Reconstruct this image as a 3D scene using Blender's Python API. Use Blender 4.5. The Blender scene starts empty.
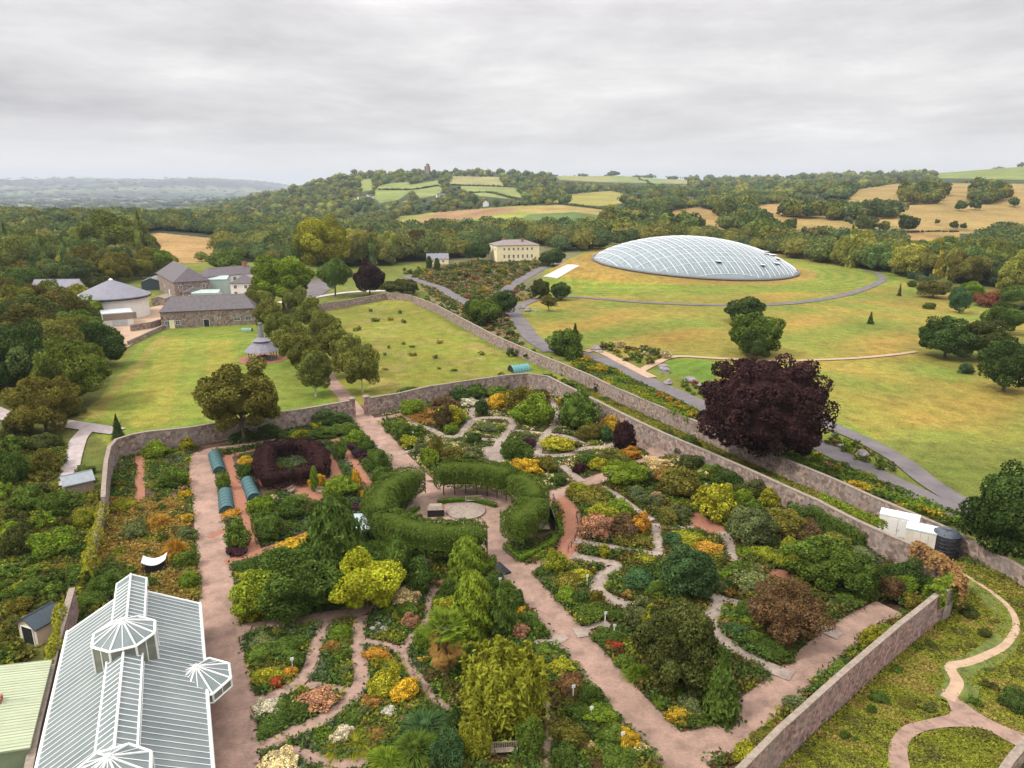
import bpy, bmesh, math, random
import numpy as np
from mathutils import Vector, Matrix
R = math.radians
random.seed(7); rng = np.random.default_rng(7)
sc = bpy.context.scene
col = sc.collection
# ------------------------------------------------------------ camera
H = 42.0; PITCH = 15.1; F = 718.0
SP, CP = math.sin(R(PITCH)), math.cos(R(PITCH))
cam = bpy.data.cameras.new('camera'); camo = bpy.data.objects.new('camera', cam)
col.objects.link(camo); sc.camera = camo
camo.location = (0, 0, H); camo.rotation_euler = (R(90 - PITCH), 0, 0)
cam.sensor_width = 36; cam.lens = F / 1024 * 36; cam.clip_start = .5; cam.clip_end = 60000
sc.view_settings.view_transform = 'Standard'; sc.view_settings.look = 'None'
sc.view_settings.exposure = 0.62; sc.view_settings.gamma = 1
# ------------------------------------------------------------ world (overcast)
SUN_EL, SUN_AZ = 48, 250      # azimuth clockwise from +Y
world = bpy.data.worlds.new('World'); sc.world = world; world.use_nodes = True
nt = world.node_tree; nt.nodes.clear(); N = nt.nodes.new; L = nt.links.new
def math_node(nt, op, a, b=None, c=None):
    n = nt.nodes.new('ShaderNodeMath'); n.operation = op
    for i, v in enumerate((a, b, c)):
        if v is None: continue
        if isinstance(v, (int, float)): n.inputs[i].default_value = v
        else: nt.links.new(v, n.inputs[i])
    return n.outputs[0]
def ramp(nt, fac, stops):
    n = nt.nodes.new('ShaderNodeValToRGB'); nt.links.new(fac, n.inputs[0])
    cr = n.color_ramp
    while len(cr.elements) < len(stops): cr.elements.new(.5)
    for e, (p, c) in zip(cr.elements, stops):
        e.position = p; e.color = tuple(c) + (1,) if not isinstance(c, (int, float)) else (c, c, c, 1)
    return n.outputs[0]
def noise(nt, vec, scale, detail=4, rough=.5, dist=0.):
    n = nt.nodes.new('ShaderNodeTexNoise'); n.inputs['Scale'].default_value = scale
    n.inputs['Detail'].default_value = detail; n.inputs['Roughness'].default_value = rough
    n.inputs['Distortion'].default_value = dist
    if vec is not None: nt.links.new(vec, n.inputs['Vector'])
    return n.outputs[0]
def mixc(nt, fac, a, b, mode='MIX'):
    n = nt.nodes.new('ShaderNodeMix'); n.data_type = 'RGBA'; n.blend_type = mode
    for s, v in ((n.inputs[0], fac), (n.inputs[6], a), (n.inputs[7], b)):
        if isinstance(v, (int, float)): s.default_value = v
        elif isinstance(v, tuple): s.default_value = v + (1,) if len(v) == 3 else v
        else: nt.links.new(v, s)
    return n.outputs[2]
tc = N('ShaderNodeTexCoord')
nrm = N('ShaderNodeVectorMath'); nrm.operation = 'NORMALIZE'; L(tc.outputs['Generated'], nrm.inputs[0])
sep = N('ShaderNodeSeparateXYZ'); L(nrm.outputs[0], sep.inputs[0])
zc = math_node(nt, 'ADD', math_node(nt, 'MAXIMUM', sep.outputs[2], 0), .055)
cx = math_node(nt, 'DIVIDE', sep.outputs[0], zc); cy = math_node(nt, 'DIVIDE', sep.outputs[1], zc)
cmb = N('ShaderNodeCombineXYZ'); L(cx, cmb.inputs[0]); L(cy, cmb.inputs[1])
n1a = noise(nt, cmb.outputs[0], .5, 10, .60, .25)
mpv = N('ShaderNodeMapping'); mpv.inputs['Scale'].default_value = (3.2, 3.2, 13.); L(nrm.outputs[0], mpv.inputs['Vector'])
n1b = noise(nt, mpv.outputs[0], 1.25, 9, .62, .2)
n1 = math_node(nt, 'ADD', math_node(nt, 'MULTIPLY', n1a, .45), math_node(nt, 'MULTIPLY', n1b, .55))
n2 = noise(nt, cmb.outputs[0], .13, 4, .5, .2)
cl = math_node(nt, 'ADD', math_node(nt, 'MULTIPLY', n1, .62), math_node(nt, 'MULTIPLY', n2, .38))
cloud = ramp(nt, cl, [(.38, (.54, .52, .525)), (.46, (.70, .675, .675)), (.53, (.86, .835, .82)), (.61, (1.12, 1.09, 1.06))])
# overcast luminance grows towards the zenith (CIE overcast sky)
zz = math_node(nt, 'POWER', math_node(nt, 'MAXIMUM', sep.outputs[2], 0), 1.5)
lum = math_node(nt, 'ADD', 1.0, math_node(nt, 'MULTIPLY', zz, 3.4))
hz = ramp(nt, sep.outputs[2], [(0.0, (1.3, 1.25, 1.2)), (.06, (1.0, .97, .94))])
hf = ramp(nt, sep.outputs[2], [(0.0, 1.), (.04, .6), (.08, 0.)])
cloud2 = mixc(nt, hf, cloud, hz)
sky = N('ShaderNodeTexSky'); sky.sky_type = 'NISHITA'; sky.sun_disc = False
sky.sun_elevation = R(SUN_EL); sky.sun_rotation = R(SUN_AZ)
sc6 = N('ShaderNodeVectorMath'); sc6.operation = 'SCALE'; L(cloud2, sc6.inputs[0]); 
L(math_node(nt, 'MULTIPLY', lum, 5.9), sc6.inputs['Scale'])
fin = mixc(nt, .965, sky.outputs[0], sc6.outputs[0])
bg = N('ShaderNodeBackground'); L(fin, bg.inputs[0]); bg.inputs[1].default_value = .1
wo = N('ShaderNodeOutputWorld'); L(bg.outputs[0], wo.inputs[0])
sunl = bpy.data.lights.new('sun', 'SUN'); sunl.energy = 2.1; sunl.angle = R(10); sunl.color = (1, .94, .85)
suno = bpy.data.objects.new('sun', sunl); col.objects.link(suno)
sd = Vector((math.sin(R(SUN_AZ)) * math.cos(R(SUN_EL)), math.cos(R(SUN_AZ)) * math.cos(R(SUN_EL)), math.sin(R(SUN_EL))))
suno.rotation_euler = (-sd).to_track_quat('-Z', 'Y').to_euler(); suno.location = (0, 0, 200)
sc.cycles.max_bounces = 4; sc.cycles.transparent_max_bounces = 6; sc.cycles.volume_bounces = 0
sc.cycles.use_denoising = True

# ------------------------------------------------------------ helpers
def tag(o, label=None, cat=None, group=None, kind=None):
    if label: o['label'] = label
    if cat: o['category'] = cat
    if group: o['group'] = group
    if kind: o['kind'] = kind
    return o
def empty(name, loc=(0, 0, 0), rz=0, label=None, cat=None, group=None):
    o = bpy.data.objects.new(name, None); col.objects.link(o)
    o.location = loc; o.rotation_euler = (0, 0, rz); o.empty_display_size = .5
    return tag(o, label, cat, group)
def mat(name, c, rough=.8, var=.25, scale=1.5, metal=0., c2=None, kind=None, bump=0., spec=.3, detail=5):
    m = bpy.data.materials.new(name); m.use_nodes = True; nt = m.node_tree
    b = nt.nodes['Principled BSDF']; b.inputs['Roughness'].default_value = rough
    b.inputs['Metallic'].default_value = metal; b.inputs['Specular IOR Level'].default_value = spec
    t = nt.nodes.new('ShaderNodeTexCoord'); v = t.outputs['Object']
    n = noise(nt, v, scale, detail, .65)
    c2 = c2 or tuple(x * (1 - var) for x in c)
    hi = tuple(min(1, x * (1 + var * .6)) for x in c)
    base = ramp(nt, n, [(.3, c2), (.52, c), (.72, hi)])
    if kind == 'brick' or kind == 'stone':
        vo = nt.nodes.new('ShaderNodeTexVoronoi'); vo.inputs['Scale'].default_value = 2.3 if kind == 'stone' else 3.4
        nt.links.new(v, vo.inputs['Vector'])
        f = ramp(nt, vo.outputs['Color'], [(.1, .42), (.9, 1.5)])
        base = mixc(nt, .9, base, f, 'MULTIPLY')
        n3 = noise(nt, v, .35, 3, .6)
        base = mixc(nt, ramp(nt, n3, [(.45, 0.), (.7, .55)]), base, (.22, .20, .19))
    if kind == 'paver':
        bk = nt.nodes.new('ShaderNodeTexBrick'); bk.inputs['Scale'].default_value = 2.2; bk.inputs['Mortar Size'].default_value = .035
        bk.inputs['Color1'].default_value = (.8, .8, .8, 1); bk.inputs['Color2'].default_value = (1.15, 1.1, 1.08, 1); bk.inputs['Mortar'].default_value = (.6, .58, .56, 1)
        nt.links.new(v, bk.inputs['Vector']); base = mixc(nt, .8, base, bk.outputs[0], 'MULTIPLY')
        base = mixc(nt, .8, base, ramp(nt, noise(nt, v, .16, 6, .7), [(.35, .72), (.6, 1.12)]), 'MULTIPLY')
    if kind == 'slate':
        w = nt.nodes.new('ShaderNodeTexWave'); w.inputs['Scale'].default_value = 1.3; w.bands_direction = 'Z'
        w.inputs['Distortion'].default_value = 1.; nt.links.new(v, w.inputs['Vector'])
        base = mixc(nt, .5, base, ramp(nt, w.outputs[0], [(0, .7), (1, 1.2)]), 'MULTIPLY')
    if kind == 'corr':
        w = nt.nodes.new('ShaderNodeTexWave'); w.inputs['Scale'].default_value = 1.1; w.bands_direction = 'X'
        nt.links.new(v, w.inputs['Vector'])
        base = mixc(nt, .6, base, ramp(nt, w.outputs[0], [(0, .75), (1, 1.1)]), 'MULTIPLY')
    nt.links.new(base, b.inputs['Base Color'])
    if bump:
        bp = nt.nodes.new('ShaderNodeBump'); bp.inputs['Strength'].default_value = bump
        nt.links.new(noise(nt, v, scale * 4, 4, .7), bp.inputs['Height']); nt.links.new(bp.outputs[0], b.inputs['Normal'])
    return m
class MB:
    """collects boxes, prisms and tubes; build() links them as one mesh object"""
    def __init__(s): s.v = []; s.f = []; s.mi = []
    def add(s, vs, fs, mi=0):
        o = len(s.v); s.v += [tuple(p) for p in vs]; s.f += [tuple(i + o for i in f) for f in fs]; s.mi += [mi] * len(fs)
        return s
    def box(s, x0, x1, y0, y1, z0, z1, mi=0, M=None):
        vs = [Vector(p) for p in ((x0,y0,z0),(x1,y0,z0),(x1,y1,z0),(x0,y1,z0),(x0,y0,z1),(x1,y0,z1),(x1,y1,z1),(x0,y1,z1))]
        if M: vs = [M @ p for p in vs]
        return s.add(vs, [(0,3,2,1),(4,5,6,7),(0,1,5,4),(1,2,6,5),(2,3,7,6),(3,0,4,7)], mi)
    def tube(s, pts, r, n=6, mi=0, r2=None, cap=True):
        pts = [Vector(p) for p in pts]; k = len(pts); rings = []
        for i, p in enumerate(pts):
            d = (pts[min(i + 1, k - 1)] - pts[max(i - 1, 0)]).normalized()
            a = d.cross(Vector((0, 0, 1)));  a = a.normalized() if a.length > 1e-3 else Vector((1, 0, 0))
            b = d.cross(a); rr = r if r2 is None else r + (r2 - r) * i / (k - 1)
            rings.append([p + (a * math.cos(2*math.pi*j/n) + b * math.sin(2*math.pi*j/n)) * rr for j in range(n)])
        vs = [q for g in rings for q in g]
        fs = [(i*n+j, i*n+(j+1)%n, (i+1)*n+(j+1)%n, (i+1)*n+j) for i in range(k-1) for j in range(n)]
        if cap: fs += [tuple(range(n))[::-1], tuple((k-1)*n + j for j in range(n))]
        return s.add(vs, fs, mi)
    def lathe(s, prof, n=24, cx=0, cy=0, mi=0, ph=0):
        vs = []; fs = []
        for r_, z in prof:
            vs += [(cx + r_*math.cos(2*math.pi*j/n+ph), cy + r_*math.sin(2*math.pi*j/n+ph), z) for j in range(n)]
        for i in range(len(prof)-1):
            fs += [(i*n+j, i*n+(j+1)%n, (i+1)*n+(j+1)%n, (i+1)*n+j) for j in range(n)]
        return s.add(vs, fs, mi)
    def prism(s, poly, z0, z1, mi=0):
        n = len(poly); vs = [(x, y, z0) for x, y in poly] + [(x, y, z1) for x, y in poly]
        fs = [tuple(range(n))[::-1], tuple(range(n, 2*n))] + [(i, (i+1) % n, n+(i+1) % n, n+i) for i in range(n)]
        return s.add(vs, fs, mi)
    def build(s, name, mats, parent=None, smooth=False):
        me = bpy.data.meshes.new(name); me.from_pydata(s.v, [], s.f); me.update()
        bm = bmesh.new(); bm.from_mesh(me); bmesh.ops.recalc_face_normals(bm, faces=bm.faces)
        bm.to_mesh(me); bm.free()
        ms = mats if isinstance(mats, (list, tuple)) else [mats]
        for m in ms: me.materials.append(m)
        me.polygons.foreach_set('material_index', s.mi)
        if smooth: me.polygons.foreach_set('use_smooth', [True] * len(me.polygons))
        o = bpy.data.objects.new(name, me); col.objects.link(o); o.parent = parent
        return o
def mesh_np(name, V, Q, mats, colr=None, mi=None, parent=None, smooth=False, link=True):
    """numpy vertices + quads/tris -> mesh with optional per-vertex colour"""
    me = bpy.data.meshes.new(name); k = Q.shape[1]
    me.vertices.add(len(V)); me.vertices.foreach_set('co', V.astype(np.float32).ravel())
    me.loops.add(Q.size); me.loops.foreach_set('vertex_index', Q.astype(np.int32).ravel())
    me.polygons.add(len(Q)); me.polygons.foreach_set('loop_start', np.arange(0, Q.size, k, dtype=np.int32))
    for m in (mats if isinstance(mats, (list, tuple)) else [mats]): me.materials.append(m)
    if mi is not None: me.polygons.foreach_set('material_index', mi.astype(np.int32))
    me.update(calc_edges=True)
    me.polygons.foreach_set('use_smooth', np.full(len(Q), smooth))
    if colr is not None:
        a = me.color_attributes.new('Col', 'FLOAT_COLOR', 'POINT')
        c4 = np.ones((len(V), 4), np.float32); c4[:, :3] = colr; a.data.foreach_set('color', c4.ravel())
    if not link: return me
    o = bpy.data.objects.new(name, me); col.objects.link(o); o.parent = parent
    return o
def adopt(me, name, parent=None):
    o = bpy.data.objects.new(name, me); col.objects.link(o); o.parent = parent; return o

# ------------------------------------------------------------ terrain heights
KD = [0, 200, 300, 450, 600, 800, 1000, 1300, 1700, 2200, 3000, 5000, 8000, 11000, 13000, 16000, 30000]
TU = {
 -400: [0,0,0,4,8,10,5,-15,-30,-45,-60,-60,-50,110,215,190,150],
 0:    [0,0,0,4,8,10,5,-15,-30,-45,-60,-60,-50,110,215,190,150],
 90:   [0,0,0,3,8,10,5,-15,-30,-45,-60,-60,-50,70,190,190,150],
 180:  [0,0,0,3,6,8,3,-12,-20,-25,-40,-60,-50,60,185,190,150],
 250:  [0,0,0,2,2,0,0,3,10,16,-10,-60,-50,50,150,150,100],
 310:  [0,0,0,2,2,-5,-8,12,34,54,40,-60,-50,50,90,90,90],
 350:  [0,0,0,2,2,-5,-8,24,62,92,80,-20,-50,50,60,60,60],
 430:  [0,0,0,2,3,2,2,27,62,88,80,0,-50,0,0,0,0],
 500:  [0,0,1,3,3,9,20,30,58,92,90,20,0,0,0,0,0],
 600:  [0,0,1,3,4,9,19,28,45,60,102,60,20,0,0,0,0],
 690:  [0,0,2,4,6,16,25,34,44,58,80,60,20,0,0,0,0],
 768:  [0,0,1,2,4,18,29,38,48,60,90,60,20,0,0,0,0],
 850:  [0,0,-1,0,3,20,36,42,52,76,98,60,20,0,0,0,0],
 930:  [0,-1,-2,-2,3,22,40,44,60,85,100,60,20,0,0,0,0],
 1024: [0,-2,-3,-4,0,18,38,48,76,114,122,60,20,0,0,0,0],
 1400: [0,-2,-3,-4,0,18,38,48,76,114,122,60,20,0,0,0,0]}
us = np.array(sorted(TU)); tab = np.array([TU[u] for u in us], float)
FD = np.linspace(0, 1, 260); FU = np.linspace(-400, 1400, 200)
DMAP = lambda d: np.log1p(np.maximum(d, 0) / 150.) / math.log1p(30000 / 150.)
kd = DMAP(np.array(KD, float))
t1 = np.array([np.interp(FD, kd, r) for r in tab])
TAB = np.array([np.interp(FU, us, t1[:, j]) for j in range(len(FD))]).T   # [U,D]
def smooth(A, k, ax):
    ker = np.hanning(2 * k + 3)[1:-1]; ker /= ker.sum()
    P = np.pad(A, [(k, k) if i == ax else (0, 0) for i in (0, 1)], 'edge')
    return np.apply_along_axis(lambda m: np.convolve(m, ker, 'valid'), ax, P)
TAB = smooth(smooth(TAB, 5, 1), 5, 0)
GC = np.array([93., 360.]); GA = np.array([.94, .341]); GA /= np.hypot(*GA); GB = np.array([-GA[1], GA[0]])
GSA, GSB = 58.0, 29.5
def gplane(a, b): return 6.1 - .063 * a + .155 * b
def g(x, y):
    x = np.asarray(x, float); y = np.asarray(y, float)
    yy = np.maximum(y, 1.)
    u = np.clip(512 + 743 * x / np.maximum(yy, np.abs(x) * .8 + 1), -399, 1399)
    fi = (u + 400) / 1800 * (len(FU) - 1); fj = DMAP(yy) * (len(FD) - 1)
    i = np.clip(fi.astype(int), 0, len(FU) - 2); j = np.clip(fj.astype(int), 0, len(FD) - 2)
    a, b = fi - i, fj - j
    z = (TAB[i, j]*(1-a)*(1-b) + TAB[i+1, j]*a*(1-b) + TAB[i, j+1]*(1-a)*b + TAB[i+1, j+1]*a*b)
    amp = np.clip((yy - 230) / 800, 0, 1) * 2.2 + np.clip((yy - 1200) / 3000, 0, 4) * 8
    fr = np.clip((yy - 7000) / 4000, 0, 1) * 70; z = z + fr * (np.sin(x / 1150 + .8) + .5 * np.sin(x / 430 + 1))
    z = z + amp * (np.sin(x / 71 + 1.3) * np.cos(y / 93) + .6 * np.sin(x / 33 + y / 41)) * .5
    m = np.clip((yy - 200) / 80, 0, 1) * np.clip((600 - yy) / 200, 0, 1)
    z = z * 1.0 + m * .25 * np.sin(x / 19 + 2) * np.cos(y / 15)
    # bank round the dome
    dx, dy = x - GC[0], y - GC[1]; A = dx * GA[0] + dy * GA[1]; B = dx * GB[0] + dy * GB[1]
    r = np.sqrt((A / GSA) ** 2 + (B / GSB) ** 2); rr = np.maximum(r, 1e-6)
    # plane height taken at the nearest rim point
    s = np.minimum(1, 1.06 / rr); zp = gplane(A * s, B * s) - .3
    t = np.clip((r - 1.06) / (.52), 0, 1); w = 1 - t * t * (3 - 2 * t)
    return z * (1 - w) + zp * w
def proj(x, y, z):
    w = z - H; d = y * CP - w * SP; u = 512 + F * x / d; v = 384 - F * (y * SP + w * CP) / d
    return u, v, d
def ray(u, v):
    a = (u - 512) / F; b = (384 - v) / F
    return np.stack(np.broadcast_arrays(a, CP + b * SP, -SP + b * CP), -1)
def P(u, v, z=0.):
    d = ray(u, v); t = (z - H) / d[..., 2]; return d[..., 0] * t, d[..., 1] * t
def PT(u, v, up=0.):
    """first hit of the pixel ray with the terrain raised by up"""
    u = np.atleast_1d(np.asarray(u, float)); v = np.atleast_1d(np.asarray(v, float)); d = ray(u, v)
    t = np.full(u.shape, 20.); done = np.zeros(u.shape, bool)
    for _ in range(330):
        z = H + d[:, 2] * t; done |= z <= g(d[:, 0] * t, d[:, 1] * t) + up
        if done.all(): break
        fs = np.where(t < 450, 1.05, 1.018); t = np.where(done, t, t * fs)
    lo, hi = t / np.where(t < 480, 1.05, 1.018), t
    for _ in range(14):
        m = (lo + hi) / 2; be = H + d[:, 2] * m <= g(d[:, 0] * m, d[:, 1] * m) + up
        hi = np.where(be, m, hi); lo = np.where(be, lo, m)
    return d[:, 0] * hi, d[:, 1] * hi
def inpoly(x, y, poly):
    x = np.asarray(x); y = np.asarray(y); c = np.zeros(x.shape, bool); n = len(poly); j = n - 1
    for i in range(n):
        xi, yi = poly[i]; xj, yj = poly[j]
        c ^= ((yi > y) != (yj > y)) & (x < (xj - xi) * (y - yi) / (yj - yi + 1e-12) + xi); j = i
    return c
def wpoly(px, ter=False, z=0.):
    a = np.array(px, float)
    x, y = PT(a[:, 0], a[:, 1]) if ter else P(a[:, 0], a[:, 1], z)
    return list(zip(x.tolist(), y.tolist()))
# ------------------------------------------------------------ terrain mesh with land-use colours
C_LAWN = (.21, .20, .035); C_MEADOW = (.25, .205, .04); C_GOLD = (.33, .205, .08); C_GREEN = (.19, .23, .045)
C_SOIL = (.11, .068, .045); C_WOOD = (.05, .06, .025); C_ROUGH = (.12, .125, .03)
ZONES = [  # painted land use: (colour, pixel outline), seen on the terrain
 # far valley patches
 # hills on the skyline
 ((.23, .26, .08), [(372,196),(378,186),(392,183),(408,182),(412,190),(398,200),(380,203)]),
 ((.23, .26, .08), [(360,180),(376,178),(372,190),(360,192)]),
 ((.24, .26, .09), [(408,185),(440,180),(444,194),(420,198)]),
 ((.30, .27, .12), [(448,176),(500,177),(504,186),(450,184)]),
 ((.24, .26, .09), [(455,186),(520,187),(522,200),(480,196)]),
 ((.27, .26, .10), [(548,170),(690,176),(690,184),(600,182),(560,180)]),
 ((.22, .25, .09), [(610,174),(668,178),(660,184),(610,180)]),
 # field beyond the mansion
 ((.27, .26, .06), [(385,228),(400,216),(440,212),(512,206),(560,205),(607,210),(608,222),(600,236),(400,240)]),
 ((.33, .19, .10), [(412,221),(440,212),(512,207),(530,208),(470,219),(430,224)]),
 ((.35, .25, .09), [(512,207),(560,205),(607,211),(600,214),(530,213)]),
 ((.12, .17, .05), [(510,224),(530,214),(575,212),(607,216),(604,230),(560,229)]),
 # field behind the dome, left
 ((.30, .26, .07), [(550,203),(570,194),(610,191),(632,195),(628,203),(600,206)]),
 (C_GOLD, [(655,215),(680,209),(700,207),(722,214),(735,224),(742,232),(690,228),(662,222)]),
 (C_GOLD, [(622,231),(640,227),(700,231),(750,234),(760,243),(640,246)]),
 (C_GOLD, [(675,192),(700,188),(735,186),(735,190),(700,195),(680,197)]),
 # right hand golden hill
 (C_GOLD, [(733,211),(760,205),(795,202),(815,212),(830,222),(770,226)]),
 (C_GOLD, [(780,190),(800,186),(805,190),(790,194)]),
 ((.32, .215, .08), [(780,232),(800,220),(850,200),(855,190),(900,183),(1060,184),(1060,236),(950,233),(860,232)]),
 (C_GOLD, [(785,234),(860,233),(960,232),(955,262),(900,257),(830,240)]),
 ((.21, .24, .07), [(930,172),(1040,166),(1040,180),(940,178)]),
 # orange field in the left woods
 ((.40, .24, .10), [(140,235),(160,233),(222,239),(220,262),(145,264)]),
 # dome surround: bank, mown ring, meadow
 (C_MEADOW, [(515,330),(530,300),(545,270),(600,245),(700,236),(830,245),(850,268),(905,275),(960,290),(1060,320),(1060,540),(985,512),(900,455),(830,415),(700,372),(560,352)]),
 ((.14, .21, .03), [(652,372),(672,360),(720,361),(716,376),(704,384),(680,378)]),
 ((.17, .21, .035), [(828,418),(850,424),(905,455),(960,496),(990,512),(980,516),(930,480),(870,443)]),
]
GEN = []
def land(x, y):
    """base colour of the ground at world points"""
    z = g(x, y); u, v, d = proj(x, y, z)
    c = np.empty(x.shape + (3,)); c[:] = C_WOOD
    n1 = np.sin(x / 97 + 2 * np.sin(y / 140)) * np.cos(y / 113 + 1.5 * np.sin(x / 170))
    # far valley: patchwork
    far = y > 2600
    cell = (np.floor(x / 420 + .6 * np.sin(y / 900)) * 7 + np.floor(y / 700 + .5 * np.sin(x / 600)) * 13) % 5
    fc = np.array([(.11, .14, .05), (.025, .036, .02), (.05, .065, .028), (.22, .23, .10), (.025, .036, .02)])
    c[far] = fc[cell[far].astype(int)]
    c[(y > 1200) & (y <= 2600)] = (.06, .075, .035)
    near = (y < 420) & (u > 60) & (v > 250)
    c[near] = (.16, .17, .035)
    lf = (y < 400) & (u <= 110); c[lf] = C_ROUGH
    rt = (u > 430) & (y > 200) & (y < 700) & (v > 240) & (u < 620); c[rt] = (.17, .15, .075)
    for colr, px in ZONES:
        m = inpoly(u, v, px); m &= (y > 120)
        c[m] = colr
    # mown ring round the dome, darker bank
    dx, dy = x - GC[0], y - GC[1]; A = dx * GA[0] + dy * GA[1]; B = dx * GB[0] + dy * GB[1]
    r = np.sqrt((A / GSA) ** 2 + (B / GSB) ** 2)
    nn = np.sin(x / 6.1 + 2 * np.sin(y / 7.7)) * .5 + .5
    m = (r < 2.1) & (u > 545) & (v > 240) & (y < 430); 
    c[m] = (.225, .22, .038)
    st = m & (np.sin(r * 40) > 0); c[st] = (.155, .20, .032)
    m = (r < 1.35) & (A < 20); c[m] = (.30, .20, .05)
    m = (r < 1.16); c[m] = (.30, .20, .055)
    # garden soil & surrounding grass between / outside the walls
    for colr, w in GEN:
        m = inpoly(x, y, w); c[m] = colr
    LW = wpoly([(80,425),(150,330),(250,322),(322,306),(330,404),(225,432),(118,440)])
    m = inpoly(x, y, LW); c[m] = (.165, .195, .032); m = inpoly(x, y, wpoly([(92,420),(150,350),(168,337),(240,340),(232,395),(200,418),(140,428)])); q = x*.93+y*.37; s_ = np.sin(q*.5) > 0; c[m] = (.235, .215, .038); c[m & s_] = (.195, .205, .035)
    xa, ya = P(np.array([88., 165.]), np.array([418., 336.])); dx_, dy_ = xa[1]-xa[0], ya[1]-ya[0]; m2 = (np.abs((x-xa[0])*dy_-(y-ya[0])*dx_)/math.hypot(dx_, dy_) < 1.5+.6*np.sin(y/5)) & (y > ya[0]) & (y < ya[1]); c[m2] = (.245, .20, .05)
    LB = wpoly([(330,400),(322,310),(405,300),(500,350),(515,368),(368,397)])
    m = inpoly(x, y, LB) & (np.sin(x/3.1+2*np.sin(y/4.3))*np.sin(y/5.2+x/9) > .35); c[m] = (.25, .21, .055)
    # dry / green mottling of meadows
    mot = .5 + .25 * (np.sin(x / 9 + 3 * np.sin(y / 14)) + np.sin(y / 7.3 + 2 * np.sin(x / 11)))
    mm = (np.abs(c - np.array(C_MEADOW)).sum(-1) < 1e-6)
    w = mot[mm][:, None]; c[mm] = np.array((.31, .205, .048)) * w + np.array((.17, .20, .036)) * (1 - w)
    return c
def mat_ground():
    m = bpy.data.materials.new('grassland'); m.use_nodes = True; nt = m.node_tree
    b = nt.nodes['Principled BSDF']; b.inputs['Roughness'].default_value = .95; b.inputs['Specular IOR Level'].default_value = .1
    a = nt.nodes.new('ShaderNodeVertexColor'); a.layer_name = 'Col'
    t = nt.nodes.new('ShaderNodeTexCoord'); v = t.outputs['Object']
    f1 = ramp(nt, noise(nt, v, .018, 6, .65), [(.3, .55), (.7, 1.02)])
    f2 = ramp(nt, noise(nt, v, .35, 8, .7), [(.32, .62), (.5, 1.), (.68, 1.35)])
    f3 = ramp(nt, noise(nt, v, 2.6, 8, .8), [(.36, .5), (.64, 1.45)])
    c = mixc(nt, 1., a.outputs[0], f1, 'MULTIPLY'); c = mixc(nt, .9, c, f2, 'MULTIPLY'); c = mixc(nt, .9, c, f3, 'MULTIPLY')
    gr = ramp(nt, noise(nt, v, .09, 6, .6), [(.45, 0.), (.62, .5)])
    c = mixc(nt, gr, c, mixc(nt, 1., c, (.72, 1.02, .75), 'MULTIPLY'))
    nt.links.new(c, b.inputs['Base Color'])
    bp = nt.nodes.new('ShaderNodeBump'); bp.inputs['Strength'].default_value = .5; bp.inputs['Distance'].default_value = .3
    nt.links.new(noise(nt, v, 1.7, 8, .75), bp.inputs['Height']); nt.links.new(bp.outputs[0], b.inputs['Normal'])
    return m
M_GROUND = mat_ground()
# pixel outlines of the ground inside and between the garden walls
GARDEN_PX = [(103,492),(112,445),(225,432),(353,408),(368,404),(430,392),(506,378),(527,376),(570,389),(662,434),(762,478),(818,502),(884,534),(940,566),(950,590),(899,640),(745,800),(0,800),(35,690),(66,610)]
def world_zones():
    W = lambda px: wpoly(px)
    GEN.append(((.205, .20, .033), W([(80,425),(150,330),(250,322),(322,306),(408,296),(512,352),(540,372),(560,385),(527,376),(506,380),(430,392),(353,408),(225,432),(112,447)])))
    GEN.append(((.17, .19, .03), W([(408,296),(520,348),(600,378),(701,423),(788,460),(918,515),(1012,562),(1090,610),(1100,640),(950,590),(884,534),(762,478),(662,434),(570,389),(520,374)])))
    GEN.append((C_SOIL, W(GARDEN_PX)))
    GEN.append(((.25, .17, .035), W([(143,500),(180,500),(185,590),(150,610),(120,560),(150,520)])))
    GEN.append(((.21, .185, .035), W([(950,570),(1012,562),(1150,640),(1200,820),(740,830),(745,768),(899,640),(950,600)])))
world_zones()
def build_terrain():
    ys = np.concatenate([np.linspace(-60, 36, 14), np.geomspace(38, 3200, 640), np.geomspace(3300, 16000, 90)])
    s1 = np.linspace(-.72, .72, 720); s = np.concatenate([-np.geomspace(2.2, .73, 40), s1, np.geomspace(.73, 2.2, 40)])
    Y, S = np.meshgrid(ys, s, indexing='ij'); X = S * (np.maximum(Y, 0) + 40)
    Z = g(X, Y); c = land(X, Y)
    n, k = Y.shape; V = np.stack([X, Y, Z], -1).reshape(-1, 3)
    i = np.arange(n - 1)[:, None] * k + np.arange(k - 1)[None]
    Q = np.stack([i, i + 1, i + k + 1, i + k], -1).reshape(-1, 4)
    o = mesh_np('terrain', V, Q, M_GROUND, c.reshape(-1, 3), smooth=True); tag(o, kind='structure')
build_terrain()
# haze: one closed box round the whole scene
def build_haze():
    mb = MB(); mb.box(-36500, 36500, -90, 16300, -75, 330)
    m = bpy.data.materials.new('haze'); m.use_nodes = True; nt = m.node_tree; nt.nodes.clear()
    o = nt.nodes.new('ShaderNodeOutputMaterial'); p = nt.nodes.new('ShaderNodeVolumePrincipled')
    p.inputs['Color'].default_value = (.66, .74, .86, 1); p.inputs['Density'].default_value = HAZE; p.inputs['Anisotropy'].default_value = .2
    nt.links.new(p.outputs[0], o.inputs['Volume']); ob = mb.build('haze', m); tag(ob, kind='stuff', label='thin blue haze over the far hills', cat='haze')
HAZE = .82e-4
build_haze()
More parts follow.
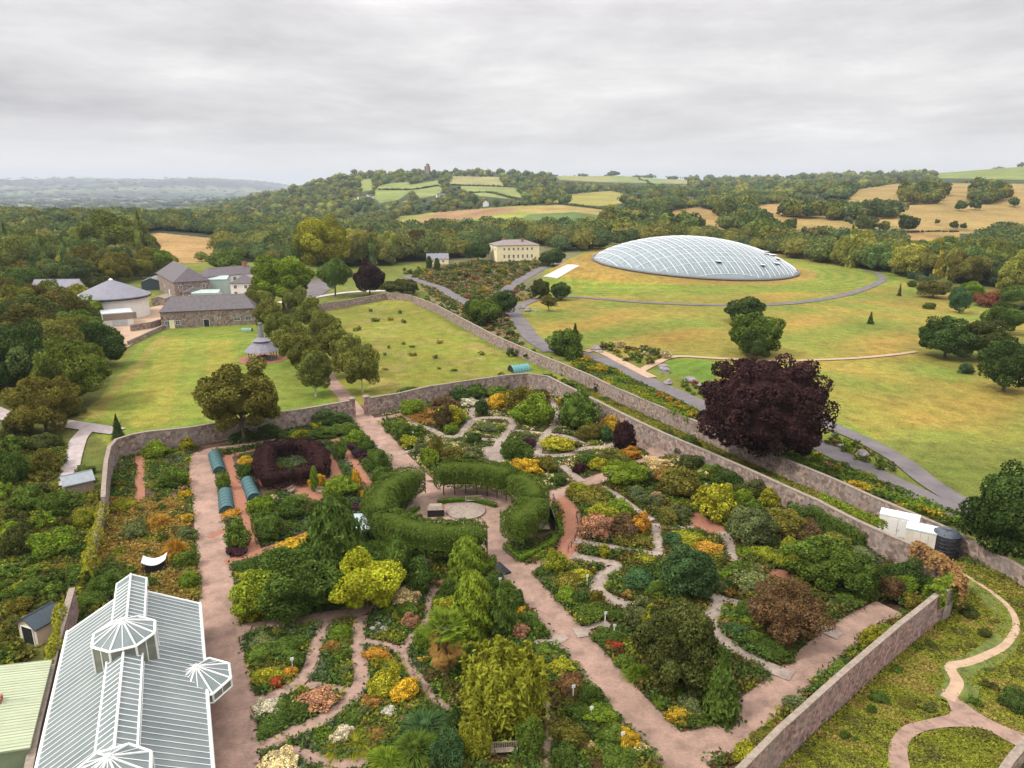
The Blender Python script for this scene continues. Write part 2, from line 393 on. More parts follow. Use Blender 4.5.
# ------------------------------------------------------------ paths and roads (sheets just above the ground)
M_PINK = mat('brick_path', (.30, .20, .157), .9, .35, .55, bump=.3, kind='paver', detail=9)
M_RED = mat('red_gravel', (.25, .11, .068), .95, .25, 3)
M_GRAVEL = mat('gravel', (.25, .165, .13), .95, .4, 1.2, detail=9)
M_GREY = mat('stone_path', (.29, .235, .20), .9, .4, .9, detail=9, kind='paver')
M_TAR = mat('tarmac', (.125, .108, .112), .85, .35, .22, detail=9)
M_DIRT = mat('dirt', (.36, .25, .17), .95, .25, 1.2)
M_CONC = mat('concrete', (.46, .42, .40), .85, .12, .4)
M_TRACK = mat('track', (.33, .28, .27), .95, .25, .8)
STRIPS = []; NAREA = [0]
def catmull(p, n=5):
    if len(p) < 3: return p
    q = [p[0]] + list(p) + [p[-1]]; out = []
    for i in range(1, len(q) - 2):
        for k in range(n):
            t = k / n; a, b, c, d = q[i-1], q[i], q[i+1], q[i+2]
            out.append(tuple(.5 * ((2*b[j]) + (-a[j]+c[j])*t + (2*a[j]-5*b[j]+4*c[j]-d[j])*t*t + (-a[j]+3*b[j]-3*c[j]+d[j])*t**3) for j in (0, 1)))
    out.append(q[-2]); return out
def strip(name, px, width, m, label, ter=False, curve=True, off=None, excl=True):
    w = wpoly(px, ter); w = catmull(w, 6) if curve else w
    pts = [Vector((*p, 0)) for p in w]; fine = [pts[0]]
    for a, b in zip(pts, pts[1:]):
        k = max(1, int((b - a).length / (2.5 if ter else 4)))
        fine += [a.lerp(b, j / k) for j in range(1, k + 1)]
    NAREA[0] += 1; off = (.015 + .002 * NAREA[0]) if off is None else off
    if ter: off += .07
    L_, n = [], len(fine); W = width if isinstance(width, (list, tuple)) else (width, width)
    ph = random.random() * 9
    for i, p in enumerate(fine):
        d = (fine[min(i+1, n-1)] - fine[max(i-1, 0)]).normalized(); nn = Vector((-d.y, d.x, 0))
        h = (W[0] + (W[1] - W[0]) * i / max(1, n - 1)) / 2
        if excl:
            pv = fine[max(i-1, 0)]; kk = int((p-pv).length/.8)+1
            for q_ in range(kk): pp_ = pv.lerp(p, (q_+1)/kk); STRIPS.append((pp_.x, pp_.y, h))
        hl = h * (1 + .02 * math.sin(i * .9 + ph)); hr = h * (1 + .02 * math.sin(i * .7 + ph * 2))
        for s in (-hl, -hl * .33, hr * .33, hr):
            q = p + nn * s; L_.append((q.x, q.y, 0))
    V = np.array(L_); V[:, 2] = (g(V[:, 0], V[:, 1]) if ter else 0) + off
    Q = np.array([(i*4+j, i*4+j+1, i*4+j+5, i*4+j+4) for i in range(n-1) for j in range(3)])
    o = mesh_np(name, V, Q, m); tag(o, label, None, kind='structure'); return o
AREAS = []
def area(name, px, m, label, ter=False, off=None, excl=True):
    w = catmull(wpoly(px + [px[0]], ter), 4)[:-1] if len(px) > 4 else wpoly(px, ter)
    NAREA[0] += 1; off = (.015 + .002 * NAREA[0]) if off is None else off
    bm = bmesh.new(); f = bm.faces.new([bm.verts.new((x, y, 0)) for x, y in w])
    bmesh.ops.triangulate(bm, faces=[f])
    if ter:
        bmesh.ops.subdivide_edges(bm, edges=[e for e in bm.edges if e.calc_length() > 6], cuts=4, use_grid_fill=True)
        bmesh.ops.triangulate(bm, faces=bm.faces); off += .09
    for v in bm.verts: v.co.z = (float(g(v.co.x, v.co.y)) if ter else 0) + off
    bmesh.ops.recalc_face_normals(bm, faces=bm.faces)
    me = bpy.data.meshes.new(name); bm.to_mesh(me); bm.free(); me.materials.append(m)
    if me.polygons[0].normal.z < 0: me.flip_normals()
    o = bpy.data.objects.new(name, me); col.objects.link(o); tag(o, label, None, kind='structure')
    if excl: AREAS.append(w)
    return o
# brick walks of the walled garden
strip('brick_path', [(357,412),(371,428),(397,458),(420,482)], 4.2, M_PINK, 'straight pink brick path from the gate towards the hedge ring', curve=False)
strip('brick_path', [(318,362),(332,382),(346,398),(357,412)], 3.0, M_PINK, 'pink path between the two rows of avenue trees', curve=False)
area('brick_path', [(421,480),(440,484),(470,481),(505,487),(530,494),(548,498),(551,506),(530,514),(512,528),(505,548),(498,545),(488,526),(455,524),(425,522),(405,513),(415,496)], M_PINK, 'round pink brick court inside the hedge ring')
strip('brick_path', [(488,528),(495,548),(512,570),(526,587),(578,646),(628,704),(673,751),(690,775)], 3.7, M_PINK, 'long pink brick path running down from the hedge ring to the right', curve=False)
strip('brick_path', [(512,578),(540,566),(562,557)], 2.2, M_PINK, 'short pink path past the low box hedge')
strip('brick_path', [(556,496),(569,510),(573,530),(569,546),(562,562)], 2.6, M_RED, 'curved red brick walk right of the hedge ring')
strip('brick_path', [(549,497),(576,487),(612,474),(642,463),(656,457),(652,450),(636,443)], 2.6, M_PINK, 'pink path climbing right to the east wall')
strip('brick_path', [(690,748),(720,738),(752,712),(790,682),(818,656),(845,634),(868,620),(890,608)], 3.2, M_PINK, 'pink path inside the diagonal south wall')
strip('brick_path', [(203,452),(201,470),(206,500),(212,545),(217,590),(222,640),(232,700),(236,790)], 3.6, M_PINK, 'broad pink path beside the greenhouse')
strip('brick_path', [(350,428),(311,434),(272,441),(232,447),(210,450),(203,455)], 1.8, M_PINK, 'narrow pink path below the north wall')
strip('red_path', [(226,457),(235,484),(244,515),(254,553)], 1.7, M_RED, 'red gravel path beside the blue tunnels')
strip('red_path', [(226,457),(261,449),(300,443),(334,438)], 1.3, M_RED, 'red gravel path above the purple hedge')
strip('red_path', [(334,438),(349,457),(362,475),(370,490)], 1.7, M_RED, 'red gravel path right of the purple hedge')
strip('red_path', [(225,563),(256,554),(285,543),(310,533),(345,515)], 1.5, M_RED, 'red gravel path below the yellow flower row')
strip('red_path', [(258,462),(260,480),(280,488),(300,484),(336,478),(326,455)], 1.8, M_RED, 'red gravel walk round the purple hedge')
area('red_path', [(296,486),(312,482),(324,494),(324,508),(308,514),(294,507)], M_RED, 'red gravel court below the purple hedge')
strip('red_path', [(209,538),(225,530),(240,522)], 1.0, M_RED, 'short red cross path between vegetable plots')
area('red_path', [(357,520),(368,513),(374,516),(374,530),(362,530)], M_PINK, 'pink paved corner under the hedge ring')
strip('brick_path', [(140,456),(140,478),(140,500)], 1.3, M_RED, 'short brick path in the kitchen plot by the west wall')
# gravel walks of the lower beds
strip('gravel_path', [(236,632),(258,627),(318,618),(360,611),(392,596),(412,575),(430,560)], (2.0, 1.6), M_GRAVEL, 'winding gravel path under the big garden trees')
strip('gravel_path', [(327,622),(316,646),(309,670),(290,688),(262,700),(240,705)], 1.3, M_GRAVEL, 'curved gravel path around the left flower bed')
strip('gravel_path', [(362,616),(357,646),(362,676),(352,698),(325,718),(295,732),(245,756)], 1.4, M_GRAVEL, 'curved gravel path around the narrow middle bed')
strip('gravel_path', [(307,684),(330,689),(356,694)], 1.1, M_GRAVEL, 'gravel link at the foot of the narrow bed')
strip('gravel_path', [(364,642),(385,646),(402,650),(414,636),(427,622),(431,602),(437,580)], 1.1, M_GRAVEL, 'gravel path below the rockery')
strip('gravel_path', [(402,650),(408,667),(423,684),(434,700),(450,712)], 1.1, M_GRAVEL, 'gravel path beside the palm')
strip('gravel_path', [(287,751),(320,760),(350,765),(366,758)], 1.3, M_GRAVEL, 'gravel path along the bottom flower bed')
strip('gravel_path', [(548,700),(549,730),(546,768)], 1.0, M_GRAVEL, 'gravel path right of the bamboo')
strip('gravel_path', [(535,644),(553,642),(565,636)], 1.2, M_GREY, 'short grey path left of the long brick path')
# grey stone walks of the upper right quarter
G = 'grey stone path '
strip('stone_path', [(375,420),(405,414),(430,408),(457,404),(489,399)], 1.9, M_PINK, 'pink path along the foot of the north wall, right of the gate')
strip('stone_path', [(405,416),(417,425),(431,430),(444,436),(457,437),(466,428),(474,420),(490,418),(508,419),(512,426),(502,439),(495,450),(489,462)], 1.5, M_GREY, G+'looping through the square beds')
strip('stone_path', [(472,439),(486,440),(499,440)], 1.3, M_GREY, G+'between two small square beds')
strip('stone_path', [(398,455),(415,450),(430,447),(445,443)], 1.1, M_GREY, G+'left of the square beds')
area('stone_path', [(482,448),(500,446),(506,452),(502,462),(486,462)], M_GREY, 'grey stone court behind the hedge ring')
strip('stone_path', [(489,399),(474,408),(472,418)], 1.2, M_GREY, G+'linking the north wall walk to the square beds')
strip('stone_path', [(520,399),(541,396),(553,404),(557,414),(556,424),(546,434),(540,444),(537,455)], 1.4, M_GREY, G+'curving past the big round shrub')
strip('stone_path', [(500,455),(520,454),(545,456),(567,455),(583,449),(609,446),(628,440)], 1.5, M_GREY, G+'below the oval bed')
strip('stone_path', [(510,431),(528,432),(545,434),(567,437),(583,444)], 1.2, M_GREY, G+'above the oval bed')
strip('stone_path', [(562,466),(571,474),(582,482)], 1.4, M_GREY, G+'joining the pink path from above')
strip('stone_path', [(600,487),(615,495),(628,505),(641,514),(652,521)], 1.5, M_GREY, G+'running right from the pink path')
strip('stone_path', [(575,541),(598,546),(618,549),(640,552),(658,556)], 1.4, M_GREY, G+'above the bare mulch bed')
strip('stone_path', [(655,524),(657,540),(659,556)], 1.5, M_GREY, G+'short link left of the green bed')
strip('stone_path', [(655,526),(675,529),(695,528)], 1.1, M_GREY, G+'behind the green bed')
area('brick_path', [(694,510),(712,520),(726,530),(714,536),(697,530),(688,522)], M_RED, 'red paved pad among the shrubs')
strip('stone_path', [(722,532),(729,545),(735,562)], 1.5, M_GREY, G+'down the right of the green bed')
strip('stone_path', [(572,556),(595,562),(615,566),(600,580),(598,592),(615,602),(634,608)], 1.8, M_GREY, G+'zigzagging below the mulch bed')
strip('stone_path', [(575,634),(590,631),(610,625)], 1.6, M_GREY, G+'short spur right of the long brick path')
strip('stone_path', [(712,596),(722,600),(749,607),(780,615),(814,626),(840,637)], 1.5, M_GREY, G+'behind the copper shrub')
strip('stone_path', [(719,603),(710,625),(728,646),(750,660),(792,677)], 1.6, M_GREY, G+'between the dark trees and the diagonal wall')
area('brick_path', [(768,570),(790,572),(802,582),(784,584),(766,578)], M_RED, 'bare red ground above the copper shrub')
# roads outside the walls
strip('road', [(405,276),(424,283),(440,288),(455,297),(472,306),(480,312)], (5, 4.5), M_TAR, 'grey road through the rock beds', True)
strip('road', [(565,262),(543,268),(525,278),(510,287),(502,297),(508,306),(520,322),(532,338),(552,352)], (5.5, 5), M_TAR, 'grey road from the slab to the junction', True)
strip('road', [(512,310),(523,305),(540,299),(565,297),(600,299),(650,303),(700,305),(760,305),(805,302),(845,295),(872,286),(883,279),(876,273),(862,271)], 3.6, M_TAR, 'looping road round the mown bank of the dome', True)
strip('road', [(548,350),(585,355),(615,365),(645,380),(671,392),(694,402),(712,412),(760,428),(800,437),(838,456),(868,471),(908,490),(945,508),(975,520),(1010,540)], 4.6, M_TAR, 'long grey road beside the outer garden wall', True)
strip('road', [(790,405),(828,425),(868,443),(903,463),(930,484),(958,501),(985,516)], 3.8, M_TAR, 'upper branch road past the copper beech', True)
strip('road', [(585,352),(600,352),(640,372),(652,378)], 2.6, M_DIRT, 'pale verge joining the main road', True)
strip('track', [(640,372),(655,364),(676,357),(720,359),(768,361),(800,361),(850,359),(895,355),(916,352)], (2.2, 1.4), M_DIRT, 'thin dirt track across the meadow', True)
area('slab', [(543,277),(567,265),(580,266),(557,279)], M_CONC, 'long pale concrete slab by the dome bank', True)
strip('track', [(-30,400),(10,418),(40,420),(65,424),(90,428),(118,432)], 3.6, M_TRACK, 'grey gravel track outside the north west wall corner', True)
strip('track', [(88,430),(79,440),(74,455),(70,470),(66,486)], 2.6, M_TRACK, 'rutted track turning down by the west wall', True)
strip('road', [(228,318),(262,306),(300,300),(345,293),(385,291)], 3.5, M_CONC, 'pale drive behind the avenue', True)
area('yard', [(112,318),(150,308),(250,290),(262,298),(160,330),(120,350)], M_DIRT, 'pale yard between the stone buildings', True, excl=False)
area('yard', [(300,287),(322,278),(335,284),(318,297),(300,296)], M_TAR, 'grey parking bay behind the avenue', True)
# trodden path of the lower right, with fresh green verges
M_VERGE = mat('verge_grass', (.10, .125, .026), .95, .5, .8, detail=9, bump=.4)
strip('mown_verge', [(953,705),(962,686),(957,670),(975,664),(990,655),(1003,644),(1008,628),(1002,612),(988,598),(970,586),(955,577)], (2.7, 1.8), M_VERGE, 'bright green verge along the worn path outside the diagonal wall', excl=False)
area('track', [(889,775),(888,752),(893,738),(906,726),(931,720),(950,714),(946,700),(942,690),(955,697),(975,712),(1000,726),(1040,742),(1040,758),(1010,744),(985,731),(960,728),(930,731),(913,739),(907,752),(909,775)], M_GRAVEL, 'wide pale path at the lower right')
strip('track', [(947,700),(957,684),(950,668),(966,664),(985,657),(1005,646),(1016,628),(1010,610),(994,595),(976,583),(958,572)], (1.1, .35), M_DIRT, 'thin worn path up the grass outside the diagonal wall')
# ------------------------------------------------------------ stone walls
M_STONE = mat('rubble_stone', (.25, .185, .155), .95, .35, 1.2, kind='stone', bump=.4)
M_BRICK = mat('old_brick', (.27, .17, .15), .95, .35, 1.2, kind='brick', bump=.4)
M_COPE = mat('coping_stone', (.235, .19, .155), .95, .35, 2.5, bump=.3)
M_WHITE = mat('white_paint', (.70, .71, .70), .4, .06, 2)
M_SLATE = mat('slate_roof', (.105, .09, .098), .6, .3, 1.2, kind='slate')
M_SLATE2 = mat('pale_slate', (.175, .17, .205), .5, .2, .7, kind='slate')
M_CREAM = mat('cream_render', (.78, .68, .42), .8, .12, .4)
M_RENDER = mat('white_render', (.66, .64, .61), .8, .1, .4)
M_DARK = mat('dark_opening', (.02, .02, .022), .4, .2, 2)
M_WIN = mat('window_glass', (.05, .06, .065), .1, .2, 2, spec=.6)
M_TIN = mat('corrugated_green', (.36, .40, .27), .5, .12, .5, kind='corr')
M_TINW = mat('green_cladding', (.24, .30, .19), .6, .15, .6, kind='corr')
M_WOOD = mat('weathered_wood', (.25, .20, .155), .85, .3, 4)
M_BARK = mat('bark', (.11, .08, .055), .95, .35, 6)
M_BIRCH = mat('pale_bark', (.45, .42, .38), .9, .3, 6)
M_BLACK = mat('black_plastic', (.018, .018, .022), .35, .2, 2)
M_TEAL = mat('blue_net', (.05, .11, .115), .6, .25, 3)
M_TEALD = mat('hoop_metal', (.05, .10, .11), .5, .2, 3)
M_PURPSL = mat('shingle', (.19, .18, .215), .7, .3, 3, kind='slate')
M_GREYM = mat('grey_metal', (.42, .44, .46), .4, .15, 1)
M_YEL = mat('brass_yellow', (.5, .35, .05), .5, .2, 3)
WALLS = []
def wall(px, h, th, label, m=M_STONE, ter=False, cope=True, name='garden_wall', step=3.):
    a = np.array(px, float)
    if ter: x, y = PT(a[:, 0], a[:, 1], h)
    else: x, y = P(a[:, 0], a[:, 1], h)
    w = list(zip(x.tolist(), y.tolist())); pts = [Vector((*p, 0)) for p in w]; fine = [pts[0]]
    for p, q in zip(pts, pts[1:]):
        k = max(1, int((q - p).length / step)); fine += [p.lerp(q, j / k) for j in range(1, k + 1)]
    n = len(fine); root = empty(name, (fine[0].x, fine[0].y, float(g(fine[0].x, fine[0].y)) if ter else 0), 0, label, 'wall')
    zs = [float(g(p.x, p.y)) if ter else 0. for p in fine]; o0 = root.location
    def body(mb, t, z0, z1, jit):
        vs = []
        for i, p in enumerate(fine):
            d = (fine[min(i+1, n-1)] - fine[max(i-1, 0)]).normalized(); nn = Vector((-d.y, d.x, 0))
            j = jit * math.sin(i * 2.3) * .5
            for s, zz in ((-1, z0), (1, z0), (1, z1 + j), (-1, z1 + j)):
                q = p + nn * s * t / 2; vs.append((q.x - o0.x, q.y - o0.y, zs[i] + zz - o0.z))
        fs = [(i*4+j, i*4+(j+1) % 4, i*4+4+(j+1) % 4, i*4+4+j) for i in range(n-1) for j in range(4)] + [(0, 1, 2, 3), (n*4-1, n*4-2, n*4-3, n*4-4)]
        mb.add(vs, fs)
    mb = MB(); body(mb, th, -.6, h - .12, .0); mb.build('masonry', m, root)
    if cope: mb = MB(); body(mb, th + .08, h - .118, h + .02, .05); mb.build('coping', M_COPE, root)
    for p, q in zip(fine, fine[1:]):
        for j in range(4): r_ = p.lerp(q, j / 4); STRIPS.append((r_.x, r_.y, th / 2 + .15))
    return root
wall([(103,497),(104,480),(106,460),(109,447),(116,439),(132,434),(150,431),(190,427),(225,421),(262,414),(300,409),(330,404),(351,400)], 3.4, .5, 'curved stone garden wall left of the gate, turning down the west side')
wall([(367,398),(398,393),(429,386),(470,380),(506,375),(527,373),(548,376),(570,387),(600,402),(630,417),(662,432),(700,448),(740,465),(762,475),(818,500),(857,520),(884,532),(917,546),(938,556),(950,566),(955,576),(952,586),(945,590)], 3.4, .46, 'long stone garden wall right of the gate, running down the east side to the creeper corner')
wall([(944,589),(899,624),(860,657),(820,692),(780,728),(740,768),(700,806)], 3.4, .42, 'diagonal stone wall at the lower right, bare face to the rough grass', M_BRICK)
wall([(312,305),(340,301),(385,293),(405,294),(412,295)], 2.6, .5, 'low stone wall closing the back of the thistly lawn', ter=True)
wall([(413,296),(437,305),(494,335),(546,357),(569,366),(595,377),(604,382),(641,398),(701,423),(745,442),(788,460),(828,476),(873,496),(918,515),(951,529),(1012,561),(1060,590)], 2.9, .46, 'outer stone wall between grass strip and road, ending at the right edge', ter=True)
wall([(1030,736),(1010,760),(990,790)], 1.6, .5, 'short stone wall in the bottom right corner')
wall([(103,501),(98,524),(90,548)], 1.9, .6, 'broken overgrown stretch of the west wall, topped with yellow weeds', M_BRICK)
wall([(72,588),(60,630),(48,680),(36,730),(24,790)], 3.2, .5, 'narrow brick wall between the greenhouse and the green shed', M_BRICK)
wall([(130,325),(150,322),(165,318)], 2.2, .4, 'dark retaining wall between round building and long stable', ter=True)
wall([(128,341),(150,331),(163,325)], 1.3, .5, 'low sloping wall at the corner of the mown lawn', ter=True)
# gate pillars
for u, v, lab in ((352, 399, 'stone gate pillar on the left of the garden gateway'), (366, 397, 'stone gate pillar on the right of the garden gateway')):
    x, y = P(u, v, 3.5); p = empty('gate_pillar', (float(x), float(y), 0), .35, lab, 'pillar')
    mb = MB(); mb.box(-.5, .5, -.5, .5, 0, 3.5); mb.build('shaft', M_BRICK, p)
    mb = MB(); mb.box(-.6, .6, -.6, .6, 3.502, 3.7); mb.add([(-.6,-.6,3.7),(.6,-.6,3.7),(.6,.6,3.7),(-.6,.6,3.7),(0,0,4.0)], [(0,1,4),(1,2,4),(2,3,4),(3,0,4)]); mb.build('cap', M_COPE, p)

# ------------------------------------------------------------ tropical greenhouse (lower left)
def glass_mat(name, c, rough=.12, c2=None):
    m = bpy.data.materials.new(name); m.use_nodes = True; nt = m.node_tree
    b = nt.nodes['Principled BSDF']; b.inputs['Roughness'].default_value = rough; b.inputs['Specular IOR Level'].default_value = .35
    t = nt.nodes.new('ShaderNodeTexCoord')
    n = noise(nt, t.outputs['Object'], .35, 4, .6)
    nt.links.new(ramp(nt, n, [(.3, c2 or tuple(x*.8 for x in c)), (.7, c)]), b.inputs['Base Color'])
    return m
M_GLASS = glass_mat('shaded_glass', (.17, .20, .20), .3, (.11, .14, .14))
M_GLASSV = glass_mat('clear_glass', (.16, .17, .13), .08)
def greenhouse():
    # local frame: x across (right), y along axis away from camera (front end at y=0), built by rotation
    root = empty('greenhouse', (-35.2, 59.2, 0), math.atan2(.42, .907) , 'large white framed greenhouse with raised ridge lantern at the lower left', 'greenhouse')
    HW, EZ, RZ, Lh = 5.5, 3.4, 6.5, 42.
    hwl = 1.25; zj = EZ + (RZ - EZ) * (1 - hwl / HW)
    pan = MB(); bar = MB(); fr = MB(); wl = MB(); wg = MB()
    for s in (-1, 1):
        pan.add([(s*HW, 0, EZ), (s*hwl, 0, zj), (s*hwl, -Lh, zj), (s*HW, -Lh, EZ)], [(0, 1, 2, 3)])
        # lantern side and top
        pan.add([(s*hwl, 1.2, zj-.1), (s*hwl, 1.2, zj+.75), (s*hwl, -Lh, zj+.75), (s*hwl, -Lh, zj-.1)], [(0, 1, 2, 3)])
        pan.add([(s*hwl, 1.2, zj+.75), (0, 1.2, zj+1.45), (0, -Lh, zj+1.45), (s*hwl, -Lh, zj+.75)], [(0, 1, 2, 3)])
        k = 0; y = 0.
        while y > -Lh:
            bar.tube([(s*HW, y, EZ+.04), (s*hwl, y, zj+.04)], .032, 4)
            bar.tube([(s*hwl, y, zj+.0), (s*hwl*1.01, y, zj+.75), (0, y, zj+1.49)], .04, 4)
            y -= .62
        for q in (0, ):
            fr.tube([(s*(HW+.05), .05, EZ+.02), (s*(HW+.05), -Lh, EZ+.02)], .14, 6)
        fr.tube([(s*hwl, 1.25, zj+.78), (s*hwl, -Lh, zj+.78)], .085, 6)
        fr.tube([(s*hwl, 0, zj+.03), (s*hwl, -Lh, zj+.03)], .06, 6)
        fr.tube([(s*HW, 0, EZ), (s*hwl, 0, zj)], .1, 6); fr.tube([(s*hwl, 1.2, zj+.76), (0, 1.2, zj+1.47)], .08, 6)
        fr.tube([(s*hwl, 1.2, zj-.1), (s*hwl, 1.2, zj+.76)], .08, 6)
        # side walls
        wl.box(*sorted((s*HW, s*(HW-.25))), -Lh, 0, 0, 1.0)
        wg.box(*sorted((s*(HW-.05), s*(HW-.12))), -Lh, 0, 1.0, EZ-.1)
        y = 0
        while y > -Lh: fr.box(*sorted((s*(HW+.02), s*(HW-.06))), y-.05, y+.05, 1.0, EZ); y -= 1.24
    fr.tube([(0, 1.25, zj+1.5), (0, -Lh, zj+1.5)], .10, 6)
    wg.add([(-HW, 0, 1), (HW, 0, 1), (HW, 0, EZ), (hwl, 0, zj), (-hwl, 0, zj), (-HW, 0, EZ)], [(0, 1, 2, 3, 4, 5)])
    wg.add([(-hwl, 1.2, zj-.1), (hwl, 1.2, zj-.1), (hwl, 1.2, zj+.75), (0, 1.2, zj+1.45), (-hwl, 1.2, zj+.75)], [(0, 1, 2, 3, 4)])
    wg.add([(-hwl, 1.2, zj-.1), (hwl, 1.2, zj-.1), (hwl, 0, zj-.1), (-hwl, 0, zj-.1)], [(0, 1, 2, 3)])
    wl.box(-HW, HW, -.02, .1, 0, 1.)
    pan.build('roof_glass', M_GLASS, root); bar.build('glazing_bars', M_WHITE, root); fr.build('frame', M_WHITE, root)
    wl.build('base_wall', M_BRICK, root); wg.build('side_glass', M_GLASSV, root)
    # octagonal turrets on the ridge
    def turret(yc, xc, rad, zb, zt, za, open_):
        gl = MB(); f = MB(); sg = MB(); n = 8
        ring = [(xc + rad*math.cos(2*math.pi*(j+.5)/n), yc + rad*math.sin(2*math.pi*(j+.5)/n)) for j in range(n)]
        for j in range(n):
            a, b = ring[j], ring[(j+1) % n]
            gl.add([(*a, zt), (*b, zt), (xc, yc, za)], [(0, 1, 2)])
            f.tube([(*a, zt+.03), (xc, yc, za+.03)], .07, 5); f.tube([(*a, zt), (*b, zt)], .11, 5)
            m_ = ((a[0]+b[0])/2, (a[1]+b[1])/2); f.tube([(*m_, zt+.03), (xc, yc, za+.03)], .035, 4)
            f.tube([(*a, zb), (*a, zt)], .09, 5); f.tube([(*m_, zb), (*m_, zt)], .045, 4)
            sg.add([(*a, zb), (*b, zb), (*b, zt), (*a, zt)], [(0, 1, 2, 3)]); f.tube([(*a, zb+.05), (*b, zb+.05)], .08, 5)
        f.lathe([(.0, za+.25), (.22, za+.1), (.22, za-.1)], 8, xc, yc)
        t = gl.build('turret', M_GLASS, root); f.build('turret_frame', M_WHITE, t); sg.build('turret_glazing', M_GLASSV, t)
    turret(-9.6, 0, 2.4, 5.0, 7.6, 8.85, True); turret(-25.4, 0, 2.4, 5.0, 7.6, 8.85, True)
    turret(-11.8, HW-.6, 2.7, 2.5, 3.3, 4.5, True)
    c, s_ = .907, -.42
    fp = []
    for lx, ly in ((-HW-.4, 1.5), (HW+.4, 1.5), (HW+.4, -Lh), (-HW-.4, -Lh)):
        a = root.rotation_euler.z; fp.append((-35.2 + lx*math.cos(a) - ly*math.sin(a), 59.2 + lx*math.sin(a) + ly*math.cos(a)))
    AREAS.append(fp); return root
greenhouse()
# ------------------------------------------------------------ small sheds
def gable(name, cx, cy, rz, w, l, eh, rh, wm, rm, label, cat='shed', over=.25, door=None, wins=(), base=None, hip=0., chim=(), z0=None, gable_wins=()):
    """gabled/hipped building: w across, l along local y, door/window rectangles on faces"""
    z0 = float(g(cx, cy)) - .05 if z0 is None else z0
    root = empty(name, (cx, cy, z0), rz, label, cat)
    b = MB(); hw, hl = w/2, l/2; hp = hip*l/2
    b.box(-hw, hw, -hl, hl, -1.5, eh)
    if not hip:
        for y in (-hl, hl): b.add([(-hw, y, eh), (hw, y, eh), (0, y, rh)], [(0, 1, 2)])
    b.build('wall', wm, root)
    r = MB(); ow, ol = hw+over, hl+over; e = eh - over*(rh-eh)/hw
    yr = hl - hp + (over if not hip else 0); t = .14
    for dz in (0, t):
        V = [(-ow, -ol, e+dz), (ow, -ol, e+dz), (ow, ol, e+dz), (-ow, ol, e+dz), (0, -yr, rh+dz), (0, yr, rh+dz)]
        r.add(V, [(1, 2, 5, 4), (3, 0, 4, 5)] + ([(0, 1, 4), (2, 3, 5)] if hip else []))
    r.add([(-ow,-ol,e),(ow,-ol,e),(ow,ol,e),(-ow,ol,e),(-ow,-ol,e+t),(ow,-ol,e+t),(ow,ol,e+t),(-ow,ol,e+t)], [(1,2,6,5),(3,0,4,7)])
    if not hip:
        for s in (-1, 1): r.add([(-ow,s*ol,e),(0,s*yr,rh),(ow,s*ol,e),(-ow,s*ol,e+t),(0,s*yr,rh+t),(ow,s*ol,e+t)], [(0,1,4,3),(1,2,5,4)])
    else:
        for s in (-1, 1): r.add([(-ow,s*ol,e),(ow,s*ol,e),(-ow,s*ol,e+t),(ow,s*ol,e+t)], [(0,1,3,2)])
    rr = r.build('roof', rm, root)
    r2 = MB(); r2.tube([(0, -yr, rh+t), (0, yr, rh+t)], .09, 5); r2.build('ridge', M_COPE if rm is M_SLATE else rm, rr)
    for (cxx, cyy, cw, ch) in chim:
        c = MB(); zb = rh - abs(cxx)/hw*(rh-eh) - .5; c.box(cxx-cw/2, cxx+cw/2, cyy-cw/2, cyy+cw/2, zb, rh+ch); c.box(cxx-cw/2-.08, cxx+cw/2+.08, cyy-cw/2-.08, cyy+cw/2+.08, rh+ch+.003, rh+ch+.2)
        for k in (-.2, .2): c.lathe([(.13, rh+ch+.2), (.1, rh+ch+.6)], 8, cxx, cyy+k)
        c.build('chimney', M_BRICKR, rr)
    def opening(nm, face, a, z, ow_, oh, m, frame):
        # face: 'x-','x+','y-','y+'; a along the face
        s = -1 if face[1] == '-' else 1
        f = MB(); gl = MB(); d = hw if face[0] == 'x' else hl
        def bx(mb, a0, a1, z0_, z1_, d0, d1):
            lo, hi = sorted((s*(d+d0), s*(d+d1)))
            if face[0] == 'x': mb.box(lo, hi, a0, a1, z0_, z1_)
            else: mb.box(a0, a1, lo, hi, z0_, z1_)
        bx(gl, a-ow_/2, a+ow_/2, z, z+oh, -.1, .02)
        fw = .09
        bx(f, a-ow_/2-fw, a-ow_/2, z-fw, z+oh+fw, .0, .07); bx(f, a+ow_/2, a+ow_/2+fw, z-fw, z+oh+fw, .0, .07)
        bx(f, a-ow_/2, a+ow_/2, z-fw, z, .0, .09); bx(f, a-ow_/2, a+ow_/2, z+oh, z+oh+fw, .0, .07)
        if nm == 'window': bx(f, a-.025, a+.025, z, z+oh, .0, .05); bx(f, a-ow_/2, a+ow_/2, z+oh/2-.025, z+oh/2+.025, .0, .048)
        p = f.build(nm, frame, root); gl.build('pane' if nm == 'window' else 'door_leaf', m, p)
    for (face, a, ow_, oh, m) in (door or ()): opening('door', face, a, 0.02, ow_, oh, m, M_WHITE)
    for (face, a, z, ow_, oh) in wins: opening('window', face, a, z, ow_, oh, M_WIN, M_WHITE)
    return root
M_BRICKR = mat('red_brick', (.30, .11, .07), .9, .3, 2)
M_TAN = mat('tan_boards', (.58, .47, .36), .8, .15, 3, kind='corr')
M_DKROOF = mat('dark_felt', (.045, .06, .075), .7, .2, 3)
def at(u, v, z=0.):
    x, y = P(u, v, z); return float(x), float(y)
def att(u, v, up=0.):
    x, y = PT(u, v, up); return float(x[0]), float(y[0])
x, y = at(43, 636); gable('garden_shed', x, y, R(-22), 2.5, 2.6, 2.0, 2.8, M_TAN, M_DKROOF, 'small tan shed with dark double doors and a black gable roof', door=[('y-', 0, 1.5, 1.8, M_DARK)])
